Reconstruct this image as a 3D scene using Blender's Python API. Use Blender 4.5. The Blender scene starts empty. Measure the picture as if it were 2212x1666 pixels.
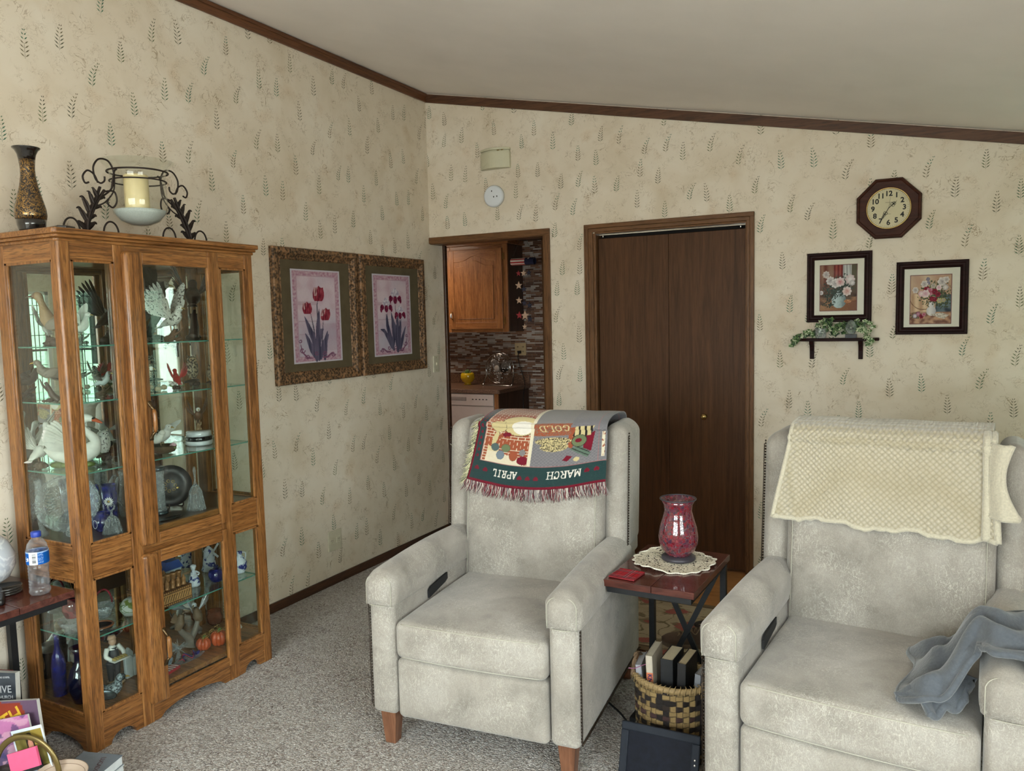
import bpy, bmesh, math, random
from mathutils import Vector, Matrix, noise
R_ = random.Random(7)
SC = bpy.context.scene
COL = SC.collection
pi = math.pi
def lin(c):
    return tuple(((x/255)/12.92 if x/255 <= .04045 else ((x/255+.055)/1.055)**2.4) for x in c)
def hexc(r, g, b): return lin((r, g, b))+(1.0,)

# ---------------------------------------------------------------- materials
MATS = {}
class NT:
    def __init__(s, name):
        s.m = bpy.data.materials.new(name); s.m.use_nodes = True
        s.t = s.m.node_tree; s.n = s.t.nodes; s.l = s.t.links
        s.n.clear()
        s.out = s.n.new('ShaderNodeOutputMaterial')
        s.b = s.n.new('ShaderNodeBsdfPrincipled')
        s.l.new(s.b.outputs[0], s.out.inputs[0])
        MATS[name] = s.m
    def new(s, ty, **k):
        n = s.n.new(ty)
        for a, v in k.items():
            if hasattr(n, a): setattr(n, a, v)
        return n
    def link(s, a, b): s.l.new(a, b)
    def coord(s, scale=(1,1,1), kind='Object', rot=(0,0,0)):
        tc = s.new('ShaderNodeTexCoord'); mp = s.new('ShaderNodeMapping')
        mp.inputs['Scale'].default_value = scale; mp.inputs['Rotation'].default_value = rot
        s.link(tc.outputs[kind], mp.inputs[0]); return mp.outputs[0]
    def noise(s, v, scale, detail=3, rough=.5, dist=0):
        n = s.new('ShaderNodeTexNoise'); n.inputs['Scale'].default_value = scale
        n.inputs['Detail'].default_value = detail; n.inputs['Roughness'].default_value = rough
        n.inputs['Distortion'].default_value = dist
        if v is not None: s.link(v, n.inputs['Vector'])
        return n.outputs[0]
    def vor(s, v, scale, feature='F1', out='Distance', rnd=1):
        n = s.new('ShaderNodeTexVoronoi', feature=feature); n.inputs['Scale'].default_value = scale
        n.inputs['Randomness'].default_value = rnd
        s.link(v, n.inputs['Vector']); return n.outputs[out]
    def ramp(s, f, stops, interp='LINEAR'):
        r = s.new('ShaderNodeValToRGB'); cr = r.color_ramp; cr.interpolation = interp
        while len(cr.elements) < len(stops): cr.elements.new(.5)
        for e, (p, c) in zip(cr.elements, stops):
            e.position = p; e.color = c if len(c) == 4 else tuple(c)+(1,)
        s.link(f, r.inputs[0]); return r.outputs[0]
    def mix(s, f, a, b, mode='MIX'):
        m = s.new('ShaderNodeMix', data_type='RGBA', blend_type=mode)
        for sock, v in ((m.inputs[0], f), (m.inputs[6], a), (m.inputs[7], b)):
            if isinstance(v, (int, float, tuple)): sock.default_value = v
            else: s.link(v, sock)
        return m.outputs[2]
    def math(s, op, a, b=None, c=None):
        m = s.new('ShaderNodeMath', operation=op)
        for i, v in enumerate((a, b, c)):
            if v is None: continue
            if isinstance(v, (int, float)): m.inputs[i].default_value = v
            else: s.link(v, m.inputs[i])
        return m.outputs[0]
    def bump(s, h, strength=.3, dist=.01):
        b = s.new('ShaderNodeBump'); b.inputs['Strength'].default_value = strength
        b.inputs['Distance'].default_value = dist
        s.link(h, b.inputs['Height']); s.link(b.outputs[0], s.b.inputs['Normal']); return b
    def set(s, **k):
        mp = dict(col='Base Color', rough='Roughness', metal='Metallic', trans='Transmission Weight', ior='IOR',
                  coat='Coat Weight', alpha='Alpha', sheen='Sheen Weight', spec='Specular IOR Level', emis='Emission Color', es='Emission Strength')
        for a, v in k.items():
            i = s.b.inputs[mp[a]]
            if isinstance(v, (int, float, tuple)): i.default_value = v
            else: s.link(v, i)
        return s
BLK = (0, 0, 0, 1); WHT = (1, 1, 1, 1)
def simple(name, col, rough=.5, metal=0, var=.08, coat=0, scale=40, bump=0, sheen=0, spec=.5):
    if name in MATS: return MATS[name]
    n = NT(name); c = n.coord()
    f = n.noise(c, scale, 3)
    dark = tuple(x*(1-var) for x in col[:3])+(1,); lt = tuple(min(1, x*(1+var)) for x in col[:3])+(1,)
    n.set(col=n.ramp(f, [(.3, dark), (.7, lt)]), rough=rough, metal=metal, coat=coat, sheen=sheen, spec=spec)
    if bump: n.bump(f, bump, .003)
    return n.m
def wood(name, dark, mid, light, axis='z', rough=.4, coat=.15, along=1.6, across=22, pore=.5, spec=.4):
    if name in MATS: return MATS[name]
    n = NT(name)
    sc = {'x': (along, across, across), 'y': (across, along, across), 'z': (across, across, along)}[axis]
    c = n.coord(sc)
    f = n.noise(c, 1.0, 4, .55, 1.6)
    base = n.ramp(f, [(.28, dark), (.5, mid), (.72, light)])
    s2 = tuple(x*8 for x in sc); s2 = tuple(v if v > 100 else v*1.1 for v in s2)
    c2 = n.coord(s2); p = n.noise(c2, 1.0, 2, .6)
    pm = n.ramp(p, [(.36, (pore, pore, pore, 1)), (.5, WHT)])
    n.set(col=n.mix(.75, base, pm, 'MULTIPLY'), rough=rough, coat=coat, spec=spec)
    n.bump(p, .12, .002)
    return n.m
def thin_glass(name, tint=(.93, .97, .95, 1), refl=1.0):
    n = NT(name); n.n.remove(n.b)
    t = n.new('ShaderNodeBsdfTransparent'); t.inputs[0].default_value = tint
    g = n.new('ShaderNodeBsdfGlossy'); g.inputs['Roughness'].default_value = 0.0
    g.inputs[0].default_value = (refl, refl, refl, 1)
    fr = n.new('ShaderNodeFresnel'); ge = n.new('ShaderNodeNewGeometry')
    n.link(n.math('MULTIPLY_ADD', ge.outputs['Backfacing'], 1/1.45-1.45, 1.45), fr.inputs[0])
    mx = n.new('ShaderNodeMixShader'); n.link(fr.outputs[0], mx.inputs[0]); n.link(t.outputs[0], mx.inputs[1]); n.link(g.outputs[0], mx.inputs[2])
    n.link(mx.outputs[0], n.out.inputs[0]); return n.m
def crystal(name, tint, body=.25, scale=120, bumpy=.6):
    # cut glass: part clear, part glossy facets, part pale body
    n = NT(name); c = n.coord(); v = n.vor(c, scale)
    n.set(col=n.ramp(v, [(.12, tint), (.42, tuple(x*.35 for x in tint[:3])+(1,)), (.75, tint)]), rough=.08, spec=1.0, coat=1.0)
    n.bump(v, bumpy, .004)
    t = n.new('ShaderNodeBsdfTransparent'); t.inputs[0].default_value = tuple(min(1, x*.3+.68) for x in tint[:3])+(1,)
    mx = n.new('ShaderNodeMixShader'); mx.inputs[0].default_value = body
    lw = n.new('ShaderNodeLayerWeight'); lw.inputs[0].default_value = .45
    f = n.math('ADD', n.math('MULTIPLY', lw.outputs['Facing'], .45), body); n.link(f, mx.inputs[0])
    n.link(t.outputs[0], mx.inputs[1]); n.link(n.b.outputs[0], mx.inputs[2]); n.link(mx.outputs[0], n.out.inputs[0]); return n.m
def painted(name, rough=.7, bumpscale=0, bump=.0, spec=.3, coat=0, sheen=0):
    if name in MATS: return MATS[name]
    n = NT(name); a = n.new('ShaderNodeVertexColor', layer_name='paint')
    c = n.coord(); f = n.noise(c, 90, 3)
    v = n.ramp(f, [(.3, (.9, .9, .9, 1)), (.7, WHT)])
    n.set(col=n.mix(.6, a.outputs[0], v, 'MULTIPLY'), rough=rough, spec=spec, coat=coat, sheen=sheen)
    if bump: n.bump(n.vor(c, bumpscale), bump, .002)
    return n.m

# ---------------------------------------------------------------- mesh builder
def bas(d):
    d = Vector(d).normalized(); a = Vector((0, 0, 1)) if abs(d.z) < .9 else Vector((1, 0, 0))
    u = d.cross(a).normalized(); return u, d.cross(u).normalized()
class MB:
    def __init__(s): s.v = []; s.f = []; s.mi = []; s.sm = []; s.m = 0; s.x = None
    def add(s, vs, fs, smooth=False):
        o = len(s.v)
        s.v += [tuple(s.x @ Vector(p)) if s.x is not None else tuple(p) for p in vs]
        for f in fs: s.f.append(tuple(i+o for i in f)); s.mi.append(s.m); s.sm.append(smooth)
        return s
    def box(s, x0, x1, y0, y1, z0, z1):
        return s.add([(x0,y0,z0),(x1,y0,z0),(x1,y1,z0),(x0,y1,z0),(x0,y0,z1),(x1,y0,z1),(x1,y1,z1),(x0,y1,z1)],
                     [(3,2,1,0),(4,5,6,7),(0,1,5,4),(1,2,6,5),(2,3,7,6),(3,0,4,7)])
    def bar(s, a, b, w, h, up=(0,0,1)):
        a = Vector(a); b = Vector(b); d = (b-a).normalized(); u = Vector(up)
        r = d.cross(u).normalized()*w/2; q = r.cross(d).normalized()*h/2
        vs = [a-r-q, a+r-q, a+r+q, a-r+q, b-r-q, b+r-q, b+r+q, b-r+q]
        return s.add(vs, [(0,1,2,3),(7,6,5,4),(4,5,1,0),(5,6,2,1),(6,7,3,2),(7,4,0,3)])
    def tube(s, pts, r, n=8, closed=False, cap=True):
        pts = [Vector(p) for p in pts]; N = len(pts); rr = r if isinstance(r, (list, tuple)) else [r]*N
        vs = []; fs = []; pu = None
        for i, p in enumerate(pts):
            if closed: d = pts[(i+1) % N]-pts[i-1]
            else: d = pts[min(i+1, N-1)]-pts[max(i-1, 0)]
            if d.length < 1e-9: d = Vector((0, 0, 1))
            d.normalize()
            if pu is None: u, w = bas(d)
            else:
                u = (pu-d*pu.dot(d))
                u = u.normalized() if u.length > 1e-6 else bas(d)[0]
                w = d.cross(u)
            pu = u; ri = rr[i]; ra, rb = ri if isinstance(ri, tuple) else (ri, ri)
            for k in range(n):
                a = 2*pi*k/n; vs.append(p+u*math.cos(a)*ra+w*math.sin(a)*rb)
        M = N if closed else N-1
        for i in range(M):
            j = (i+1) % N
            for k in range(n): fs.append((i*n+k, i*n+(k+1) % n, j*n+(k+1) % n, j*n+k))
        if cap and not closed: fs.append(tuple(range(n))[::-1]); fs.append(tuple((N-1)*n+k for k in range(n)))
        return s.add(vs, fs, True)
    def cyl(s, a, b, r0, r1=None, n=16): return s.tube([a, b], [r0, r0 if r1 is None else r1], n)
    def lathe(s, prof, c=(0,0,0), n=24, ax='z', smooth=True, ell=(1,1)):
        vs = []; fs = []; N = len(prof)
        for r, h in prof:
            for k in range(n):
                a = 2*pi*k/n; p, q = r*math.cos(a)*ell[0], r*math.sin(a)*ell[1]
                if ax == 'z': P = (c[0]+p, c[1]+q, c[2]+h)
                elif ax == 'y': P = (c[0]+p, c[1]+h, c[2]+q)
                else: P = (c[0]+h, c[1]+p, c[2]+q)
                vs.append(P)
        for i in range(N-1):
            for k in range(n): fs.append((i*n+k, i*n+(k+1) % n, (i+1)*n+(k+1) % n, (i+1)*n+k))
        if prof[0][0] > 1e-5: fs.append(tuple(range(n))[::-1])
        if prof[-1][0] > 1e-5: fs.append(tuple((N-1)*n+k for k in range(n)))
        return s.add(vs, fs, smooth)
    def ell(s, c, r, n=14, m=10, rot=None):
        vs = []; fs = []; rot = rot or Matrix.Identity(3); c = Vector(c)
        for i in range(m+1):
            t = pi*i/m
            for k in range(n):
                a = 2*pi*k/n
                vs.append(c+rot @ Vector((r[0]*math.sin(t)*math.cos(a), r[1]*math.sin(t)*math.sin(a), r[2]*math.cos(t))))
        for i in range(m):
            for k in range(n): fs.append((i*n+k, (i+1)*n+k, (i+1)*n+(k+1) % n, i*n+(k+1) % n))
        return s.add(vs, fs, True)
    def prism(s, poly, ax, a, b):
        # poly 2D in the two other axes (x->(y,z), y->(x,z), z->(x,y))
        def P(p, h): return {'x': (h, p[0], p[1]), 'y': (p[0], h, p[1]), 'z': (p[0], p[1], h)}[ax]
        n = len(poly)
        return s.add([P(p, a) for p in poly]+[P(p, b) for p in poly],
                     [tuple(range(n))[::-1], tuple(range(n, 2*n))]+[(i, (i+1) % n, (i+1) % n+n, i+n) for i in range(n)])
    def sheet(s, fn, nu, nv, smooth=True, thick=0):
        vs = [fn(i/nu, j/nv) for j in range(nv+1) for i in range(nu+1)]
        fs = [(j*(nu+1)+i, j*(nu+1)+i+1, (j+1)*(nu+1)+i+1, (j+1)*(nu+1)+i) for j in range(nv) for i in range(nu)]
        return s.add(vs, fs, smooth)
    def soft(s, c, size, r, m=8, bulge=(0,0,0), warp=None):
        h = [x/2 for x in size]; r = min(r, min(h)*.98)
        tick = []
        for a in range(3):
            e = [h[a]-r+r*math.tan(pi/4*k/4) for k in range(5)]
            inn = [-(h[a]-r)+2*(h[a]-r)*k/m for k in range(1, m)]
            tick.append([-x for x in e[::-1]]+inn+e)
        idx = {}; vs = []; fs = []
        def V(p):
            k = tuple(round(x, 6) for x in p)
            if k in idx: return idx[k]
            q = [max(-(h[i]-r), min(h[i]-r, p[i])) for i in range(3)]
            d = Vector([p[i]-q[i] for i in range(3)])
            P = Vector(q)+(d.normalized()*r if d.length > 1e-9 else d)
            t = [p[i]/h[i] for i in range(3)]
            for i in range(3):
                o = [j for j in range(3) if j != i]
                P[i] += bulge[i]*(t[i]**3)*(1-t[o[0]]**2)*(1-t[o[1]]**2)
            P += Vector(c)
            if warp: P = Vector(warp(P))
            idx[k] = len(vs); vs.append(tuple(P)); return idx[k]
        for a in range(3):
            b, g = (a+1) % 3, (a+2) % 3
            for sg in (-1, 1):
                for i in range(len(tick[b])-1):
                    for j in range(len(tick[g])-1):
                        q = []
                        for u, w in ((i, j), (i+1, j), (i+1, j+1), (i, j+1)):
                            p = [0, 0, 0]; p[a] = sg*h[a]; p[b] = tick[b][u]; p[g] = tick[g][w]; q.append(V(p))
                        fs.append(tuple(q) if sg > 0 else tuple(q[::-1]))
        return s.add(vs, fs, True)
def obj(name, mb, mat, parent=None, loc=None, wc=False, bev=0, solid=0, sub=0, rot=None, kind=None, label=None):
    me = bpy.data.meshes.new(name); vs = mb.v
    if wc and parent is not None:
        o = root_loc(parent); vs = [(a-o[0], b-o[1], c-o[2]) for a, b, c in vs]
    me.from_pydata(vs, [], mb.f)
    mats = mat if isinstance(mat, (list, tuple)) else [mat]
    for m in mats: me.materials.append(m)
    me.polygons.foreach_set('material_index', [min(i, len(mats)-1) for i in mb.mi])
    me.polygons.foreach_set('use_smooth', mb.sm)
    me.update()
    ob = bpy.data.objects.new(name, me); COL.objects.link(ob)
    if parent is not None: ob.parent = parent
    if loc: ob.location = loc
    if rot: ob.rotation_euler = rot
    if bev:
        b = ob.modifiers.new('b', 'BEVEL'); b.width = bev; b.segments = 2; b.limit_method = 'ANGLE'; b.angle_limit = .6
    if solid:
        b = ob.modifiers.new('s', 'SOLIDIFY'); b.thickness = solid; b.offset = 0
    if sub:
        b = ob.modifiers.new('u', 'SUBSURF'); b.levels = b.render_levels = sub
    if kind: ob['kind'] = kind
    if label: ob['label'] = label
    return ob
def root_loc(p):
    l = Vector((0, 0, 0))
    while p is not None: l += p.location; p = p.parent
    return l
def tag(o, label, cat, group=None):
    o['label'] = label; o['category'] = cat
    if group: o['group'] = group
    return o
def thing(name, label, cat, loc=(0,0,0), rz=0, group=None):
    o = bpy.data.objects.new(name, None); COL.objects.link(o); o.empty_display_size = .05
    o.location = loc; o.rotation_euler = (0, 0, rz); return tag(o, label, cat, group)
def struct(name, mb, mat, parent=None, **k):
    o = obj(name, mb, mat, parent, **k)
    if parent is None: o['kind'] = 'structure'
    return o
def dup(root, loc, rz, label=None, group=None, name=None):
    r = root.copy(); COL.objects.link(r); r.location = loc; r.rotation_euler = (0, 0, rz)
    if label: r['label'] = label
    if group: r['group'] = group
    def kids(a, b):
        for ch in list(a.children):
            c = ch.copy(); COL.objects.link(c); c.parent = b; kids(ch, c)
    kids(root, r); return r
def paint(name, pos, colf, nu, nv, mat, parent=None, solid=0, **k):
    mb = MB().sheet(pos, nu, nv)
    o = obj(name, mb, mat, parent, solid=solid, **k)
    at = o.data.color_attributes.new('paint', 'FLOAT_COLOR', 'POINT')
    buf = []
    for j in range(nv+1):
        for i in range(nu+1): c = colf(i/nu, j/nv); buf += [c[0], c[1], c[2], 1.0]
    at.data.foreach_set('color', buf); return o
def text_geo(mb, s, size, xf, ext=.0005, bold=0):
    cu = bpy.data.curves.new('t', 'FONT'); cu.body = s; cu.size = size; cu.extrude = ext; cu.align_x = 'CENTER'; cu.align_y = 'CENTER'; cu.offset = bold
    cu.resolution_u = 3
    o = bpy.data.objects.new('t', cu); COL.objects.link(o)
    dg = bpy.context.evaluated_depsgraph_get(); dg.update()
    me = o.evaluated_get(dg).to_mesh()
    mb.add([tuple(xf @ v.co) for v in me.vertices], [tuple(p.vertices) for p in me.polygons])
    o.evaluated_get(dg).to_mesh_clear(); bpy.data.objects.remove(o); bpy.data.curves.remove(cu)
def frame_xf(origin, xdir, ydir):
    x = Vector(xdir).normalized(); y = Vector(ydir).normalized(); z = x.cross(y)
    m = Matrix((x, y, z)).transposed().to_4x4(); m.translation = Vector(origin); return m
def spline(pts, n=8):
    P = [Vector(p) for p in pts]; out = []
    for i in range(len(P)-1):
        a, b, c, d = P[max(i-1, 0)], P[i], P[i+1], P[min(i+2, len(P)-1)]
        for k in range(n):
            t = k/n
            out.append(.5*((2*b)+(c-a)*t+(2*a-5*b+4*c-d)*t*t+(3*b-a-3*c+d)*t**3))
    out.append(P[-1]); return out
def lerp(a, b, t): return a+(b-a)*t
def mixc(a, b, t): t = max(0, min(1, t)); return tuple(a[i]+(b[i]-a[i])*t for i in range(3))
def n3(x, y, z=0): return noise.noise(Vector((x, y, z)))
# stroke font for painting words into woven cloth (unit box 0..1)
STROKES = {
 'A': [(0,0,.5,1),(1,0,.5,1),(.22,.38,.78,.38),(-.12,0,.2,0),(.8,0,1.12,0)],
 'P': [(.1,0,.1,1),(.1,1,.7,1),(.7,1,.9,.85),(.9,.85,.9,.65),(.9,.65,.7,.5),(.7,.5,.1,.5),(-.1,0,.35,0),(-.1,1,.2,1)],
 'R': [(.1,0,.1,1),(.1,1,.7,1),(.7,1,.88,.86),(.88,.86,.88,.66),(.88,.66,.7,.52),(.7,.52,.1,.52),(.45,.52,.95,0),(-.1,0,.35,0),(.8,0,1.1,0)],
 'I': [(.5,0,.5,1),(.25,0,.75,0),(.25,1,.75,1)],
 'L': [(.15,0,.15,1),(.15,0,.9,0),(.9,0,.9,.25),(-.05,1,.38,1)],
 'M': [(.05,0,.05,1),(.05,1,.5,.25),(.5,.25,.95,1),(.95,1,.95,0),(-.15,0,.25,0),(.75,0,1.15,0)],
 'C': [(.9,.78,.7,.98),(.7,.98,.35,.98),(.35,.98,.1,.7),(.1,.7,.1,.3),(.1,.3,.35,.02),(.35,.02,.7,.02),(.7,.02,.9,.22),(.9,.7,.9,1)],
 'H': [(.1,0,.1,1),(.9,0,.9,1),(.1,.5,.9,.5),(-.1,0,.3,0),(.7,0,1.1,0),(-.1,1,.3,1),(.7,1,1.1,1)],
 'G': [(.9,.78,.7,.98),(.7,.98,.35,.98),(.35,.98,.1,.7),(.1,.7,.1,.3),(.1,.3,.35,.02),(.35,.02,.75,.02),(.75,.02,.88,.15),(.88,.15,.88,.45),(.6,.45,1.0,.45)],
 'O': [(.5,1,.15,.8),(.15,.8,.05,.5),(.05,.5,.15,.2),(.15,.2,.5,0),(.5,0,.85,.2),(.85,.2,.95,.5),(.95,.5,.85,.8),(.85,.8,.5,1)],
 'D': [(.12,0,.12,1),(.12,1,.55,1),(.55,1,.9,.7),(.9,.7,.9,.3),(.9,.3,.55,0),(.55,0,.12,0),(-.08,0,.2,0),(-.08,1,.2,1)],
 'T': [(.5,0,.5,1),(0,1,1,1)],
}
def segd(px, py, a):
    x0, y0, x1, y1 = a; dx, dy = x1-x0, y1-y0; L = dx*dx+dy*dy
    t = 0 if L == 0 else max(0, min(1, ((px-x0)*dx+(py-y0)*dy)/L))
    return math.hypot(px-x0-t*dx, py-y0-t*dy)
def word_hit(w, px, py, x0, y0, cw, chh, gap, th, slant=0):
    # word drawn from x0 left to right, baseline y0; cw/chh letter size
    if py < y0-th*2 or py > y0+chh+th*2: return False
    px = px-slant*(py-y0)
    k = int((px-x0+gap/2)//(cw+gap))
    if k < 0 or k >= len(w): return False
    lx = x0+k*(cw+gap)
    for a in STROKES[w[k]]:
        if segd(px, py, (lx+a[0]*cw, y0+a[1]*chh, lx+a[2]*cw, y0+a[3]*chh)) < th: return True
    return False
# ---------------------------------------------------------------- shared materials
def m_wallpaper():
    n = NT('wallpaper'); c = n.coord()
    f = n.noise(c, 3.2, 4, .55, .6)
    base = n.ramp(f, [(.25, hexc(204,190,168)), (.5, hexc(216,204,186)), (.75, hexc(222,213,198))])
    warm = n.ramp(n.noise(c, 7, 3), [(.58, (0,0,0,1)), (.75, WHT)])
    base = n.mix(n.math('MULTIPLY', warm, .22), base, hexc(196,158,112))
    # pressed plant fibres: thin contour lines of warped noise, broken up by a mask
    g = n.noise(c, 16, 2, .5, 1.8); l = n.math('ABSOLUTE', n.math('SUBTRACT', g, .5))
    line = n.ramp(l, [(0, WHT), (.022, BLK)])
    mask = n.ramp(n.noise(c, 9, 2), [(.52, BLK), (.66, WHT)])
    g2 = n.noise(c, 34, 2, .5, 2.4); l2 = n.math('ABSOLUTE', n.math('SUBTRACT', g2, .5))
    line2 = n.ramp(l2, [(0, WHT), (.035, BLK)]); mask2 = n.ramp(n.noise(c, 14, 2), [(.5, BLK), (.62, WHT)])
    k = n.math('ADD', n.math('MULTIPLY', n.math('MULTIPLY', line, mask), .8), n.math('MULTIPLY', n.math('MULTIPLY', line2, mask2), .5))
    base = n.mix(k, base, hexc(140,118,88))
    n.set(col=base, rough=.62, spec=.25)
    return n.m
def m_carpet():
    n = NT('carpet'); c = n.coord()
    w = n.noise(c, 60, 2, .5)
    v = n.new('ShaderNodeVectorMath', operation='ADD'); n.link(c, v.inputs[0])
    s = n.new('ShaderNodeVectorMath', operation='SCALE'); s.inputs['Scale'].default_value = .02
    nc = n.new('ShaderNodeTexNoise'); nc.inputs['Scale'].default_value = 70; n.link(c, nc.inputs['Vector'])
    n.link(nc.outputs['Color'], s.inputs[0]); n.link(s.outputs[0], v.inputs[1]); cc = v.outputs[0]
    d = n.vor(cc, 135); col = n.vor(cc, 135, out='Color')
    sep = n.new('ShaderNodeSeparateColor'); n.link(col, sep.inputs[0])
    base = n.ramp(sep.outputs[0], [(.0, hexc(166,154,146)), (.3, hexc(204,196,188)), (.6, hexc(218,212,206)), (1, hexc(230,226,222))])
    fleck = n.ramp(sep.outputs[1], [(.82, BLK), (.87, WHT)])
    fn = n.ramp(n.noise(c, 5, 2), [(.4, (.15,.15,.15,1)), (.7, WHT)])
    base = n.mix(n.math('MULTIPLY', n.math('MULTIPLY', fleck, fn), .8), base, hexc(104,74,62))
    pit = n.ramp(d, [(.25, WHT), (.75, (.66,.63,.61,1))])
    n.set(col=n.mix(.9, base, pit, 'MULTIPLY'), rough=1, spec=.05, sheen=.3)
    n.bump(n.math('MULTIPLY', n.math('SUBTRACT', 1.0, d), 1), 1.0, .012)
    return n.m
def m_fabric(name, c0, c1, c2):
    n = NT(name); c = n.coord()
    f = n.noise(c, 6, 4, .6, .5)
    base = n.ramp(f, [(.3, c0), (.5, c1), (.7, c2)])
    cs = n.coord((1, 1, .45))
    g = n.noise(cs, 38, 2, .5, 2.8); l = n.math('ABSOLUTE', n.math('SUBTRACT', g, .5)); ln = n.ramp(l, [(0, WHT), (.035, BLK)])
    g2 = n.noise(c, 22, 3, .6, 3.5); l2 = n.math('ABSOLUTE', n.math('SUBTRACT', g2, .5)); ln2 = n.ramp(l2, [(0, WHT), (.02, BLK)])
    mk = n.ramp(n.noise(c, 5, 2), [(.4, BLK), (.62, WHT)])
    k = n.math('MULTIPLY', n.math('ADD', ln, ln2), n.math('ADD', n.math('MULTIPLY', mk, .5), .12))
    base = n.mix(k, base, hexc(204,199,188))
    fine = n.ramp(n.noise(c, 320, 2), [(.35, (.82,.82,.82,1)), (.65, WHT)])
    n.set(col=n.mix(.8, base, fine, 'MULTIPLY'), rough=.75, spec=.25, sheen=.35)
    n.bump(n.noise(c, 90, 3), .12, .003)
    return n.m
M_wp = m_wallpaper(); M_carpet = m_carpet()
M_fab = m_fabric('suede_fabric', hexc(136,130,122), hexc(158,151,142), hexc(174,168,160))
M_ceil = simple('ceiling_paint', hexc(234,227,222), .9, var=.03, scale=3)
M_trimd = wood('dark_trim', hexc(46,27,17), hexc(66,40,25), hexc(82,52,33), 'y', .35)
M_trimb = wood('ceiling_trim', hexc(74,42,22), hexc(98,60,35), hexc(112,70,42), 'y', .4)
M_trimbx = wood('ceiling_trim_x', hexc(66,40,25), hexc(86,56,38), hexc(98,66,45), 'x', .4)
M_casz = wood('casing_z', hexc(84,56,34), hexc(108,76,50), hexc(116,80,50), 'z', .4, 0, spec=.2)
M_casx = wood('casing_x', hexc(84,56,34), hexc(108,76,50), hexc(116,80,50), 'x', .4, 0, spec=.2)
M_doorw = wood('door_veneer', hexc(66,43,27), hexc(80,53,34), hexc(90,60,38), 'z', .45, 0, 1.2, 30, .75, spec=.15)
oakc = (hexc(98,60,28), hexc(140,92,48), hexc(168,118,68))
M_oz = wood('oak_z', *oakc, 'z', .33, .2, 2.2, 40, .3)
M_oy = wood('oak_y', *oakc, 'y', .33, .2, 2.2, 40, .3)
M_ox = wood('oak_x', *oakc, 'x', .33, .2, 2.2, 40, .3)
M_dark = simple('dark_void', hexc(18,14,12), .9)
M_glass = thin_glass('clear_pane')
M_shelf = thin_glass('shelf_glass', (.85,.95,.92,1))
M_white = simple('white_plastic', hexc(226,226,226), .4, var=.02)
M_ivory = simple('ivory_plastic', hexc(200,194,172), .4, var=.03)
M_black = simple('black_metal', hexc(30,31,34), .45, .3, var=.15)
M_brass = simple('brass', hexc(176,150,98), .25, .95)
M_chrome = simple('chrome', hexc(200,200,200), .12, 1)
M_vinyl = wood('vinyl_floor', hexc(150,100,58), hexc(176,122,76), hexc(190,138,90), 'x', .35, .2, 2, 12, .85)
M_ink = simple('black_ink', hexc(22,20,18), .6)

XR, YF, HC, SL = 4.3, -6.6, 3.074, -.202
def hz(x): return HC+SL*x
# ---------------------------------------------------------------- floors
CE = -1.38
f = MB(); f.box(-.1, XR+.1, YF-.1, CE, -.04, 0); f.box(0, .95, CE, .17, -.04, 0)
struct('floor', f, M_carpet)
f = MB(); f.box(.95, XR+.1, CE, .1, -.04, -.004); f.box(-3.2, 2.6, .17, 3.4, -.04, -.004)
struct('floor', f, M_vinyl)
# ---------------------------------------------------------------- walls
FERNC = [hexc(66,106,84), hexc(78,102,76), hexc(98,104,72), hexc(90,88,70), hexc(108,98,74)]
def fern_mats():
    out = []
    for i, c in enumerate(FERNC):
        out.append(simple('fern_ink_%d' % i, c, .8, var=.2, scale=25))
    return out
FM = fern_mats()
def add_fern(mb, P, rr):
    # P(a, b): point on the wall plane at offsets a (right), b (up)
    h = rr.uniform(.085, .108); kind = rr.choice([0, 0, 1, 2]); n = 7; wd = rr.uniform(.019, .024)
    bend = {0: rr.uniform(-.006, .006), 1: rr.uniform(.02, .035), 2: rr.uniform(-.012, .014)}[kind]
    ci = rr.randrange(5)
    for i in range(n):
        t = i/(n-1); z = h*t*.93; x = bend*t*t
        L = wd*(1-.72*t**1.8)*(1 if i else .9); up = L*.62+.003
        mb.m = 1+((ci+(1 if t > .6 else 0)) % 5)
        for sg in (-1, 1):
            if kind == 1 and sg == 1: Lx = L*.75
            else: Lx = L
            a = (x+sg*.0012, z); tip = (x+sg*Lx, z+up*(.9 if sg < 0 else 1.05)); md = ((a[0]+tip[0])/2, (a[1]+tip[1])/2)
            q = [a, (md[0]+sg*.0012, md[1]-.0022), tip, (md[0]-sg*.0014, md[1]+.0019)]
            vs = [P(*p) for p in q]; mb.add(vs, [(0, 1, 2, 3)])
    mb.m = 1+ci
    mb.add([P(-.0005, -.006), P(.0005, -.006), P(bend*.3+.0005, h*.5), P(bend*.3-.0005, h*.5)], [(0, 1, 2, 3)])
def fill(pts, per, lo, hi, zmax):
    S = [(a/100, b/100) for a, b in pts]; out = list(S)
    for k in (1, -1, 2, -2, 3, -3):
        for h in (0, 1, -1, 2, -2, 3, -3):
            for a, b in S:
                p = (a+h*per[0], b+h*per[1]+k*.54)
                if lo < p[0] < hi and .05 < p[1] < zmax(p[0])-.14 and all((p[0]-q[0])**2+(p[1]-q[1])**2 > .115**2 for q in out): out.append(p)
    return out
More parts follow.
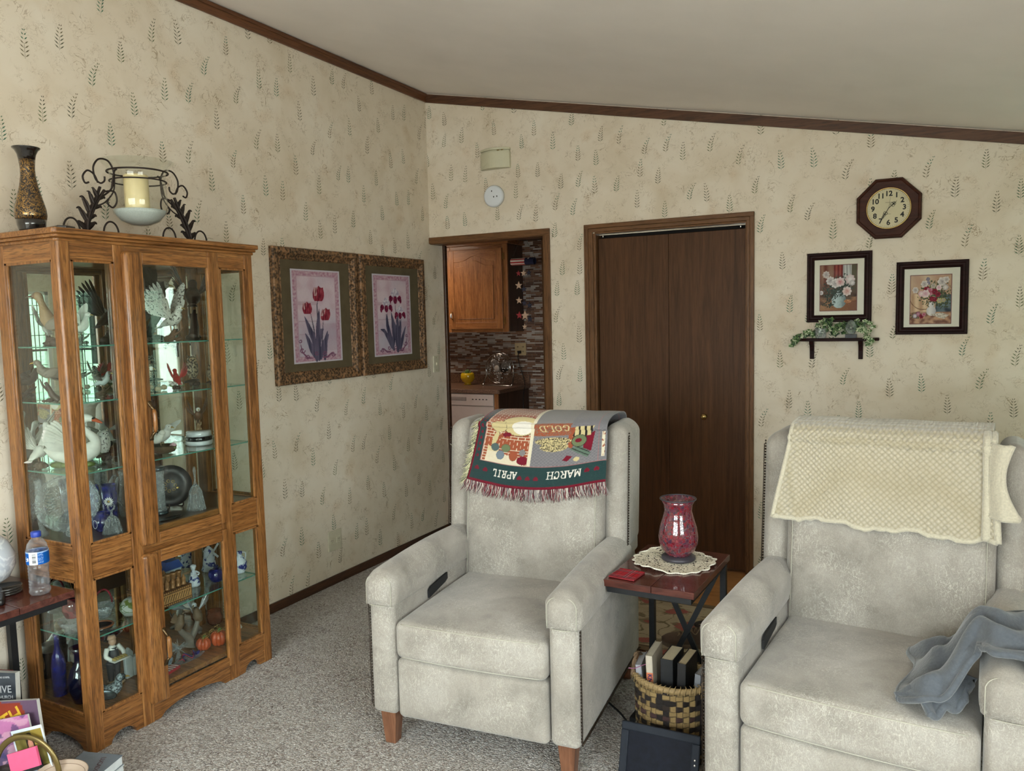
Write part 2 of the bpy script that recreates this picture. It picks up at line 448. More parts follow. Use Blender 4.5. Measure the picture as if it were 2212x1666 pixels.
FL = [(-284,224),(-273,257),(-272,203),(-268,234),(-259,264),(-258,210),(-256,238),(-246,253),(-244,199),(-240,284),(-239,230),(-232,266),(-227,245),(-216,279),(-214,227),(-211,255),(-202,282),(-200,229),(-198,257),(-197,202),(-188,272),(-187,218),(-182,248),(-180,194),(-174,285),(-173,231),(-169,263),(-168,209),(-159,297),(-157,243),(-156,189),(-155,135),(-155,82),(-153,274),(-153,28),(-152,220),(-150,112),(-149,59),(-148,5),(-144,299),(-142,244),(-141,273),(-140,219),(-139,83),(-138,30),(-137,111),(-136,57),(-135,4),(-130,288),(-129,234),(-126,73),(-125,19),(-124,264),(-123,210),(-121,103),(-120,49),(-115,247),(-112,86),(-112,280),(-111,226),(-111,32),(-109,118),(-108,64),(-107,11),(-100,259),(-99,205),(-96,98),(-96,290),(-96,44),(-94,236),(-91,75),(-91,21),(-86,290),(-85,236),(-82,264),(-82,210),(-81,75),(-81,21),(-79,103),(-78,49),(-72,280),(-71,226),(-68,64),(-68,11),(-66,256),(-66,201),(-63,94),(-62,41),(-59,293),(-58,238),(-54,271),(-54,77),(-53,217),(-53,24),(-51,109),(-50,56),(-49,5),(-42,251),(-41,197),(-38,89),(-38,36),(-38,282),(-37,228),(-34,66),(-33,13),(-28,256),(-26,201),(-26,284),(-24,230),(-24,94),(-23,41),(-21,69),(-20,15),(-14,245),(-11,84),(-10,31),(-9,275),(-8,221),(-7,167),(-6,114),(-5,61),(-4,7),(2,150),(4,97),(5,182),(7,129),(7,75),(8,22)]
FB = [(123,229),(127,260),(137,229),(139,257),(150,218),(155,249),(163,231),(167,264),(167,211),(178,243),(182,220),(192,218),(194,246),(205,211),(210,237),(219,220),(219,165),(219,111),(222,198),(222,143),(222,252),(223,88),(233,122),(233,232),(234,177),(238,208),(238,153),(238,99),(247,203),(248,93),(250,122),(250,231),(260,192),(261,247),(266,113),(266,223),(274,95),(278,186),(278,238),(279,128),(289,162),(289,107),(304,220),(304,110),(306,194),(316,99),(317,209),(322,129),(322,184),(330,167),(330,112),(330,222),(334,145),(335,200),(335,90),(345,124),(345,179),(3,290),(14,270),(28,271),(30,245),(19,247),(4,236),(15,215),(29,216),(54,218),(53,273),(40,260),(73,262),(68,285),(45,290),(82,269),(95,259),(108,272),(112,250),(84,243),(100,234),(68,231),(46,237),(82,215),(108,217),(95,204),(112,195),(0,258),(100,180),(95,150),(100,126),(96,96)]

rr = random.Random(3)
# left wall (runs a hand's width past the back wall into the opening)
w = MB(); w.box(-.1, 0, YF, .167, 0, HC)
for y, z in fill(FL, (.575, -.08), -4.6, .12, lambda v: HC-.05):
    if y > -.005 and z > 2.0: continue
    add_fern(w, lambda a, b, y=y, z=z: (.0006, y+a, z+b), rr)
struct('wall_left', w, [M_wp]+FM)
# back wall with two openings
KX, KZ, DX0, DX1, DZ = .879, 2.058, 1.225, 2.145, 2.045
w = MB()
def wallprism(x0, x1, z0, top=True):
    w.prism([(x0, z0), (x1, z0), (x1, hz(x1)), (x0, hz(x0))], 'y', 0, .12)
wallprism(0, KX, KZ); wallprism(KX, DX0, 0); wallprism(DX0, DX1, DZ)
W2 = (3.62, 4.22, .82, 1.88)
wallprism(DX1, W2[0], 0); wallprism(W2[0], W2[1], W2[3]); w.box(W2[0], W2[1], 0, .12, 0, W2[2]); wallprism(W2[1], XR+.1, 0)
for x, z in fill(FB, (.56, .15), 0.03, 3.55, lambda v: hz(v)-.04):
    if x < KX+.03 and z < 2.1 and z+.0 > 0: continue
    if DX0-.09 < x < DX1+.07 and z < 2.09: continue
    add_fern(w, lambda a, b, x=x, z=z: (x+a, -.0006, z+b), rr)
struct('wall_back', w, [M_wp]+FM)
# right wall with two windows, front wall with one (behind the camera)
def wall_x(x, wins, y0, y1, z1):
    m = MB(); ys = [y0]
    for a, b, c, d in wins: m.box(x, x+.1, ys[-1], a, 0, z1); m.box(x, x+.1, a, b, 0, c); m.box(x, x+.1, a, b, d, z1); ys.append(b)
    m.box(x, x+.1, ys[-1], y1, 0, z1); return m
W1 = (-.78, -.12, .82, 1.88); W3 = (-5.6, -3.6, .8, 2.0)
struct('wall_right', wall_x(XR, [W3, W1], YF, 0, hz(XR)+.0), M_wp)
W4 = (.9, 3.3, .7, 2.1)
m = MB()
def wp(x0, x1, z0, z1=None): m.prism([(x0, z0), (x1, z0), (x1, z1 or hz(x1)), (x0, z1 or hz(x0))], 'y', YF-.1, YF)
wp(-.1, W4[0], 0); wp(W4[0], W4[1], 0, W4[2]); wp(W4[0], W4[1], W4[3]); wp(W4[1], XR+.1, 0)
struct('wall_front', m, M_wp)
m = MB(); a = hz(-.1); b = hz(XR+.1)
m.prism([(-.1, a), (XR+.1, b), (XR+.1, b+.08), (-.1, a+.08)], 'y', YF-.1, .125)
struct('ceiling', m, M_ceil)
# ---------------------------------------------------------------- trims
t = MB(); t.box(0, .014, YF, 0, HC-.062, HC-.008); t.box(0, .02, YF, 0, HC-.026, HC-.006)
struct('trim_1', t, M_trimb, bev=.003)
t = MB(); t.prism([(0, hz(0)-.062), (XR, hz(XR)-.062), (XR, hz(XR)-.006), (0, hz(0)-.006)], 'y', -.014, 0)
struct('trim_2', t, M_trimbx, bev=.003)
t = MB(); t.box(0, .012, YF, .155, 0, .052); struct('baseboard_left', t, M_trimd, bev=.003)
t = MB()
for a, b in ((KX+.04, DX0-.05), (DX1+.045, XR)): t.box(a, b, -.012, 0, 0, .052)
struct('baseboard_back', t, M_trimd, bev=.003)
# kitchen opening: end of left wall, header, right casing
t = MB(); t.box(-.1, .018, .158, .19, 0, KZ); struct('trim_3', t, M_trimd, bev=.003)
t = MB(); t.box(0, .919, -.014, .0, KZ, 2.10); t.box(.001, KX, -.002, .125, KZ-.004, KZ+.012)
struct('trim_4', t, M_casx, bev=.003)
t = MB(); t.box(KX, .919, -.014, 0, 0, KZ); t.box(KX-.012, KX+.006, -.006, .13, 0, KZ)
struct('trim_5', t, M_casz, bev=.003)
# ---------------------------------------------------------------- bifold closet door
d = thing('door_1', 'brown wood veneer bifold closet door with brass knob', 'door', (DX0, .0, 0)); d['kind'] = 'structure'
t = MB()
for s0, s1 in ((1.157, 1.183), (1.183, 1.213)): t.box(s0, s1, -.018 if s0 < 1.18 else -.012, 0, 0, 2.10-(0 if s0 < 1.18 else .026))
t.box(1.213, DX0+.006, -.006, .12, 0, DZ)
t.box(DX1+.02, 2.189, -.018, 0, 0, 2.10); t.box(DX1, DX1+.02, -.012, 0, 0, 2.075); t.box(DX1-.006, DX1+.002, -.006, .12, 0, DZ)
obj('casing', t, M_casz, d, wc=True, bev=.003)
t = MB(); t.box(1.157, 2.189, -.019, 0, 2.075, 2.10); t.box(1.183, 2.165, -.013, 0, 2.052, 2.075); t.box(DX0, DX1, -.008, .12, DZ-.004, 2.052)
obj('casing', t, M_casx, d, wc=True, bev=.003)
for a, b in ((DX0+.014, 1.683), (1.6845, DX1-.008)):
    t = MB(); t.box(a, b, .022, .055, .012, 2.012); p = obj('door_panel', t, M_doorw, d, wc=True, bev=.002)
    if a > 1.6:
        k = MB(); k.lathe([(0, -.04), (.014, -.038), (.019, -.03), (.017, -.022), (.007, -.016), (.007, -.002), (.014, 0)], (1.9, .022, .925), 20, 'y')
        obj('knob', k, M_brass, p, wc=True, label='small round brass knob')
t = MB()
for x in (DX0+.04, DX1-.04): t.cyl((x, .035, 2.01), (x, .035, DZ), .005, n=8)
t.box(DX0, DX1, .03, .05, DZ-.012, DZ-.004)
obj('track', t, M_chrome, d, wc=True)
m = MB(); m.box(DX0, DX1, .09, .118, 0, DZ); struct('closet_shade_panel', m, M_dark)  # dark sheet behind the door gaps, standing in for the unlit closet interior
m = MB(); m.box(DX1-.03, 2.27, -.03, -.002, 0, .02); 
# ---------------------------------------------------------------- windows
def thin_named(): return thin_glass('textured_pane', (.30,.38,.32,1))
def leaded(name, pts, axis, pos, inward):
    a0, a1, z0, z1 = pts
    r = thing(name, 'leaded glass window with fine black came lines', 'window', ((a0+a1)/2, pos, z0) if axis == 'y' else (pos, (a0+a1)/2, z0)); r['kind'] = 'structure'
    def bx(mb, p0, p1, q0, q1, d0, d1):
        if axis == 'y': mb.box(p0, p1, pos+d0, pos+d1, q0, q1)
        else: mb.box(pos+d0, pos+d1, p0, p1, q0, q1)
    fr = MB(); e = .03
    for p0, p1, q0, q1 in ((a0, a0+e, z0, z1), (a1-e, a1, z0, z1), (a0, a1, z0, z0+e), (a0, a1, z1-e, z1)): bx(fr, p0, p1, q0, q1, .0, .06)
    obj('window_frame', fr, M_white, r, wc=True)
    g = MB(); bx(g, a0+e, a1-e, z0+e, z1-e, .03, .034); obj('pane', g, MATS.get('textured_pane') or thin_named(), r, wc=True)
    c = MB(); w = a1-a0; h = z1-z0
    for k in (.14, .2, .42, .62, .8, .86): bx(c, a0+w*k-.003, a0+w*k+.003, z0+e, z1-e, .024, .03)
    for k in (.06, .12, .3, .36, .62, .8, .88, .94): bx(c, a0+e, a1-e, z0+h*k-.003, z0+h*k+.003, .024, .03)
    bx(c, a0+e, a1-e, z0+h*.48, z0+h*.5, .02, .034)
    for k in range(18): bx(c, a0+w*(.44+.01*k), a0+w*(.4425+.01*k), z0+h*.36, z0+h*.8, .026, .029)
    obj('lead_came', c, M_black, r, wc=True)
leaded('window_1', W1, 'x', XR+.02, 1); leaded('window_2', W2, 'y', .03, 1)
def plainwin(name, pts, axis, pos):
    a0, a1, z0, z1 = pts
    r = thing(name, 'white framed window', 'window', ((a0+a1)/2, pos, z0) if axis == 'y' else (pos, (a0+a1)/2, z0)); r['kind'] = 'structure'
    fr = MB(); g = MB(); e = .05; am = (a0+a1)/2
    def bx(mb, p0, p1, q0, q1, d0, d1):
        if axis == 'y': mb.box(p0, p1, pos-d1, pos-d0, q0, q1)
        else: mb.box(pos+d0, pos+d1, p0, p1, q0, q1)
    for p0, p1, q0, q1 in ((a0, a0+e, z0, z1), (a1-e, a1, z0, z1), (am-.03, am+.03, z0, z1), (a0, a1, z0, z0+e), (a0, a1, z1-e, z1), (a0, a1, (z0+z1)/2-.02, (z0+z1)/2+.02)): bx(fr, p0, p1, q0, q1, 0, .06)
    obj('window_frame', fr, M_white, r, wc=True)
    bx(g, a0+e, a1-e, z0+e, z1-e, .03, .034); obj('pane', g, M_glass, r, wc=True)
plainwin('window_3', W3, 'x', XR+.02); plainwin('window_4', W4, 'y', YF-.02)
# ---------------------------------------------------------------- daylight
wd = bpy.data.worlds.new('World'); SC.world = wd; wd.use_nodes = True
nt = wd.node_tree; nt.nodes.clear()
o = nt.nodes.new('ShaderNodeOutputWorld'); b = nt.nodes.new('ShaderNodeBackground'); nt.links.new(b.outputs[0], o.inputs[0])
tc = nt.nodes.new('ShaderNodeTexCoord'); sp = nt.nodes.new('ShaderNodeSeparateXYZ'); nt.links.new(tc.outputs['Generated'], sp.inputs[0])
rp = nt.nodes.new('ShaderNodeValToRGB'); cr = rp.color_ramp
cr.elements[0].position = .42; cr.elements[0].color = (.62, .60, .57, 1)
cr.elements[1].position = .56; cr.elements[1].color = (.93, .96, 1, 1)
e = cr.elements.new(.49); e.color = (.68, .67, .66, 1)
nz = nt.nodes.new('ShaderNodeTexNoise'); nz.inputs['Scale'].default_value = 14; nt.links.new(tc.outputs['Generated'], nz.inputs['Vector'])
mm = nt.nodes.new('ShaderNodeMath'); mm.operation = 'MULTIPLY_ADD'; mm.inputs[1].default_value = .5; mm.inputs[2].default_value = .5; nt.links.new(sp.outputs['Z'], mm.inputs[0])
m2 = nt.nodes.new('ShaderNodeMath'); m2.operation = 'MULTIPLY_ADD'; m2.inputs[1].default_value = .12; m2.inputs[2].default_value = -.06; nt.links.new(nz.outputs[0], m2.inputs[0])
m3 = nt.nodes.new('ShaderNodeMath'); m3.operation = 'ADD'; nt.links.new(mm.outputs[0], m3.inputs[0]); nt.links.new(m2.outputs[0], m3.inputs[1])
nt.links.new(m3.outputs[0], rp.inputs[0]); nt.links.new(rp.outputs[0], b.inputs[0]); b.inputs[1].default_value = 11.0
def area(name, loc, rot, sx, sy, power, col=(1,1,1), portal=False):
    l = bpy.data.lights.new(name, 'AREA'); l.shape = 'RECTANGLE'; l.size = sx; l.size_y = sy; l.energy = power; l.color = col
    o = bpy.data.objects.new(name, l); COL.objects.link(o); o.location = loc; o.rotation_euler = rot
    if portal: l.cycles.is_portal = True
    return o
def portal(pts, axis, pos, sgn):
    a0, a1, z0, z1 = pts
    if axis == 'x': area('window_portal', (pos, (a0+a1)/2, (z0+z1)/2), (0, pi/2, 0), z1-z0, a1-a0, 1, portal=True)
    else: area('window_portal', ((a0+a1)/2, pos, (z0+z1)/2), (pi/2*sgn, 0, 0), a1-a0, z1-z0, 1, portal=True)
portal(W1, 'x', XR+.09, 1); portal(W3, 'x', XR+.09, 1); portal(W2, 'y', .1, -1); portal(W4, 'y', YF-.09, 1)
# warm ceiling light of the kitchen
area('kitchen_light', (-1.2, 1.2, 2.25), (0, 0, 0), .5, .5, 6.5, (1, .82, .64))
# ---------------------------------------------------------------- camera
CAM = [1690.54646, 3.05055, -4.60039, 1.5392, 0.48643, -0.08695, -0.02398]
def cam():
    f, cx, cy, cz, a, b, c = CAM
    fw = Vector((-math.sin(a)*math.cos(b), math.cos(a)*math.cos(b), math.sin(b))); r = Vector((math.cos(a), math.sin(a), 0)); u = r.cross(fw)
    r2 = r*math.cos(c)+u*math.sin(c); u2 = -r*math.sin(c)+u*math.cos(c)
    M = Matrix((r2, u2, -fw)).transposed().to_4x4(); M.translation = (cx, cy, cz)
    cd = bpy.data.cameras.new('camera'); cd.sensor_width = 36; cd.sensor_fit = 'HORIZONTAL'; cd.lens = f*36/2212; cd.clip_start = .05
    o = bpy.data.objects.new('camera', cd); COL.objects.link(o); o.matrix_world = M; SC.camera = o
cam()
SC.view_settings.view_transform = 'Standard'; SC.view_settings.look = 'None'; SC.view_settings.exposure = 1.0
SC.cycles.transparent_max_bounces = 24; SC.cycles.max_bounces = 9; SC.cycles.diffuse_bounces = 4
SC.cycles.adaptive_threshold = .08; SC.cycles.adaptive_min_samples = 16
# ---------------------------------------------------------------- recliners
M_leg = wood('chair_leg_wood', hexc(96,62,44), hexc(120,80,58), hexc(136,94,70), 'z', .4, .1, 2, 30, .8)
M_nail = simple('nail_head', hexc(58,48,40), .35, .7)
M_welt = simple('welt_cord', hexc(176,172,158), .7)
M_blk = simple('black_strap', hexc(24,25,28), .6)
M_strip = simple('dark_gimp', hexc(52,48,44), .7)
CH = dict(W=.79, aw=.106, D=.87, zs=.468, za=.645)
def ylean(z): return .11*max(0, z-.45)
def recliner(name, label, loc, rz, W, nails):
    t = thing(name, label, 'armchair', loc, rz)
    h = W/2; aw = .106; hi = h-aw
    F = M_fab
    # footrest and seat
    m = MB().soft((0, .035, .232), (2*hi-.008, .075, .218), .02, 8, (0, .018, 0)); obj('footrest', m, F, t)
    def sw(P):
        x, y, z = P
        if z > .41: z += .014*math.cos(pi*min(1, abs(x)/hi)*.5)*math.sin(pi*max(0, min(1, (y+.02)/.6)))
        if y < .05: y -= .012*(1-(x/hi)**2)
        return (x, y, z)
    m = MB().soft((0, .30, .41), (2*hi-.006, .62, .135), .028, 10, (0, 0, .014), sw); s = obj('seat_cushion', m, F, t)
    z0 = .41+.0675-.012
    def welt(z, yoff): return [(x, -.0016-.012*(1-(x/hi)**2)+yoff, z) for x in [(-hi+.03)+k*(2*hi-.06)/16 for k in range(17)]]
    obj('welt', MB().tube(welt(.4702, 0), .0017, 6), M_welt, s); obj('welt', MB().tube(welt(.3503, 0), .0017, 6), M_welt, s)
    # arms
    for sg in (-1, 1):
        xc = sg*(h-aw/2)
        def lw(P, xc=xc, sg=sg):
            x, y, z = P
            if y < .1 and z < .5: x -= sg*.0; 
            if z < .2 and y > .1: z += .0
            return (x, y, z)
        m = MB().soft((xc, .425, .335), (aw-.004, .85, .42), .022, 6, (.006, .01, 0), lw)
        a = obj('arm', m, F, t)
        def aw_(P, xc=xc):
            x, y, z = P
            kz = max(0, min(1, (z-.575)/.07)); z += kz*kz*(-.016*min(1, ((x-xc)/(aw/2))**2) + .008*math.sin(pi*min(1, max(0, y)/.7)))
            zl = .573; dz = min(max(zl-z, 0), .040); r_ = .046; s_ = (r_-math.sqrt(r_*r_-dz*dz))*.80; hx = (aw+.022)/2
            x = xc+(x-xc)*hx/(hx-s_); y = .345+(y-.345)*.365/(.365-s_)
            return (x, y, z)
        m = MB().soft((xc, .345, .592), (aw+.022, .73, .13), .046, 7, (.004, .012, .006), aw_)
        p = obj('arm_pad', m, F, a)
        # cuff seam on the front of the pad
        w = aw+.022; zc, r = .592, .05
        pts = [(xc-w/2+.014, -.010, .532)]+[(xc-w/2+.014+.034*(1-math.cos(u)), -.010-.004*math.sin(u)*0, .603+.034*math.sin(u)) for u in [pi/2*k/6 for k in range(7)]]
        pts += [(xc+w/2-.014-.034*(1-math.cos(u)), -.010, .603+.034*math.sin(u)) for u in [pi/2*k/6 for k in range(6, -1, -1)]]+[(xc+w/2-.014, -.010, .532)]
        m = MB().tube(spline(pts, 3), .0016, 6)
        m.tube([(xc-w/2+.03+(w-.06)*k/10, -.0195-.003*math.sin(pi*k/10), .535) for k in range(11)], .0012, 6)
        xi = xc-sg*(w/2+.0005); xo = xc+sg*(w/2+.0005)
        obj('welt', m, M_welt, p)
        if sg < 0:
            m = MB(); m.x = Matrix.Translation((xc+aw/2+.004, .33, .505))
            m.add([(0,-.085,-.028),(0,-.085,.002),(0,-.07,.012),(0,.07,.025),(0,.07,.0),(0,.05,-.008),(.007,-.085,-.028),(.007,-.085,.002),(.007,-.07,.012),(.007,.07,.025),(.007,.07,.0),(.007,.05,-.008)],
                  [(5,4,3,2,1,0),(6,7,8,9,10,11)]+[(i,(i+1)%6,(i+1)%6+6,i+6) for i in range(6)])
            obj('recline_strap', m, M_blk, a, label='black fabric pull strap on the inner side')
        # nail heads: front vertical edge, sloping hem
        pts = []
        for k in range(34): pts.append((xc+sg*(aw/2+.001), .018, .15+k*.0112))
        m = MB()
        for p3 in pts: m.ell(p3, (.004, .004, .0045), 6, 4)
        m.tube([(xc+sg*(aw/2+.002), y, .138+.0*y) for y in (.02, .3, .6, .83)], .004, 6)
        m.tube([(xc+sg*(aw/2+.0045), .012, z) for z in (.15, .35, .53)], .0014, 6)
        n = obj('nail_trim', m, M_nail, a, label='row of dark nail heads along the edge')
    # rear shell
    m = MB().soft((0, .80, .52), (W-.03, .12, .80), .03, 6, (0, .015, 0)); obj('rear_panel', m, F, t)
    # back cushion with lean
    hb = hi+.012
    def bw(P):
        x, y, z = P
        y += ylean(z); u = (z-.42)/.7
        if y-ylean(z) < .62: y -= .022*math.exp(-((z-.66)/.17)**2)*(1-(x/hb)**2)
        k = max(0, (z-.95)/.17); x *= 1-.05*k*k
        return (x, y, z)
    m = MB().soft((0, .655, .765), (2*hb, .16, .70), .045, 10, (0, .02, .012), bw); b = obj('backrest', m, F, t)
    for sg in (-1, 1): m = MB(); m.tube([(sg*(hb-.024), .572+ylean(z), z) for z in (.46, .6, .75, .9, 1.02)], .0016, 6); obj('welt', m, M_welt, b)
    # wings
    for sg in (-1, 1):
        xw = sg*(h-.048)
        def ww(P, xw=xw, sg=sg):
            x, y, z = P; y += ylean(z)*.75
            k = max(0, (z-1.0)/.11)
            if k > 0: z -= .02*((x-xw+sg*-.03)/.05)**2*0+.018*k*max(0, (x-xw)*sg/.04)
            return (x, y, z)
        m = MB().soft((xw, .745, .852), (.094, .235, .51), .038, 7, (.004, .006, .0), ww)
        w = obj('wing', m, F, t)
        m = MB()
        xo = xw+sg*.0475
        for k in range(44):
            z = .63+k*.0102; m.ell((xo, .65+ylean(z)*.75, z), (.0035, .004, .004), 6, 4)
        m.tube([(xo+sg*.001, .636+ylean(z)*.75, z) for z in (.62, .8, .95, 1.06)], .0016, 6)
        obj('nail_trim', m, M_nail, w, label='row of dark nail heads along the edge')
        m = MB(); m.tube([(xw-sg*.04, .628+ylean(.98)*.75, .965), (xw, .624+ylean(.98)*.75, .975), (xw+sg*.044, .634+ylean(.98)*.75, 1.0)], .0014, 6)
        obj('welt', m, M_welt, w)
        # hinge gusset behind the arm pad
        m = MB().soft((sg*(h-.03), .78, .60), (.05, .16, .09), .02, 4); obj('side_gusset', m, F, t)
    # legs
    for sx in (-1, 1):
        for y, back in ((.05, 0), (.80, 1)):
            m = MB(); x = sx*(h-.055); a, b2 = .031, .021; dy = .03 if back else 0
            vs = [(x-a, y-a, .13), (x+a, y-a, .13), (x+a, y+a, .13), (x-a, y+a, .13), (x-b2, y-b2+dy, 0), (x+b2, y-b2+dy, 0), (x+b2, y+b2+dy, 0), (x-b2, y+b2+dy, 0)]
            m.add(vs, [(0,1,2,3),(7,6,5,4),(4,5,1,0),(5,6,2,1),(6,7,3,2),(7,4,0,3)])
            obj('leg', m, M_leg, t, bev=.003)
    return t
C1 = (1.693, -2.40, 0); A1 = .095
C2 = (2.893, -2.40, 0); A2 = -.083
recliner('recliner', 'pale grey suede wing recliner with a calendar throw over its back', C1, A1, .79, 1)
recliner('recliner', 'pale grey suede wing recliner with a cream waffle blanket over its back', C2, A2, .82, 1)
def chairpt(C, A, p):
    c, s = math.cos(A), math.sin(A)
    return (C[0]+c*p[0]-s*p[1], C[1]+s*p[0]+c*p[1], C[2]+p[2])

# drape path over a chair back: t<0 front (hanging), 0..1 over the top, then down behind
def drape(s, zt=1.128, off=.012, ztop_front=1.09):
    # s = arc length measured from the front top edge, negative = down the front
    yf = .575+ylean(1.08)-off-.012; yb = .905
    if s <= 0:
        z = ztop_front+s; return (.575+ylean(z)-off-.014*math.exp(-((z-.66)/.17)**2), z)
    a = (yb-yf)/2; L = pi*a*.62
    if s < L*1.45:
        u = s/(L*1.45); ang = pi*(1-u)
        return (yf+a+a*math.cos(ang), ztop_front+(zt-ztop_front)*math.sin(ang)**.55*1.0)
    return (yb+.004, ztop_front-(s-L*1.45))
# ---------------------------------------------------------------- calendar throw
def in_ell(u, v, cx, cy, rx, ry, th=0):
    c, s = math.cos(th), math.sin(th); x = (u-cx)*c+(v-cy)*s; y = -(u-cx)*s+(v-cy)*c
    return (x/rx)**2+(y/ry)**2
def in_poly(u, v, P):
    r = False; j = len(P)-1
    for i in range(len(P)):
        if (P[i][1] > v) != (P[j][1] > v) and u < (P[j][0]-P[i][0])*(v-P[i][1])/(P[j][1]-P[i][1])+P[i][0]: r = not r
        j = i
    return r
def heart_up(u, v, cx, cy, r):
    # heart with its point up (the throw hangs upside down)
    x = (u-cx)/r; y = -(v-cy)/r
    return (x*x+y*y-.6)**3-x*x*y**3*1.1 < 0
TW, TH_ = .615, .60
c_green = lin((38,62,62)); c_red = lin((112,22,40)); c_cream = lin((214,204,180)); c_tan = lin((196,180,134)); c_rust = lin((150,78,52))
c_grey = lin((126,122,122)); c_blk = lin((40,36,34)); c_blue = lin((112,124,136)); c_sage = lin((104,116,84)); c_white = lin((222,216,206)); c_pinkst = lin((160,104,104))
# units: metres; x 0..TW left to right, y distance up from the bottom edge of the cloth (before fringe)
def throw_col(x, y, W):
    xr = x/W; y = y/.85 if y < .092 else .108+(y-.092)/.76
    if y >= .108:
        for (a, b), (c, d) in zip(((0, 0), (.07, .078), (.445, .288), (.94, .50)), ((.07, .078), (.445, .288), (.94, .50), (1.001, .615))):
            if xr <= c: x = lerp(b, d, (xr-a)/(c-a)); break
    if y < .014: return c_red
    if xr < .018: return c_red
    if y < .108:
        for hx, hy in ((.036, .072), (.078, .070), (.243, .055), (.280, .055), (.318, .055), (.535, .076), (.575, .076)):
            if heart_up(x, y, hx, hy, .0125): return c_red
        # the words hang upside down: mirrored in both directions
        if word_hit('APRIL', .226-x, .078-y, .0, .0, .0165, .032, .0068, .0022): return c_white
        if word_hit('MARCH', .508-x, .085-y, .0, .0, .0225, .034, .0068, .0023): return c_white
        return c_green
    if x < .078:
        k = (y-.12) % .034
        if heart_up(x, k, .046, .017, .0115): return c_red
        if x < .018: return c_red
        return c_green
    if abs(x-.078) < .003 or y < .112: return c_pinkst
    yy = y-.112
    if x < .288:   # cat panel
        if x > .281 or x < .083: return c_cream
        u, v = x-.083, yy
        # curtain and eggs
        for (a, b, rx, ry, c) in ((.178, .028, .026, .024, c_red), (.135, .05, .018, .028, c_rust), (.078, .046, .018, .026, c_blue), (.098, .088, .020, .022, c_sage), (.05, .085, .018, .022, lin((80,96,96))), (.172, .072, .014, .018, c_grey)):
            e = in_ell(u, v, a, b, rx, ry)
            if e < 1: return c if e < .82 or c is c_red else mixc(c, c_blk, .3)
        # bunny body
        e1 = in_ell(u, v, .145, .235, .085, .075); e2 = in_ell(u, v, .055, .205, .036, .034)
        e3 = in_ell(u, v, .045, .135, .011, .045, -.2)
        if in_ell(u, v, .10, .165, .013, .012) < 1 or in_ell(u, v, .085, .16, .01, .012) < 1: return c_red
        if in_ell(u, v, .068, .15, .008, .022, -.5) < 1: return c_rust
        for e in (e2, e3, e1):
            if e < 1: return c_blk if e > .93 else (c_white if in_ell(u, v, .16, .21, .045, .04) < 1 else c_tan)
        if in_ell(u, v, .04, .215, .006, .005) < 1: return c_blk
        # bricks
        if v > .10-.06*math.sin(u*9) or u < .015+.02*v or u > .185:
            by = int(v/.0155); fx = (u+(by % 2)*.016) % .032
            if (v % .0155) < .0022 or fx < .0024: return c_cream
            return c_rust
        return lin((212,200,176)) if v < .06 else lin((206,190,150))
    if x < .50:    # leprechaun panel with the GOLD pot
        u, v = x-.288, yy
        if u < .006: return c_cream
        if v > .165 and u < .125:
            if word_hit('GOLD', .118-u, .222-v, .0, .0, .0195, .032, .0062, .0018, -.15): return c_tan
            if v < .235: return c_rust if n3(x*300, y*300) < .15 else lin((120,110,96))
            return c_grey
        if in_ell(u, v, .07, .135, .058, .022) < 1 or in_ell(u, v, .075, .105, .045, .026) < 1:
            k = n3(x*260, y*260); return c_blk if abs(k) < .12 else c_tan
        e = in_ell(u, v, .152, .128, .024, .034)
        if in_ell(u, v, .15, .13, .01, .012) < 1: return c_red
        if e < 1: return c_sage if e < .85 else c_blk
        if in_poly(u, v, [(.13,.155),(.142,.205),(.20,.20),(.186,.15)]): return c_tan if (int(u*160) % 3) else c_blk
        if in_poly(u, v, [(.165,.15),(.20,.17),(.19,.06),(.165,.085)]): return c_red
        if in_poly(u, v, [(.122,.09),(.16,.10),(.19,.05),(.18,.03)]): return lin((92,112,98)) if (int((u+v)*200) % 4) else c_blk
        if in_poly(u, v, [(.118,.20),(.14,.20),(.15,.15),(.13,.09),(.118,.10)]): return c_rust
        if in_poly(u, v, [(.105,.03),(.118,.055),(.135,.045),(.12,.02)]): return c_red
        if in_ell(u, v, .148, .028, .009, .012) < 1: return c_tan
        return lin((132,128,130)) if (int(x*520)+int(y*520)) % 2 else lin((104,102,108))
    u, v = x-.50, yy
    if u < .004: return c_pinkst
    if .042 < u < .085 and .02 < v < .16:
        return c_cream if n3(x*60, y*60) < .25 else c_rust
    return lin((128,126,128)) if (int(x*520)+int(y*520)) % 2 else lin((104,102,108))
M_woven = painted('woven_cotton', .95, 420, .5, .1, sheen=.3)
def th_len(x): return .60
def throw_pos(u, v):
    # u 0..1 left-right, v 0..1 bottom front edge -> behind
    zb = .826 - .022*math.sin(pi*min(1, max(0, (u-.12)/.88)))**1.5 + .012*(1-u)*0
    zb = .850+(.020*math.cos(2*pi*u)) - .006*math.sin(3*pi*u)+.02*u
    front = 1.09-zb; total = front+.52
    s = -front+v*total
    y, z = drape(s, zt=1.142)
    xl = lerp(-.278, -.205, min(1, max(0, v/.42))**.8); xr_ = .322+.012*min(1, v*1.5)
    x = lerp(xl, xr_, u)
    if s < .02: y -= .024*max(0, 1-(x/.31)**2)
    rip = .004*math.sin(u*19+v*3)+.005*math.sin(u*8+1)
    if s < 0: y += -.004-abs(rip)*.8*(-s/.27)
    if x < -.40 and s < 0:   # passes over the edge of the wing
        y -= .035*min(1, (-.27-x)/.06)
        y = min(y, .585)
    return (x, y, z+(.004*n3(u*5, v*5) if s > 0 else 0))
t = thing('calendar_throw', 'woven calendar throw with fringe hanging upside down over the left recliner', 'throw', C1, A1)
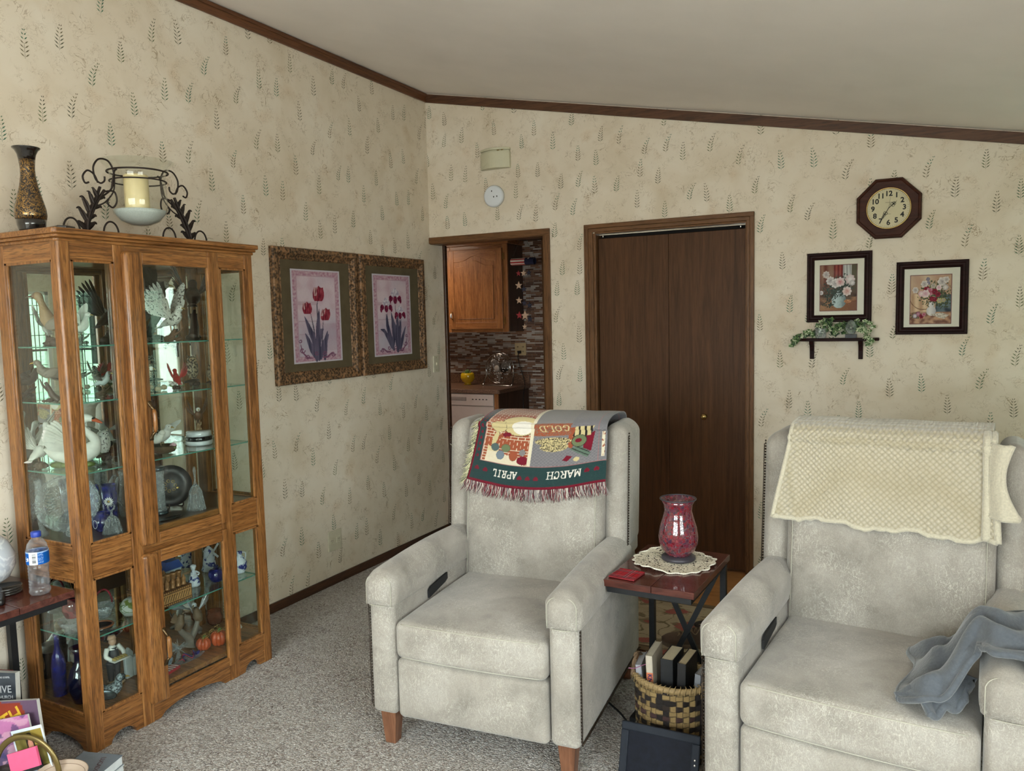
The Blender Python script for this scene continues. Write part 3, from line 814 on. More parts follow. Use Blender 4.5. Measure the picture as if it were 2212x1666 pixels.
paint('cloth', throw_pos, lambda u, v: throw_col(u*TW, v*.79, TW), 300, 330, M_woven, t, solid=.004)
def fringe(name, base, outd, n, L, cols, parent, seed, r=.0013):
    rr = random.Random(seed); ms = [MB() for _ in cols]
    for i in range(n):
        u = (i+rr.random())/n; p = Vector(base(u)); d = Vector(outd(u)); l = L*rr.uniform(.75, 1.1)
        sw = rr.uniform(-.35, .35); sw2 = rr.uniform(-.3, .3)
        side = d.cross(Vector((0, -1, 0))).normalized()
        pts = [p+d*l*k/4+side*l*(sw*(k/4)**2+sw2*.15*math.sin(k*2))+Vector((0, -.006-.004*rr.random(), 0)) for k in range(5)]
        ms[rr.randrange(len(cols))].tube(pts, [r, r, r*.9, r*.8, r*.5], 5)
    m = MB()
    for i, a in enumerate(ms):
        o = len(m.v); m.v += a.v; m.f += [tuple(k+o for k in f) for f in a.f]; m.mi += [i]*len(a.f); m.sm += a.sm
    o = obj(name, m, cols, parent); o['kind'] = 'stuff'; return o
yc = [simple('yarn_red', lin((116,34,48))+(1,), .9), simple('yarn_grey', lin((150,140,140))+(1,), .9), simple('yarn_white', lin((206,196,186))+(1,), .9), simple('yarn_plum', lin((88,50,58))+(1,), .9)]
fringe('fringe', lambda u: throw_pos(u, .002), lambda u: (lerp(-.25, .12, u), 0, -1), 330, .052, yc, t, 5)
yg = [simple('yarn_cream', lin((206,200,164))+(1,), .9), simple('yarn_sage', lin((150,150,118))+(1,), .9), simple('yarn_dark', lin((88,90,78))+(1,), .9)]
fringe('fringe', lambda u: throw_pos(.004, u*.40), lambda u: (-.85, 0, -.65), 200, .036, yg, t, 6)
# ---------------------------------------------------------------- cream waffle blanket
def m_waffle():
    n = NT('cream_waffle'); c = n.coord((1, .35, 1), rot=(0, pi/4, 0)); v = n.vor(c, 76, rnd=.12)
    base = n.ramp(v, [(.1, hexc(200,191,172)), (.75, hexc(166,155,130))])
    n.set(col=base, rough=.95, spec=.05, sheen=.6); n.bump(n.math('SUBTRACT', 1.0, v), .9, .01); return n.m
M_waf = m_waffle()
M_sherpa = simple('cream_sherpa', hexc(194,186,166), .95, var=.1, scale=160, bump=.8, sheen=.6)
def blanket_pos(u, v):
    zb = lerp(.828, .815, u)-.006*math.sin(u*17)+.004*math.sin(u*41)
    front = 1.09-zb; total = front+.5; s = -front+v*total
    y, z = drape(s, zt=1.15, off=.02)
    top = min(1, v*total/front)
    x = lerp(lerp(-.345, -.300, top), lerp(.318, .300, top), u)
    if abs(x) > .28 and s < .02: y -= .045*min(1, (abs(x)-.28)/.05)
    y += .003*math.sin(u*13+v*4)-(.022*max(0, 1-(x/.32)**2) if s < .02 else 0)
    return (x, y, z+(.006*n3(u*4, v*6) if s > 0 else 0))
t = thing('cream_blanket', 'cream waffle textured blanket folded over the back of the right recliner', 'blanket', C2, A2)
m = MB().sheet(blanket_pos, 90, 110); obj('cloth', m, M_waf, t, solid=.014)
m = MB()
m.tube([Vector(blanket_pos(k/50, .004))+Vector((0, -.004, .002*math.sin(k*1.9))) for k in range(51)], [.0085+.0012*math.sin(k*2.3) for k in range(51)], 8)
m.tube([Vector(blanket_pos(.002, k/40*.62))+Vector((-.002, -.002, 0)) for k in range(41)], .008, 8)
m.tube([Vector(blanket_pos(.955+.02*math.sin(k/40*2), k/40*.5))+Vector((0, -.010, 0)) for k in range(41)], [.013]*41, 8)
m.tube([Vector(blanket_pos(.998, k/40*.5))+Vector((0.004, -.004, 0)) for k in range(41)], .010, 8)
obj('hem', m, M_sherpa, t)
def fold_pos(u, v):
    z = lerp(.90, 1.12, v); xl = .295; xr_ = lerp(.372, .350, v**.6)-(.03*math.sin(pi*v) if 1 else 0)
    y = .575+ylean(z)-.045-.028*min(1, max(0, (lerp(xl, xr_, u)-.30)/.03))
    return (lerp(xl, xr_, u), y-.008*math.sin(u*pi), z)
m = MB().sheet(fold_pos, 14, 24); e = [fold_pos(k/10, 0) for k in range(11)]+[fold_pos(1, k/20) for k in range(21)]
obj('folded_corner', m, M_sherpa, t, solid=.016)
m = MB().tube(e, .0095, 8); obj('hem', m, M_sherpa, t)
# ---------------------------------------------------------------- blue grey fleece over the right arm
M_fleece = simple('grey_fleece', hexc(84,89,96), .95, var=.12, scale=120, bump=.5, sheen=.35)
def sst(a, b, x):
    t = max(0, min(1, (x-a)/(b-a))); return t*t*(3-2*t)
def pl(P, x):
    for (a, b), (c, d) in zip(P, P[1:]):
        if x <= c: return lerp(b, d, sst(a, c, x))
    return P[-1][1]
def fl_surf(x, y):
    # top of seat and arm below the cloth, chair-local
    if x < .288: return .488
    if x < .425: return .672
    return lerp(.66, .40, min(1, (x-.425)/.05))
def fl_pos(u, v):
    xl = pl([(0, .112), (.35, .122), (.7, .125), (1, .110)], v)-.012*math.sin(v*9)
    x = lerp(xl, .446, u)
    yf = pl([(.10, .055), (.17, -.015), (.22, .01), (.285, .07), (.33, .0), (.46, .0)], x)
    yr = pl([(.10, .43), (.16, .41), (.22, .37), (.28, .29), (.46, .34)], x)
    y = lerp(yf, yr, v)+.010*math.sin(u*11+v*5)
    z = pl([(.10, .500), (.20, .560), (.295, .690), (.405, .696), (.446, .585)], x)
    edge = min(1, min(v, 1-v)*9, u*7)
    ph = v*15-u*4.5+1.6*n3(u*2.2, v*2, 3)
    z += edge*(.016*math.sin(ph)+.010*abs(math.sin(ph*.5+1)))*(1-.45*sst(.5, 1, u))
    z += .018*math.sin(pi*v)**.8*math.exp(-((x-.27)/.11)**2)+.012*n3(u*7, v*7, 2)*edge
    z -= .03*(1-edge)*sst(.13, .28, x)*(1-sst(.28, .31, x))
    return (x, y, max(z, fl_surf(x, y)+.010))
t = thing('grey_fleece_blanket', 'blue grey fleece blanket crumpled over the arm of the right recliner', 'blanket', C2, A2)
m = MB().sheet(fl_pos, 120, 120); obj('cloth', m, M_fleece, t, solid=.012)
for fn, n in ((lambda k: fl_pos(k, 0), 80), (lambda k: fl_pos(0, k), 50), (lambda k: fl_pos(k, 1), 80)):
    m = MB(); m.tube([Vector(fn(k/n))+Vector((0, -.002, -.001)) for k in range(n+1)], .0085, 8); obj('hem', m, M_fleece, t)
def fl2(u, v):
    # loose corner flap hanging over the seat front side of the cloth
    a = Vector((.10, .06, .505)); b = Vector((.285, .13, .56)); c = Vector((.185, -.02, .498)); d = Vector((.265, .06, .515))
    p = a.lerp(b, u).lerp(c.lerp(d, u), v); p.z += .020*math.sin(u*6+v*2)**2+.016*math.sin(pi*v)+.006*n3(u*5, v*5, 4); return tuple(p)
m = MB().sheet(fl2, 40, 24); obj('folded_corner', m, M_fleece, t, solid=.016)
m = MB(); m.tube([Vector(fl2(k/30, 1)) for k in range(31)], .010, 8); obj('hem', m, M_fleece, t)
# ---------------------------------------------------------------- curio cabinet
CX0, CX1, CY0, CY1 = .05, .42, -2.93, -2.05
DK = .765; SH = (.405, 1.015, 1.271, 1.474); BASE = .135
cab = thing('curio_cabinet', 'oak curio cabinet with glass doors, mirrored back and glass shelves of figurines', 'cabinet', (CX0, CY0, 0))
def cz(name, fn, mat, bev=.003, parent=None, **k):
    m = MB(); fn(m); return obj(name, m, mat, parent or cab, wc=True, bev=bev, **k)
cz('corner_post', lambda m: m.prism([(CX1-.038, CY0), (CX1-.006, CY0), (CX1+.002, CY0+.008), (CX1+.002, CY0+.046), (CX1-.038, CY0+.046)], 'z', 0, 1.845), M_oz)
cz('corner_post', lambda m: m.box(CX1-.035, CX1, CY1-.045, CY1, 0, 1.845), M_oz)
cz('rear_post', lambda m: (m.box(CX0, CX0+.055, CY0, CY0+.03, 0, 1.84)), M_oz)
cz('rear_post', lambda m: (m.box(CX0, CX0+.045, CY1-.03, CY1, 0, 1.84)), M_oz)
cz('stile', lambda m: m.box(CX1-.022, CX1+.001, -2.72, -2.672, 0, 1.84), M_oz)
cz('stile', lambda m: m.box(CX1-.022, CX1+.001, -2.292, -2.238, 0, 1.84), M_oz)
def railF(m):
    for a, b in ((-2.886, -2.72), (-2.672, -2.292), (-2.238, -2.093)):
        m.box(CX1-.02, CX1-.002, a, b, .64, DK-.005); m.box(CX1-.02, CX1-.002, a, b, 1.778, 1.842)
for a, b in ((-2.886, -2.72), (-2.672, -2.292), (-2.238, -2.093)):
    cz('front_rail', lambda m: m.box(CX1-.02, CX1-.002, a, b, .638, DK-.003), M_oy)
    cz('front_rail', lambda m: m.box(CX1-.02, CX1-.002, a, b, 1.776, 1.842), M_oy)
# scalloped base rails
def scallop(a, b, n=16):
    w = b-a; pts = [(a, .14), (a, 0), (a+.03, 0)]
    pts += [(a+.03+(w-.06)*k/n, .038*math.sin(pi*k/n)**.5) for k in range(1, n)]
    return pts+[(b-.03, 0), (b, 0), (b, .14)]
cz('base_rail', lambda m: m.prism(scallop(-2.886, -2.72), 'x', CX1-.022, CX1-.002), M_oy, .002)
cz('base_rail', lambda m: m.prism(scallop(-2.672, -2.292)[::1], 'x', CX1-.022, CX1-.002) if 0 else m.prism([(p[0], min(p[1], .07) if p[1] > .1 else p[1]) for p in scallop(-2.672, -2.292)], 'x', CX1-.022, CX1-.002), M_oy, .002)
cz('base_rail', lambda m: m.prism(scallop(-2.238, -2.093), 'x', CX1-.022, CX1-.002), M_oy, .002)
for ys in (CY0+.002, CY1-.022):
    cz('base_rail', lambda m: m.prism(scallop(CX0+.05, CX1-.03), 'y', ys, ys+.02), M_ox, .002)
    cz('side_rail', lambda m: m.box(CX0+.05, CX1-.03, ys, ys+.02, .638, DK-.003), M_ox)
    cz('side_rail', lambda m: m.box(CX0+.05, CX1-.03, ys, ys+.02, 1.77, 1.842), M_ox)
cz('floor_panel', lambda m: m.box(CX0, CX1-.004, CY0+.004, CY1-.004, BASE-.02, BASE), M_ox)
cz('deck_panel', lambda m: m.box(CX0, CX1-.022, CY0+.024, CY1-.024, DK-.04, DK-.006), simple('deck_brown', hexc(70,44,28), .3, var=.15, coat=.4))
cz('top_panel', lambda m: m.box(CX0, CX1-.004, CY0+.004, CY1-.004, 1.80, 1.85), M_ox)
# crown moulding: three stepped layers
for k, (e, za, zb) in enumerate(((.006, 1.838, 1.85), (.014, 1.85, 1.862), (.022, 1.862, 1.882))):
    cz('crown_moulding', lambda m: m.prism([(CX0, CY0-e), (CX1+e-.012, CY0-e), (CX1+e, CY0-e+.012), (CX1+e, CY1+e), (CX0, CY1+e)], 'z', za, zb), M_oy, .004)
# glazing beads round each fixed pane
def bead_front(m, a, b, z0, z1, x=CX1-.001, w=.012):
    m.box(x-.008, x+.003, a, a+w, z0, z1); m.box(x-.008, x+.003, b-w, b, z0, z1); m.box(x-.008, x+.003, a, b, z0, z0+w*.7); m.box(x-.008, x+.003, a, b, z1-w*.7, z1)
for z0, z1 in ((.135, .638), (DK-.003, 1.776)):
    for a, b in ((-2.886, -2.72), (-2.238, -2.093)):
        cz('glazing_bead', lambda m: bead_front(m, a, b, z0, z1), M_oz, .002)
        cz('pane', lambda m: m.box(CX1-.010, CX1-.007, a, b, z0, z1), M_glass, 0)
    for y in (CY0, CY1):
        s = 1 if y == CY0 else -1
        def bs(m):
            a, b, w = CX0+.055, CX1-.036, .014; ya, yb = sorted((y+.001*s, y+.010*s))
            m.box(a, a+w, ya, yb, z0, z1); m.box(b-w*.6, b, ya, yb, z0, z1); m.box(a, b, ya, yb, z0, z0+.01); m.box(a, b, ya, yb, z1-.01, z1)
        cz('glazing_bead', bs, M_oz, .002)
        cz('pane', lambda m: m.box(CX0+.055, CX1-.036, min(y+.009*s, y+.012*s), max(y+.009*s, y+.012*s), z0, z1), M_glass, 0)
# mirror back
M_mir = NT('mirror'); M_mir.set(col=(.80,.83,.82,1), metal=1, rough=.0); M_mir = M_mir.m
cz('mirror_back', lambda m: m.box(CX0+.012, CX0+.016, CY0+.03, CY1-.03, BASE, DK-.04), M_mir, 0)
cz('mirror_back', lambda m: m.box(CX0+.012, CX0+.016, CY0+.03, CY1-.03, DK-.005, 1.80), M_mir, 0)
cz('back_batten', lambda m: m.box(CX0+.016, CX0+.03, -2.16, -2.12, BASE, 1.8), M_oz)
cz('back_batten', lambda m: m.box(CX0+.016, CX0+.03, -2.50, -2.46, BASE, 1.8), M_oz)
for z in SH:
    cz('glass_shelf', lambda m: m.box(CX0+.032, CX1-.036, CY0+.03, CY1-.03, z-.005, z), simple('shelf_edge', hexc(60,110,98), .1), 0) if 0 else None
    m = MB(); x0, x1, y0, y1 = CX0+.034, CX1-.040, CY0+.03, CY1-.03
    m.box(x0, x1, y0, y1, z-.005, z)
    s = obj('glass_shelf', m, M_shelf, cab, wc=True)
    m = MB(); m.box(x1, x1+.0015, y0, y1, z-.005, z); m.box(x0, x1, y0-.0015, y0, z-.005, z); m.box(x0, x1, y1, y1+.0015, z-.005, z)
    obj('polished_edge', m, simple('shelf_edge', hexc(84,140,126), .15, var=.1), s, wc=True)
# doors with bull-nosed stiles
def door(z0, z1, iz0, iz1, hz0):
    a, b, ia, ib = -2.694, -2.284, -2.614, -2.312
    d = MB()
    d.soft((CX1+.012, (a+ia)/2-.006, (z0+z1)/2), (.034, ia-a-.014, z1-z0), .016, 3)
    d.box(CX1+.002, CX1+.020, ia-.024, ia, z0, z1)
    dd = obj('door', d, M_oz, cab, wc=True, bev=.002)
    r = MB(); r.box(CX1+.002, CX1+.021, ib, b, z0, z1); obj('door_stile', r, M_oz, dd, wc=True, bev=.004)
    r = MB(); r.box(CX1+.002, CX1+.020, ia-.001, ib+.001, z0, iz0); obj('door_rail', r, M_oy, dd, wc=True, bev=.004)
    r = MB(); r.box(CX1+.002, CX1+.020, ia-.001, ib+.001, iz1, z1); obj('door_rail', r, M_oy, dd, wc=True, bev=.004)
    g = MB(); g.box(CX1+.008, CX1+.011, ia-.003, ib+.003, iz0-.003, iz1+.003); obj('door_pane', g, M_glass, dd, wc=True)
    y = -2.628; x = CX1+.030
    for z, s in ((hz0+.055, 1), (hz0-.055, -1)):
        h = MB(); h.tube([(x-.004, y, z+s*.020), (x-.002, y, z+s*.012), (x+.004, y+.002, z), (x+.016, y+.003, z-s*.014)], [(.011,.003), (.009,.004), (.006,.005), (.006,.006)], 8)
        obj('handle_mount', h, simple('bronze', hexc(96,78,54), .35, .85), dd, wc=True)
    h = MB(); h.tube([(x+.016, y+.003, hz0-.043), (x+.02, y+.003, hz0-.03), (x+.02, y+.003, hz0+.03), (x+.016, y+.003, hz0+.043)], [.006, .0085, .0085, .006], 10)
    obj('handle_grip', h, M_oz, dd, wc=True)
door(.70, 1.817, .742, 1.771, 1.18); door(.075, .672, .115, .624, .29)

# ---------------------------------------------------------------- figurine builders
def mc(n, r, g, b, rough=.45, **k): return simple(n, hexc(r, g, b), rough, **k)
K_white = mc('bisque_white', 226,224,218, .5); K_brown = mc('bisque_brown', 112,80,58); K_dkbrown = mc('bisque_dark_brown', 62,46,38)
K_grey = mc('bisque_grey', 128,118,108); K_tan = mc('bisque_tan', 160,132,100); K_red = mc('bisque_red', 176,36,34, .35); K_green = mc('bisque_green', 88,120,60)
K_orange = mc('orange_glaze', 190,84,44, .35); K_navy = mc('cobalt_glaze', 22,28,92, .12, coat=1); K_wht_gl = mc('white_glaze', 222,226,232, .15, coat=1)
K_black = mc('black_glaze', 18,17,20, .15, coat=1); K_pew = mc('pewter_glass', 70,82,88, .15, metal=.6, var=.3, scale=60); K_gold = mc('gilt', 190,160,90, .3, metal=.8)
K_pink = mc('petal_pink', 214,176,186, .5); K_nest = mc('twig_nest', 92,74,56, .9, scale=120, bump=.8)
K_cry = crystal('cut_crystal', (.84,.88,.90,1), .16, 90, .8); K_cobg = crystal('cobalt_glass', (.03,.04,.30,1), .72, 20, .05); K_redg = crystal('red_glass', (.45,.03,.06,1), .8, 20, .05)
K_frost = mc('frosted_glass', 196,206,208, .35); K_dnavy = mc('midnight_glass', 12,14,40, .06, coat=1)
def m_speck(name, c0, c1, scale=60, th=.5):
    n = NT(name); c = n.coord(); v = n.noise(c, scale, 2)
    n.set(col=n.ramp(v, [(th-.03, c0), (th+.03, c1)]), rough=.45); return n.m
K_snowy = m_speck('snowy_plumage', hexc(86,82,78), hexc(222,220,214), 110, .40)
K_barred = m_speck('barred_plumage', hexc(60,48,40), hexc(168,150,126), 120, .5)
K_delft = m_speck('delft_pattern', hexc(30,46,130), hexc(216,222,232), 45, .44)
K_swirl = m_speck('swirl_glass', hexc(120,136,60), hexc(206,212,204), 30, .46)
INX = (CX0+.04, CX1-.045)
def fig(name, label, x, y, z, rz=0, group=None): return thing(name, label, 'figurine', (x, y, z+.0006), rz, group)
def body_of(m, pts, rad, n=12): P = spline(pts, 5); k = len(rad)-1; R = []
def loft(m, pts, rad, n=12, sub=5):
    P = spline(pts, sub); N = len(P); R = []
    for i in range(N):
        t = i/(N-1)*(len(rad)-1); a = int(min(t, len(rad)-2)); f = t-a; f = f*f*(3-2*f)
        ra, rb = rad[a], rad[a+1]
        ra = ra if isinstance(ra, tuple) else (ra, ra); rb = rb if isinstance(rb, tuple) else (rb, rb)
        R.append((lerp(ra[0], rb[0], f), lerp(ra[1], rb[1], f)))
    m.tube(P, R, n); return m
def feathers(m, root, dir0, dir1, n, L0, L1, w, nrm, th=.0025):
    # fan of long blades from root; direction sweeps dir0 -> dir1
    r = Vector(root); a = Vector(dir0).normalized(); b = Vector(dir1).normalized(); N = Vector(nrm).normalized()
    for i in range(n):
        t = i/(n-1); d = a.lerp(b, t).normalized(); L = lerp(L0, L1, math.sin(t*pi/2)); s = d.cross(N).normalized()
        off = N*th*.6*(i % 2)
        pts = [(0, .25), (.35, .8), (.75, 1), (.93, .75), (1, .15)]
        lf = [r+off+d*L*p+s*w*q for p, q in pts]; rt = [r+off+d*L*p-s*w*q for p, q in pts]
        vs = lf+rt; vs2 = [v-N*th for v in vs]; k = 5
        fs = [(j, j+1, k+j+1, k+j) for j in range(4)]
        m.add(vs+vs2, fs+[tuple(q+10 for q in f[::-1]) for f in fs]+[(j, j+10, j+11, j+1) for j in range(4)]+[(k+j+1, k+j+11, k+j+10, k+j) for j in range(4)]+[(4, 14, 19, 9)], False)
def rocks(m, w, d, h, n, seed):
    rr = random.Random(seed)
    for i in range(n):
        a = rr.uniform(0, 2*pi); q = rr.uniform(0, .75); s = rr.uniform(.5, 1)
        m.ell((w*q*math.cos(a), d*q*math.sin(a), h*.38*s), (w*.42*s, d*.42*s, h*.42*s), 8, 6)
def bird(name, label, x, y, z, rz, S, mats, pose='perch', wings='fold', wl=.8, neck=0, base='log', beak=None, seed=1, group=None, wm=None):
    # S: body length in metres; local +X is the direction the bird faces
    mb, mw, mh, mbase = mats; t = fig(name, label, x, y, z, rz, group)
    bh = {'log': .42, 'none': -.11, 'nest': .30, 'tall': .9, 'rock': .3}[base]*S
    m = MB(); up = .75 if pose == 'perch' else .28
    c = Vector((0, 0, bh+.34*S))
    tail = c+Vector((-.55*S, 0, -.30*S*up)); hd = c+Vector((.36*S+.12*neck*S, 0, (.42+.55*neck)*S*(.6+up*.5)))
    P = [tail, c+Vector((-.26*S, 0, -.12*S*up)), c, c+Vector((.2*S, 0, .12*S)), c.lerp(hd, .75)+Vector((.02*S, 0, 0)), hd, hd+Vector((.10*S, 0, .0))]
    loft(m, P, [(.10*S, .02*S), (.17*S, .12*S), (.22*S, .23*S), (.20*S, .20*S), .115*S*(1-.3*min(1, neck)), .13*S, .07*S], 12)
    obj('body', m, mb, t)
    m = MB(); m.ell(hd+Vector((.03*S, 0, .01*S)), (.125*S, .115*S, .115*S), 12, 8); h = obj('head', m, mh, t)
    m = MB(); L = (.16 if beak is None else beak)*S
    loft(m, [hd+Vector((.12*S, 0, 0)), hd+Vector((.12*S+L*.6, 0, -.01*S)), hd+Vector((.12*S+L, 0, -.05*S if L < .3*S else 0))], [.045*S, .028*S, .006*S], 6)
    obj('beak', m, K_gold if beak is None else K_dkbrown, t)
    m = MB()
    for s in (-1, 1): m.ell(hd+Vector((.09*S, s*.09*S, .03*S)), (.02*S, .012*S, .02*S), 6, 5)
    obj('eyes', m, K_black, h)
    for s in (-1, 1):
        m = MB(); r = c+Vector((.08*S, s*.17*S, .08*S))
        if wings == 'fold':
            m.ell(c+Vector((-.10*S, s*.19*S, .02*S)), (.34*S, .05*S, .17*S), 12, 8, Matrix.Rotation(.35*up+.1, 3, 'Y'))
            feathers(m, c+Vector((-.15*S, s*.21*S, .04*S)), (-1, 0, -.45*up-.1), (-1, 0, .05-.3*up), 5, .30*S, .42*S, .05*S, (0, s, 0), .008*S)
        elif wings == 'up':
            feathers(m, r, (-.9, s*.5, .35), (-.05, s*.35, 1), 9, wl*.62*S, wl*S, .085*S*wl, (-.2, s*1.0, -.25), .012*S)
            feathers(m, r, (-.7, s*.5, .6), (.1, s*.35, 1), 6, wl*.35*S, wl*.55*S, .085*S*wl, (-.2, s*1.0, -.25), .03*S)
        elif wings == 'spread':
            feathers(m, r, (-.9, s*.7, .1), (-.1, s*1, .45), 9, wl*.6*S, wl*S, .08*S*wl, (.3, -s*.2, 1), .012*S)
            feathers(m, r, (-.6, s*.9, .2), (.1, s*1, .5), 6, wl*.35*S, wl*.5*S, .08*S*wl, (.3, -s*.2, 1), .03*S)
        obj('wing', m, wm or mw, t)
    m = MB(); feathers(m, tail+Vector((.1*S, 0, .02*S)), (-1, .38, -.35*up), (-1, -.38, -.35*up), 7, .34*S, .34*S, .05*S, (0, 0, 1), .01*S); obj('tail', m, mw, t)
    if base != 'none':
        m = MB()
        for s in (-1, 1): m.tube([c+Vector((-.02*S, s*.08*S, -.2*S)), (.0, s*.08*S, bh*.85)], .022*S, 6)
        obj('legs', m, K_tan, t)
        m = MB(); rr = random.Random(seed)
        if base in ('log', 'tall'):
            loft(m, [(-.35*S, .05*S, .04*S), (-.1*S, 0, .12*S if base == 'log' else .3*S), (.02*S, 0, bh*.7), (.12*S, -.03*S, bh*.95)], [.16*S, .13*S, .09*S, .06*S], 8)
            loft(m, [(0, 0, bh*.5), (.22*S, .1*S, bh*.8), (.34*S, .12*S, bh*1.15)], [.07*S, .045*S, .02*S], 7)
            rocks(m, .36*S, .26*S, .22*S, 9, seed)
        else: rocks(m, .40*S, .30*S, max(bh*1.15, .02), 12, seed)
        obj('base', m, mbase, t)
    return t
S1z, S2z, S3z, LSz = SH[3], SH[2], SH[1], SH[0]
Dz = DK-.006
# top shelf
bird('owl_figurine', 'white snowy owl figurine landing with raised speckled wings on top shelf', .27, -2.36, S1z, .1, .115, (K_snowy, K_snowy, K_white, K_brown), 'perch', 'up', 1.35, 0, 'log', seed=2)
bird('eagle_figurine', 'dark brown eagle figurine with white fanned tail on top shelf', .20, -2.19, S1z, 2.4, .15, (K_dkbrown, K_dkbrown, K_white, K_dkbrown), 'perch', 'up', .95, 0, 'tall', seed=3)
bird('pheasant_figurine', 'dark bird figurine with long upright feathers behind the snowy owl', .16, -2.44, S1z, 1.2, .13, (K_dkbrown, K_dkbrown, K_brown, K_dkbrown), 'perch', 'up', 1.3, .2, 'log', seed=4)
bird('duck_figurine', 'brown and white pintail duck figurine with long neck on top shelf', .25, -2.845, S1z, -2.6, .125, (K_tan, K_grey, K_brown, K_dkbrown), 'perch', 'fold', 1, .75, 'rock', .26, seed=5)
bird('egret_figurine', 'pale bird figurine with raised wings beside the pintail duck', .17, -2.70, S1z, .4, .085, (K_white, K_white, K_white, K_dkbrown), 'perch', 'up', 1.1, .3, 'log', seed=6)
# second shelf
bird('hawk_figurine', 'grey hawk figurine perched upright on a stump on second shelf', .23, -2.875, S2z, -2.0, .085, (K_grey, K_grey, K_grey, K_dkbrown), 'perch', 'fold', 1, .1, 'tall', seed=7)
bird('woodpecker_figurine', 'dark woodpecker figurine with spread wings beside the grey hawk', .20, -2.775, S2z, 2.2, .085, (K_dkbrown, K_dkbrown, K_dkbrown, K_dkbrown), 'perch', 'spread', .9, .1, 'log', seed=8)
bird('songbird_figurine', 'pale blue songbird figurine in front of the mirrored window reflection', .18, -2.63, S2z, .5, .07, (K_frost, K_grey, K_grey, K_nest), 'perch', 'spread', 1, .1, 'log', seed=9)
t = bird('hummingbird_figurine', 'red hummingbird figurine over white blossoms on second shelf', .29, -2.372, S2z, 2.7, .068, (K_red, K_red, K_red, K_dkbrown), 'perch', 'up', 1.0, .2, 'rock', .55, seed=10)
m = MB()
for i in range(9):
    a = i*.7; m.ell((.015+.02*math.cos(a), .02*math.sin(a), .022+.004*(i % 3)), (.008, .008, .006), 8, 6)
obj('blossom', m, K_white, t)
m = MB(); feathers(m, (.01, 0, .008), (1, .3, .4), (-.4, 1, .3), 6, .03, .035, .006, (0, 0, 1)); feathers(m, (.01, 0, .008), (1, -.6, .3), (.1, -1, .3), 4, .03, .035, .006, (0, 0, 1)); obj('leaves', m, K_green, t)
def owl(name, label, x, y, z, rz, H, mat, face, base=True, group=None):
    t = fig(name, label, x, y, z, rz, group); b = .28*H if base else 0
    m = MB(); loft(m, [(0, 0, b), (0, 0, b+.2*H), (0, 0, b+.42*H), (.01*H, 0, b+.60*H)], [.12*H, .19*H, .17*H, .12*H], 12); obj('body', m, mat, t)
    m = MB(); m.ell((.02*H, 0, b+.64*H), (.15*H, .17*H, .13*H), 14, 10)
    for s in (-1, 1): m.tube([(.02*H, s*.1*H, b+.72*H), (.01*H, s*.14*H, b+.82*H)], [.04*H, .005*H], 6)
    h = obj('head', m, mat, t)
    m = MB()
    for s in (-1, 1): m.ell((.135*H, s*.062*H, b+.655*H), (.03*H, .062*H, .062*H), 12, 8)
    obj('face_disc', m, face, h)
    m = MB()
    for s in (-1, 1): m.ell((.163*H, s*.055*H, b+.66*H), (.012*H, .022*H, .022*H), 8, 6)
    m.tube([(.16*H, 0, b+.64*H), (.18*H, 0, b+.60*H)], [.014*H, .003*H], 5); obj('eyes', m, K_black, h)
    for s in (-1, 1):
        m = MB(); m.ell((-.02*H, s*.165*H, b+.32*H), (.10*H, .04*H, .22*H), 10, 8); obj('wing', m, mat, t)
    if base:
        m = MB(); loft(m, [(-.28*H, .25*H, b*.6), (0, 0, b*.7), (.1*H, -.3*H, b*.55)], [.03*H, .06*H, .04*H], 7); rocks(m, .22*H, .22*H, b*.9, 9, 3); obj('base', m, K_dkbrown, t)
    return t
owl('owl_figurine', 'larger brown owl figurine of the pair perched on a branch on second shelf', .20, -2.215, S2z, -.5, .125, K_barred, K_tan)
owl('owl_figurine', 'smaller brown owlet figurine beside the larger owl on second shelf', .26, -2.165, S2z, -.5, .085, K_barred, K_tan)
t = bird('quail_figurine', 'brown quail figurine beside a log of ferns and eggs on second shelf', .22, -2.47, S2z, .3, .08, (K_barred, K_brown, K_white, K_nest), 'perch', 'up', .8, 0, 'log', seed=12)
m = MB()
for i, (a, b, c) in enumerate(((.05, .05, .012), (.07, -.02, .011), (-.02, .06, .012), (.03, -.06, .010))): m.ell((a, b, c), (.014, .011, .011), 10, 8)
obj('egg', m, K_tan, t)
# third shelf: swan
t = fig('swan_figurine', 'large white swan figurine with lifted wings on green water base', .23, -2.80, S3z, .62)
m = MB(); loft(m, [(-.10, 0, .075), (-.05, 0, .058), (.01, 0, .05), (.06, 0, .065), (.078, 0, .10), (.05, 0, .135), (.032, 0, .16), (.05, 0, .185), (.075, 0, .18)], [(.012,.008), (.045,.032), (.05,.042), (.036,.034), (.018,.018), (.013,.013), (.012,.012), (.016,.016), (.010,.010)], 14, 6); obj('body', m, K_white, t)
m = MB(); loft(m, [(.075, 0, .18), (.09, 0, .174), (.108, 0, .164)], [.009, .007, .003], 8); obj('beak', m, K_orange, t)
m = MB(); m.ell((.078, 0, .183), (.008, .0115, .005), 8, 6); obj('eyes', m, K_black, t)
for s in (-1, 1):
    m = MB(); feathers(m, (.03, s*.035, .07), (-1, s*.55, .25), (-.35, s*.75, 1.1), 11, .10, .155, .014, (.2, -s, .3), .003)
    feathers(m, (.03, s*.035, .07), (-1, s*.55, .45), (-.1, s*.75, 1.1), 8, .06, .085, .014, (.2, -s, .3), .006); obj('wing', m, K_white, t)
m = MB(); rocks(m, .10, .06, .035, 16, 8); obj('base', m, mc('reed_green', 96,112,58, .4, var=.4, scale=50), t)
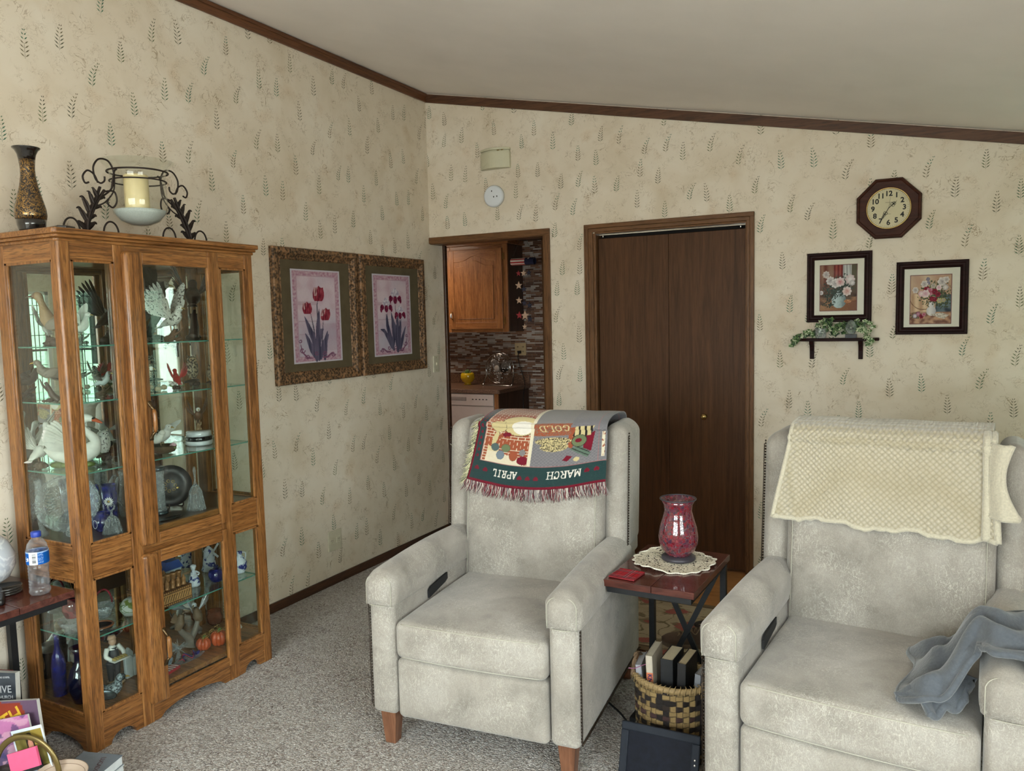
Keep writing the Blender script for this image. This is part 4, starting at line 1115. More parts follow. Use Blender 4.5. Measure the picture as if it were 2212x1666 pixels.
bird('swan_figurine', 'smaller white swan figurine behind the large swan', .12, -2.86, S3z, 2.0, .10, (K_white, K_white, K_white, K_nest), 'perch', 'up', .9, 1.0, 'rock', seed=14)
owl('owl_figurine', 'small barred owl figurine beside the large swan', .20, -2.655, S3z, -.3, .115, K_snowy, K_white)
t = bird('dove_figurine', 'white dove figurine with outstretched wing above a twig nest', .25, -2.43, S3z+.0, .2, .10, (K_white, K_white, K_white, K_nest), 'perch', 'spread', 1.15, 0, 'nest', seed=15)
m = MB(); loft(m, [(-.03, -.05, .075), (.0, -.055, .07), (.03, -.06, .062), (.05, -.06, .085)], [.008, .022, .018, .012], 10); m.ell((.055, -.06, .09), (.013, .012, .012), 10, 8); obj('second_bird', m, K_white, t)
m = MB(); m.lathe([(.02, .0), (.045, .008), (.052, .03), (.045, .034), (.03, .02), (0, .016)], (.03, -.03, 0), 16); obj('nest', m, K_nest, t)
m = MB()
for i in range(6): m.ell((.07+.007*math.cos(i*1.05), -.02+.007*math.sin(i*1.05), .034), (.007, .007, .005), 8, 6)
m.ell((.07, -.02, .038), (.006, .006, .006), 8, 6); obj('rose', m, K_pink, t)
m = MB(); feathers(m, (.06, -.02, .016), (1, .3, .3), (.2, -1, .3), 4, .022, .028, .006, (0, 0, 1)); obj('leaves', m, K_green, t)
t = thing('round_pedestal', 'round white and black banded pedestal under the bald eagle', 'stand', (.24, -2.235, S3z+.0006))
m = MB(); m.lathe([(.052, 0), (.056, .004), (.056, .018), (.050, .022)], n=28); obj('foot', m, K_wht_gl, t)
m = MB(); m.lathe([(.053, .018), (.057, .024), (.057, .036), (.052, .04)], n=28); obj('band', m, K_black, t)
m = MB(); m.lathe([(.052, .036), (.052, .058), (.046, .062), (0, .062)], n=28); obj('top', m, K_wht_gl, t)
bird('eagle_figurine', 'bald eagle figurine with lifted brown wings on the banded pedestal', .24, -2.235, S3z+.0635, -.6, .080, (K_brown, K_brown, K_white, K_tan), 'perch', 'up', 1.0, 0, 'log', seed=16)
# deck: crystal and glass
t = thing('crystal_plate', 'large cut crystal plate standing upright at the left of the deck', 'plate', (.17, -2.80, Dz+.115))
m = MB(); m.x = Matrix.Rotation(-.55, 4, 'Z') @ Matrix.Rotation(-.18, 4, 'Y')
m.lathe([(0, .006), (.03, .004), (.034, .007), (.075, .003), (.078, .006), (.108, .014), (.110, .011), (.08, -.001), (.03, -.002), (0, 0)], (0, 0, 0), 48, 'x'); obj('plate', m, K_cry, t)
m = MB(); m.x = Matrix.Rotation(-.55, 4, 'Z') @ Matrix.Rotation(-.18, 4, 'Y')
for r in (.05, .078, .104): m.tube([(.012, r*math.cos(a*pi/20), r*math.sin(a*pi/20)) for a in range(40)], .0018, 5, closed=True)
for k in range(36):
    a = k*pi/18; m.tube([(.008, .036*math.cos(a), .036*math.sin(a)), (.009, .074*math.cos(a), .074*math.sin(a))], .0016, 4)
obj('cut_rays', m, K_cry, t)
def vessel(name, label, cat, x, y, z, prof, mat, n=24, scale=1, group=None):
    m = MB(); m.lathe([(r*scale, h*scale) for r, h in prof], (0, 0, 0), n); o = obj(name, m, mat, None, loc=(x, y, z+.0006)); tag(o, label, cat, group); return o
vz = [(.018,0),(.02,.003),(.015,.012),(.018,.05),(.024,.11),(.026,.15),(.0245,.15),(.022,.11),(.016,.05),(.0,.02)]
vessel('glass_vase', 'tall slim cut crystal vase in back left corner of the deck', 'vase', .12, -2.875, Dz, [(.02,0),(.022,.01),(.009,.03),(.013,.06),(.015,.2),(.018,.215),(.016,.215),(.012,.2),(.008,.06)], K_cry, 12)
vessel('cobalt_vase', 'cobalt blue glass vase partly behind the cabinet post', 'vase', .12, -2.665, Dz, vz, K_cobg)
t = thing('cobalt_vase', 'cobalt blue glass vase painted with a white daisy', 'vase', (.20, -2.648, Dz+.0006))
m = MB(); m.lathe([(.026,0),(.028,.004),(.027,.08),(.031,.158),(.029,.158),(.025,.08),(0,.01)], n=28); obj('glass', m, K_cobg, t)
m = MB(); m.x = frame_xf((.0285*math.cos(-.75), .0285*math.sin(-.75), .095), (math.sin(.75), math.cos(.75), 0), (0, 0, 1))
for k in range(14):
    a = k*2*pi/14; c, s = math.cos(a), math.sin(a); m.add([(c*.004, s*.004, .001), (c*.012-s*.0025, s*.012+c*.0025, .0015), (c*.019, s*.019, .001), (c*.012+s*.0025, s*.012-c*.0025, .0015)], [(0,3,2,1)])
obj('daisy', m, K_white, t)
m = MB(); m.x = frame_xf((.0285*math.cos(-.75), .0285*math.sin(-.75), .095), (math.sin(.75), math.cos(.75), 0), (0, 0, 1)); m.ell((0, 0, .001), (.005, .005, .002), 8, 5); obj('daisy_centre', m, K_gold, t)
t = thing('cobalt_bowl', 'round cobalt blue glass bowl etched with white lines', 'bowl', (.27, -2.735, Dz+.0006))
m = MB(); m.lathe([(.018,0),(.02,.003),(.034,.02),(.036,.042),(.026,.06),(.016,.066),(.018,.074),(.015,.074),(.012,.064),(0,.05)], n=24); obj('glass', m, K_cobg, t)
m = MB()
for k in range(5):
    a = k*1.25; m.tube([(.0365*math.cos(a+.25*math.cos(q)), .0365*math.sin(a+.25*math.cos(q)), .034+.016*math.sin(q)) for q in [i*pi/6 for i in range(12)]], .0008, 4, closed=True)
obj('etched_lines', m, K_white, t)
def bell(label, x, y, H, r, heart):
    t = thing('crystal_bell', label, 'bell', (x, y, Dz+.0006))
    m = MB(); n = 24; pr = [(r, 0), (r*.93, H*.06), (r*.78, H*.25), (r*.66, H*.42), (r*.42, H*.52), (r*.16, H*.58)]
    m.lathe(pr, n=n)
    for k in range(12):
        a = k*pi/6; m.tube([(p*math.cos(a)*1.01, p*math.sin(a)*1.01, h) for p, h in pr], .0016, 4)
    obj('bell_body', m, K_cry, t)
    m = MB()
    if heart:
        m.cyl((0, 0, H*.56), (0, 0, H*.72), r*.13, r*.1, 10)
        m.tube([(0, r*.38*(math.sin(q)**3), H*.84+r*.026*(13*math.cos(q)-5*math.cos(2*q)-2*math.cos(3*q))) for q in [i*pi/12 for i in range(24)]], r*.10, 7, closed=True)
    else: m.lathe([(r*.14, H*.56), (r*.2, H*.6), (r*.1, H*.66), (r*.13, H*.8), (r*.2, H*.9), (r*.1, H*.98), (0, H)], n=10)
    obj('bell_handle', m, K_cry, t); return t
bell('ribbed crystal bell with heart shaped handle', .335, -2.737, .115, .036, True)
bell('clear glass bell with straight faceted handle', .33, -2.345, .185, .038, False)
t = thing('glass_tankard', 'tall clear glass tankard with pewter rings beside the black plate', 'tankard', (.25, -2.462, Dz+.0006))
m = MB(); m.lathe([(.030,0),(.032,.006),(.026,.012),(.029,.018),(.025,.03),(.024,.16),(.027,.19),(.025,.19),(.022,.16),(.021,.03),(0,.024)], n=20); obj('glass', m, K_cry, t)
m = MB(); m.lathe([(.027,.182),(.030,.186),(.030,.194),(.027,.198)], n=20); m.lathe([(.032,.0),(.034,.003),(.034,.01),(.031,.013)], n=20); obj('pewter_ring', m, K_pew, t)
m = MB(); m.tube(spline([(-.02, -.014, .17), (-.045, -.03, .165), (-.05, -.034, .10), (-.022, -.015, .06)], 5), .004, 7); obj('handle', m, K_pew, t)
t = thing('glass_pitcher', 'clear glass pitcher with curved handle in front of the mirror', 'pitcher', (.15, -2.535, Dz+.0006))
m = MB(); m.lathe([(.028,0),(.032,.01),(.034,.06),(.026,.13),(.024,.16),(.03,.19),(.028,.19),(.022,.16),(.024,.13),(.032,.06),(0,.01)], n=24); obj('glass', m, K_cry, t)
m = MB(); m.tube(spline([(.01, -.024, .175), (.02, -.058, .16), (.018, -.062, .10), (.01, -.034, .05)], 5), .004, 7); obj('handle', m, K_cry, t)
t = thing('black_plate', 'black glazed plate with gold floral emblem standing behind the glass bell', 'plate', (.19, -2.36, Dz+.093))
RB = Matrix.Rotation(-.45, 4, 'Z') @ Matrix.Rotation(-.2, 4, 'Y')
m = MB(); m.x = RB; m.lathe([(0, .003), (.045, .003), (.052, .008), (.088, .016), (.089, .013), (.05, 0), (0, 0)], (0, 0, 0), 40, 'x'); obj('plate', m, mc('black_plate_glaze', 20,18,22, .4), t)
m = MB(); m.x = RB
for k in range(7):
    a = k*2*pi/7; m.tube([(.0045, .022*math.cos(a)+.006*math.cos(q), .022*math.sin(a)+.006*math.sin(q)) for q in [i*pi/4 for i in range(8)]], .0011, 4, closed=True)
m.x = RB @ frame_xf((.0045, -.002, 0), (0, 1, 0), (0, 0, 1)); text_geo(m, 'el\nPeru', .016, Matrix.Identity(4)) if 0 else None
m.ell((0.032, -.012, 0), (.007, .005, .001), 8, 4); obj('gold_emblem', m, K_gold, t)
m = MB(); m.tube(spline([(-.02, -.03, -.0915), (.03, -.035, -.0905), (.035, -.035, -.07)], 4), .003, 6); m.tube(spline([(-.02, .03, -.0915), (.03, .035, -.0905), (.035, .035, -.07)], 4), .003, 6)
obj('plate_stand', m, K_dkbrown, t)
t = thing('crystal_dish', 'covered cut crystal dish in front corner of the deck', 'dish', (.31, -2.862, Dz+.0006))
m = MB(); m.lathe([(.02,0),(.016,.012),(.033,.022),(.036,.034),(.033,.034),(0,.02)], n=18); obj('bowl', m, K_cry, t)
m = MB(); m.lathe([(.036,.035),(.03,.055),(.014,.072),(.005,.078),(.008,.088),(0,.095)], n=18); obj('lid', m, K_cry, t)
t = thing('glass_tray', 'small shiny dark tray with gold rim lying in front of the glass bell', 'tray', (.36, -2.50, Dz+.0006))
m = MB(); m.lathe([(.001,0),(.022,0),(.026,.004),(.022,.002),(0,.002)], n=24, ell=(.8, 2)); obj('tray', m, K_black, t)
# lower shelf
t = thing('chess_set_box', 'carved wooden chess box with pale fretwork sides', 'box', (.28, -2.505, LSz+.0006))
m = MB(); m.box(-.10, .085, -.085, .085, 0, .062); obj('box_body', m, mc('walnut', 92,56,36, .35), t, bev=.002)
m = MB()
M_fret = mc('fretwork', 176,132,84, .5)
for face in (0, 1):
    for k in range(17):
        if face == 0: m.box(.085, .0865, -.08+k*.0096, -.0745+k*.0096, .052, .058); m.box(.085, .0865, -.08+k*.0096, -.0745+k*.0096, .004, .010)
        else: m.box(-.095+k*.011, -.089+k*.011, -.0865, -.085, .052, .058); m.box(-.095+k*.011, -.089+k*.011, -.0865, -.085, .004, .010)
m.box(.085, .0862, -.08, .08, .014, .048); m.box(-.095, .08, -.0862, -.085, .014, .048)
obj('fretwork', m, M_fret, t)
m = MB()
for k in range(12): m.bar((.0868, -.072+k*.012, .018), (.0868, -.060+k*.012, .044), .003, .001)
for k in range(13): m.bar((-.088+k*.0125, -.0868, .018), (-.078+k*.0125, -.0868, .044), .003, .001)
obj('fret_cutout', m, K_dkbrown, t)
pm = mc('chess_bronze', 156,112,72, .35, metal=.2, scale=90, var=.25, bump=.4)
def chess(h, king):
    pr = [(.0115,0),(.0115,.004),(.009,.007),(.0095,h*.3),(.0085,h*.38),(.010,h*.45),(.0095,h*.62),(.0105,h*.7),(.009,h*.76),(.006,h*.86),(.0035,h)]
    if king: pr = [(.0125,0),(.0125,.004),(.0095,.008),(.010,h*.4),(.009,h*.5),(.0115,h*.56),(.010,h*.75),(.0125,h*.82),(.0125,h*.97),(.009,h*.98),(0,h*.93)]
    m = MB(); m.lathe(pr, n=12)
    if not king: m.ell((0, 0, h), (.0035, .0035, .004), 8, 6)
    return m
pz = LSz+.0006+.0626
p0 = obj('chess_piece', chess(.038, False), pm); tag(p0, 'short carved brown chess pawn standing on the fretwork box', 'chess piece', 'chess pawns on the carved box')
q0 = obj('chess_piece', chess(.056, True), pm); tag(q0, 'taller carved brown chess piece with flat crown on the fretwork box', 'chess piece', 'crowned chess pieces on the carved box')
first = {0: True, 1: True}
for r, (xx, tall) in enumerate(((.345, 0), (.318, 1), (.225, 0), (.198, 1))):
    for k in range(6):
        src = q0 if tall else p0
        o = src if first[tall] else src.copy()
        if not first[tall]: COL.objects.link(o)
        first[tall] = False; o.location = (xx, -2.577+k*.0265, pz)
t = fig('girl_figurine', 'blue and white glazed figurine of a seated girl beside the chess pieces', .25, -2.315, LSz)
m = MB(); m.lathe([(.024,0),(.026,.008),(.022,.03),(.013,.052),(.011,.062),(.006,.07)], n=18); obj('dress', m, K_delft, t)
m = MB(); m.ell((0, 0, .08), (.011, .011, .012), 12, 8); m.lathe([(.014, .084), (.011, .092), (0, .096)], n=14)
for s in (-1, 1): m.tube(spline([(0, s*.012, .062), (.012, s*.020, .052), (.02, s*.006, .05)], 4), .004, 6)
obj('head_and_arms', m, K_wht_gl, t)
t = fig('windmill_figurine', 'blue and white glazed windmill figurine at back of the lower shelf', .14, -2.135, LSz)
m = MB(); m.lathe([(.034,0),(.036,.006),(.030,.02),(.022,.085),(.024,.09),(.015,.105),(0,.115)], n=8); obj('tower', m, K_delft, t)
m = MB()
for k in range(4):
    a = pi/4+k*pi/2; m.x = Matrix.Translation((.027, 0, .092)) @ Matrix.Rotation(a, 4, 'X'); m.box(-.001, .001, -.002, .008, 0, .045)
obj('sails', m, K_wht_gl, t)
t = thing('glass_apple', 'cobalt blue glass apple on the lower shelf', 'ornament', (.30, -2.235, LSz+.0006))
m = MB(); m.lathe([(.012,0),(.024,.004),(.034,.022),(.036,.038),(.030,.054),(.016,.060),(.006,.055),(0,.053)], n=24); obj('apple', m, K_cobg, t)
m = MB(); m.tube(spline([(0, 0, .053), (.002, 0, .066), (.008, .002, .076)], 4), .0028, 6); obj('stem', m, K_cobg, t)
t = thing('delft_jug', 'white glazed jug with blue flowers seen through the right pane', 'jug', (.30, -2.10, LSz+.0006))
m = MB(); m.lathe([(.018,0),(.020,.004),(.030,.025),(.030,.05),(.018,.072),(.010,.080),(.012,.098),(.010,.098),(.008,.08),(0,.06)], n=22); obj('jug_body', m, K_delft, t)
m = MB(); m.tube(spline([(0, .012, .092), (0, .034, .084), (0, .034, .06), (0, .026, .045)], 4), .003, 6); obj('handle', m, K_wht_gl, t)
t = fig('house_figurine', 'small blue roofed glazed house behind the chess set', .13, -2.35, LSz+.0)
m = MB(); m.box(-.03, .03, -.045, .045, 0, .075); obj('walls', m, mc('house_wall', 176,190,200, .3), t)
m = MB(); m.prism([(-.052, .072), (.052, .072), (.03, .11), (-.03, .11)], 'x', -.036, .036); obj('roof', m, mc('house_roof', 60,84,150, .3), t)
m = MB()
for k in range(4): m.box(.03, .031, -.036+k*.02, -.026+k*.02, .03, .055)
m.box(.03, .0315, -.045, .045, .004, .02); obj('windows', m, mc('house_yellow', 190,180,80, .4), t)
t = thing('wooden_bowl', 'shallow dark bowl with brown wooden rim at front of the lower shelf', 'bowl', (.33, -2.81, LSz+.0006))
m = MB(); m.lathe([(.03,0),(.040,.004),(.044,.018),(.041,.018),(.035,.010),(0,.009)], n=32); obj('bowl_body', m, K_black, t)
m = MB(); m.tube([(.0435*math.cos(a), .0435*math.sin(a), .018) for a in [q*pi/18 for q in range(36)]], .0035, 7, closed=True); obj('wooden_rim', m, mc('rim_brown', 128,74,42, .4), t)
t = thing('glass_basket', 'clear glass basket with arched red handle on the lower shelf', 'basket', (.22, -2.72, LSz+.0006))
m = MB(); m.lathe([(.022,0),(.026,.004),(.034,.03),(.042,.05),(.039,.05),(.03,.028),(0,.008)], n=20); obj('bowl', m, K_cry, t)
m = MB(); m.tube([(0, .038*math.cos(a), .048+.062*math.sin(a)) for a in [pi*k/14 for k in range(15)]], .0038, 8); obj('handle', m, K_redg, t)
t = thing('paperweight', 'round swirled green and white art glass paperweight', 'paperweight', (.30, -2.655, LSz+.0006))
m = MB(); m.lathe([(.015,0),(.032,.004),(.042,.022),(.042,.04),(.030,.06),(.014,.070),(0,.072)], n=26); obj('glass', m, K_swirl, t)
m = MB()
for k in range(5): m.tube([(.0425*math.cos(a)*math.cos(k*.3), .0425*math.sin(a)*.98, .036+.030*math.sin(a*2+k)*.5+.0*k) for a in [i*pi/10 for i in range(20)]], .0012, 4, closed=True)
obj('swirl', m, K_green, t)
t = thing('glass_heart_jar', 'rounded deep red glass jar near the side table', 'jar', (.25, -2.862, LSz+.0506))
m = MB(); m.lathe([(.010,0),(.026,.008),(.036,.035),(.035,.06),(.026,.078),(.016,.082),(.015,.075),(0,.07)], n=24); obj('jar', m, K_redg, t)
t = thing('crystal_bowl', 'low fluted crystal bowl holding the red glass jar', 'bowl', (.25, -2.862, LSz+.0006))
m = MB(); m.lathe([(.03,0),(.034,.004),(.028,.012),(.046,.030),(.052,.046),(.049,.046),(.04,.03),(0,.02)], n=16, smooth=False); m.cyl((0,0,.015),(0,0,.0495),.02,.02,12); obj('bowl', m, K_cry, t)
t = thing('crystal_bowl', 'second cut crystal bowl in back left corner of the lower shelf', 'bowl', (.15, -2.76, LSz+.0006))
m = MB(); m.lathe([(.03,0),(.034,.004),(.028,.012),(.046,.030),(.056,.056),(.052,.056),(.04,.03),(0,.02)], n=16, smooth=False); obj('bowl', m, K_cry, t)
# bottom compartment
t = fig('man_figurine', 'figurine of a market man in dark overalls holding a tray of fish', .235, -2.705, BASE)
m = MB(); rocks(m, .045, .04, .02, 8, 2); obj('base', m, K_tan, t)
m = MB()
for s in (-1, 1): loft(m, [(0, s*.013, .012), (0, s*.014, .045), (0, s*.012, .085)], [.010, .012, .017], 10)
loft(m, [(0, 0, .08), (0, 0, .115), (0, 0, .145)], [(.020,.026), (.022,.026), (.014,.018)], 12); obj('overalls', m, mc('overall_dark', 44,46,52, .6), t)
m = MB()
for s in (-1, 1): loft(m, [(0, s*.022, .145), (.012, s*.036, .12), (.034, s*.026, .108)], [.010, .009, .006], 8)
loft(m, [(0, 0, .138), (0, 0, .152)], [.02, .01], 10); obj('shirt', m, K_white, t)
m = MB(); m.ell((.003, 0, .168), (.015, .014, .017), 12, 9); m.lathe([(.017, .178), (.013, .19), (0, .192)], n=12); obj('head', m, mc('skin_glaze', 196,156,130, .4), t)
m = MB(); m.box(.022, .058, -.034, .034, .102, .106); tr = obj('tray', m, K_white, t)
m = MB()
for k in range(5): m.ell((.04, -.024+k*.012, .110), (.016, .005, .005), 8, 6)
obj('fish', m, mc('fish_gold', 176,150,80, .3), tr)
t = thing('crystal_castle', 'frosted glass castle shaped block on the cabinet floor', 'ornament', (.25, -2.635, BASE+.0006))
for a, b, h in ((0, -.016, .10), (.0, .018, .085), (-.02, .0, .115)):
    m = MB(); m.prism([(b-.016, 0), (b+.016, 0), (b+.018, h*.8), (b, h), (b-.018, h*.8)], 'x', a-.008, a+.008); obj('tower', m, K_frost, t, bev=.003)
bird('bird_figurine', 'engraved grey glass quail resting on the cabinet floor', .345, -2.805, BASE, 1.0, .118, (m_speck('engraved_glass', hexc(54,64,72), hexc(150,164,172), 150, .5), K_pew, K_pew, K_pew), 'perch', 'fold', 1, 0, 'none', seed=20)
vessel('glass_vase', 'round dark blue glass vase behind the side pane', 'vase', .27, -2.865, BASE, [(.022,0),(.026,.004),(.04,.05),(.042,.09),(.03,.13),(.016,.15),(.014,.19),(.03,.215),(.028,.215),(.012,.19),(0,.15)], K_dnavy)
vessel('glass_vase', 'tall narrow dark blue glass bottle vase in back left corner', 'vase', .14, -2.865, BASE, [(.02,0),(.026,.004),(.026,.12),(.02,.16),(.009,.19),(.009,.235),(.013,.24),(.011,.24),(0,.2)], K_cobg)
t = thing('boot_vase', 'dark glazed boot shaped vase with pale cuff', 'vase', (.17, -2.80, BASE+.0006), -.6)
m = MB(); loft(m, [(.055, 0, .012), (.03, 0, .018), (.0, 0, .025), (-.012, 0, .055), (-.01, 0, .12)], [.012, .018, .022, .022, .026], 12); obj('boot', m, K_black, t)
m = MB(); m.lathe([(.027,.115),(.031,.12),(.031,.145),(.027,.148),(.024,.14)], (-.010, 0, 0), 18); obj('cuff', m, K_grey, t)
t = fig('driftwood_birds', 'two brown carved birds on a forked piece of driftwood', .235, -2.345, BASE)
m = MB(); loft(m, [(0, 0, .004), (0, .005, .035), (0, -.03, .075), (0, -.045, .10)], [.034, .018, .013, .010], 10); loft(m, [(0, .004, .03), (0, .035, .07), (0, .05, .105)], [.016, .012, .009], 10); obj('driftwood', m, K_grey, t)
for y, z, s in ((-.045, .098, 1), (.05, .10, -1)):
    m = MB(); loft(m, [(0, y-.012*s, z+.0), (0, y, z+.025), (0, y+.006*s, z+.048), (0, y+.012*s, z+.062)], [.012, .021, .015, .012], 12); m.tube([(0, y+.018*s, z+.062), (0, y+.034*s, z+.072)], [.005, .001], 6)
    feathers(m, (0, y-.004*s, z+.03), (0, -s*.35, 1), (0, -s*.9, .5), 4, .05, .045, .006, (1, 0, 0)) if s > 0 else None
    obj('carved_bird', m, mc('drift_brown', 120,98,76, .5), t)
t = thing('crystal_star', 'spiky clear crystal star ornament', 'ornament', (.30, -2.455, BASE+.0006))
m = MB(); rr = random.Random(4); m.ell((0, 0, .05), (.012, .012, .012), 10, 8)
for k in range(26):
    d = Vector((rr.uniform(-1, 1), rr.uniform(-1, 1), rr.uniform(-.8, 1))).normalized(); L = rr.uniform(.03, .048); m.tube([Vector((0, 0, .05)), Vector((0, 0, .05))+d*L], [.005, .0006], 5)
m.cyl((0, 0, 0), (0, 0, .04), .016, .004, 12); obj('star', m, K_cry, t)
for k, (x, y, s, lb) in enumerate(((.31, -2.335, .030, 'smaller orange glazed pumpkin with gold tinsel on the cabinet floor'), (.33, -2.268, .036, 'larger orange glazed pumpkin beside the cabinet door edge'))):
    t = thing('pumpkin', lb, 'pumpkin', (x, y, BASE+.0006))
    m = MB()
    for q in range(8):
        a = q*pi/4; m.ell((s*.42*math.cos(a), s*.42*math.sin(a), s*.86), (s*.62, s*.42, s*.86), 12, 9, Matrix.Rotation(a, 3, 'Z'))
    obj('pumpkin_body', m, K_orange, t)
    m = MB(); m.tube(spline([(0, 0, s*1.55), (.003, 0, s*1.9), (.012, .004, s*2.1)], 4), [.006]*4+[.005]*5, 7); obj('stem', m, K_green, t)
    m = MB(); rr = random.Random(k)
    for q in range(9):
        p = [Vector((0, 0, s*1.6))]; 
        for _ in range(5): p.append(p[-1]+Vector((rr.uniform(-.018, .018), rr.uniform(-.018, .018), rr.uniform(-.002, .012))))
        m.tube(spline(p, 3), .0009, 4)
    obj('tinsel', m, K_gold, t)
t = thing('ribbon_dish', 'low glass dish with red and blue ribbons on the cabinet floor', 'dish', (.335, -2.43, BASE+.0006))
m = MB(); m.lathe([(.03,0),(.04,.002),(.048,.008),(.045,.006),(0,.003)], n=24, ell=(.6, 1.6)); obj('dish', m, K_cry, t)
for c, q, nm in ((K_redg, 0, 'red_ribbon'), (K_cobg, 1, 'blue_ribbon')):
    m = MB(); m.tube([(.018*math.sin(a*2+q)-.004, -.045+.09*a/6+(.006 if q else -.006), .014+.007*math.sin(a*3+q)) for a in [k*.25 for k in range(25)]], (.009) if 0 else [(.010, .002)]*25, 8); obj(nm, m, c, t)
t = thing('candy_box', 'small flat red and white box on the cabinet floor behind the lower door', 'box', (.355, -2.545, BASE+.0006), .2)
m = MB(); m.box(-.02, .02, -.04, .04, 0, .012); obj('box_body', m, mc('box_red', 176,50,60, .4), t, bev=.001)
m = MB(); 
for k in range(5): m.box(-.018, .018, -.036+k*.016, -.030+k*.016, .012, .0126)
obj('white_stripes', m, K_white, t)
t = fig('angel_figurine', 'slim white angel figurine seen through the right pane', .26, -2.10, BASE)
m = MB(); m.lathe([(.020,0),(.022,.003),(.013,.02),(.009,.06),(.011,.075),(.005,.083)], n=16); m.ell((0, 0, .091), (.008, .008, .009), 10, 8); obj('robed_body', m, K_white, t)
for s in (-1, 1):
    m = MB(); feathers(m, (-.004, s*.004, .07), (-.3, s*1, -1), (-.3, s*1, .4), 5, .03, .03, .005, (1, 0, 0)); obj('wing', m, K_white, t)
t = thing('copper_pot', 'hammered copper pot in back right corner of the cabinet floor', 'pot', (.12, -2.105, BASE+.0006))
m = MB(); m.lathe([(.022,0),(.034,.012),(.036,.04),(.030,.06),(.033,.066),(.030,.064),(.026,.05),(0,.02)], n=22); obj('pot', m, mc('copper', 150,84,54, .25, metal=.6), t)
bird('dove_figurine', 'white glazed dove figurine with one lifted wing on the cabinet floor', .135, -2.22, BASE, -.9, .085, (K_wht_gl, K_wht_gl, K_wht_gl, K_grey), 'perch', 'up', 1.2, .1, 'tall', seed=22)
vessel('glass_ball', 'pale blue glass ball beside the crystal star', 'ornament', .30, -2.515, BASE, [(.008,0),(.022,.010),(.027,.026),(.022,.042),(.008,.052),(0,.053)], crystal('blue_ball_glass', (.35,.5,.62,1), .6, 20, .05), 20)
# ---------------------------------------------------------------- on top of the cabinet
TZ = 1.8826
def m_etched():
    n = NT('etched_black_brass'); c = n.coord(); w = n.noise(c, 62, 3, .6, 1.5); l = n.math('ABSOLUTE', n.math('SUBTRACT', w, .5))
    k = n.ramp(l, [(.02, WHT), (.05, BLK)])
    n.set(col=n.mix(k, hexc(26,20,18), hexc(168,132,76)), metal=n.math('MULTIPLY', k, .9), rough=.3, coat=.5); return n.m
t = thing('brass_vase', 'tall black vase etched with gold foliage standing on the cabinet corner', 'vase', (.20, -2.875, TZ+.0006))
KB = simple('black_lacquer', hexc(22,18,17), .2, coat=.8)
m = MB(); m.lathe([(.036,0),(.040,.004),(.041,.010),(.046,.026),(.049,.046)], n=36); obj('foot', m, KB, t)
m = MB(); m.lathe([(.049,.046),(.052,.062),(.050,.085),(.040,.125),(.030,.165),(.0245,.20),(.0235,.225),(.0265,.258)], n=36); obj('vase_body', m, m_etched(), t)
m = MB(); m.lathe([(.0265,.258),(.030,.275),(.037,.290),(.045,.297),(.0455,.300),(.042,.300),(.034,.292),(.026,.27),(.022,.23)], n=36); obj('lip', m, KB, t)
m = MB(); m.prism([(-.045,-.02),(.055,-.035),(.075,-.015),(.06,.03),(-.03,.028)], 'z', 0, .012)
o = obj('leather_case', m, KB, None, loc=(.33, -2.865, TZ+.0006), bev=.004); tag(o, 'flat black leather case lying beside the etched vase on the cabinet', 'case')
t = thing('candle_holder', 'wrought iron scroll stand holding a glass hurricane bowl on the cabinet', 'candle holder', (.25, -2.465, TZ+.0006))
KI = simple('wrought_iron', hexc(44,34,30), .55, .4, var=.2)
def iron(m, pts, r=.0035, sub=7): m.tube(spline(pts, sub), r, 7)
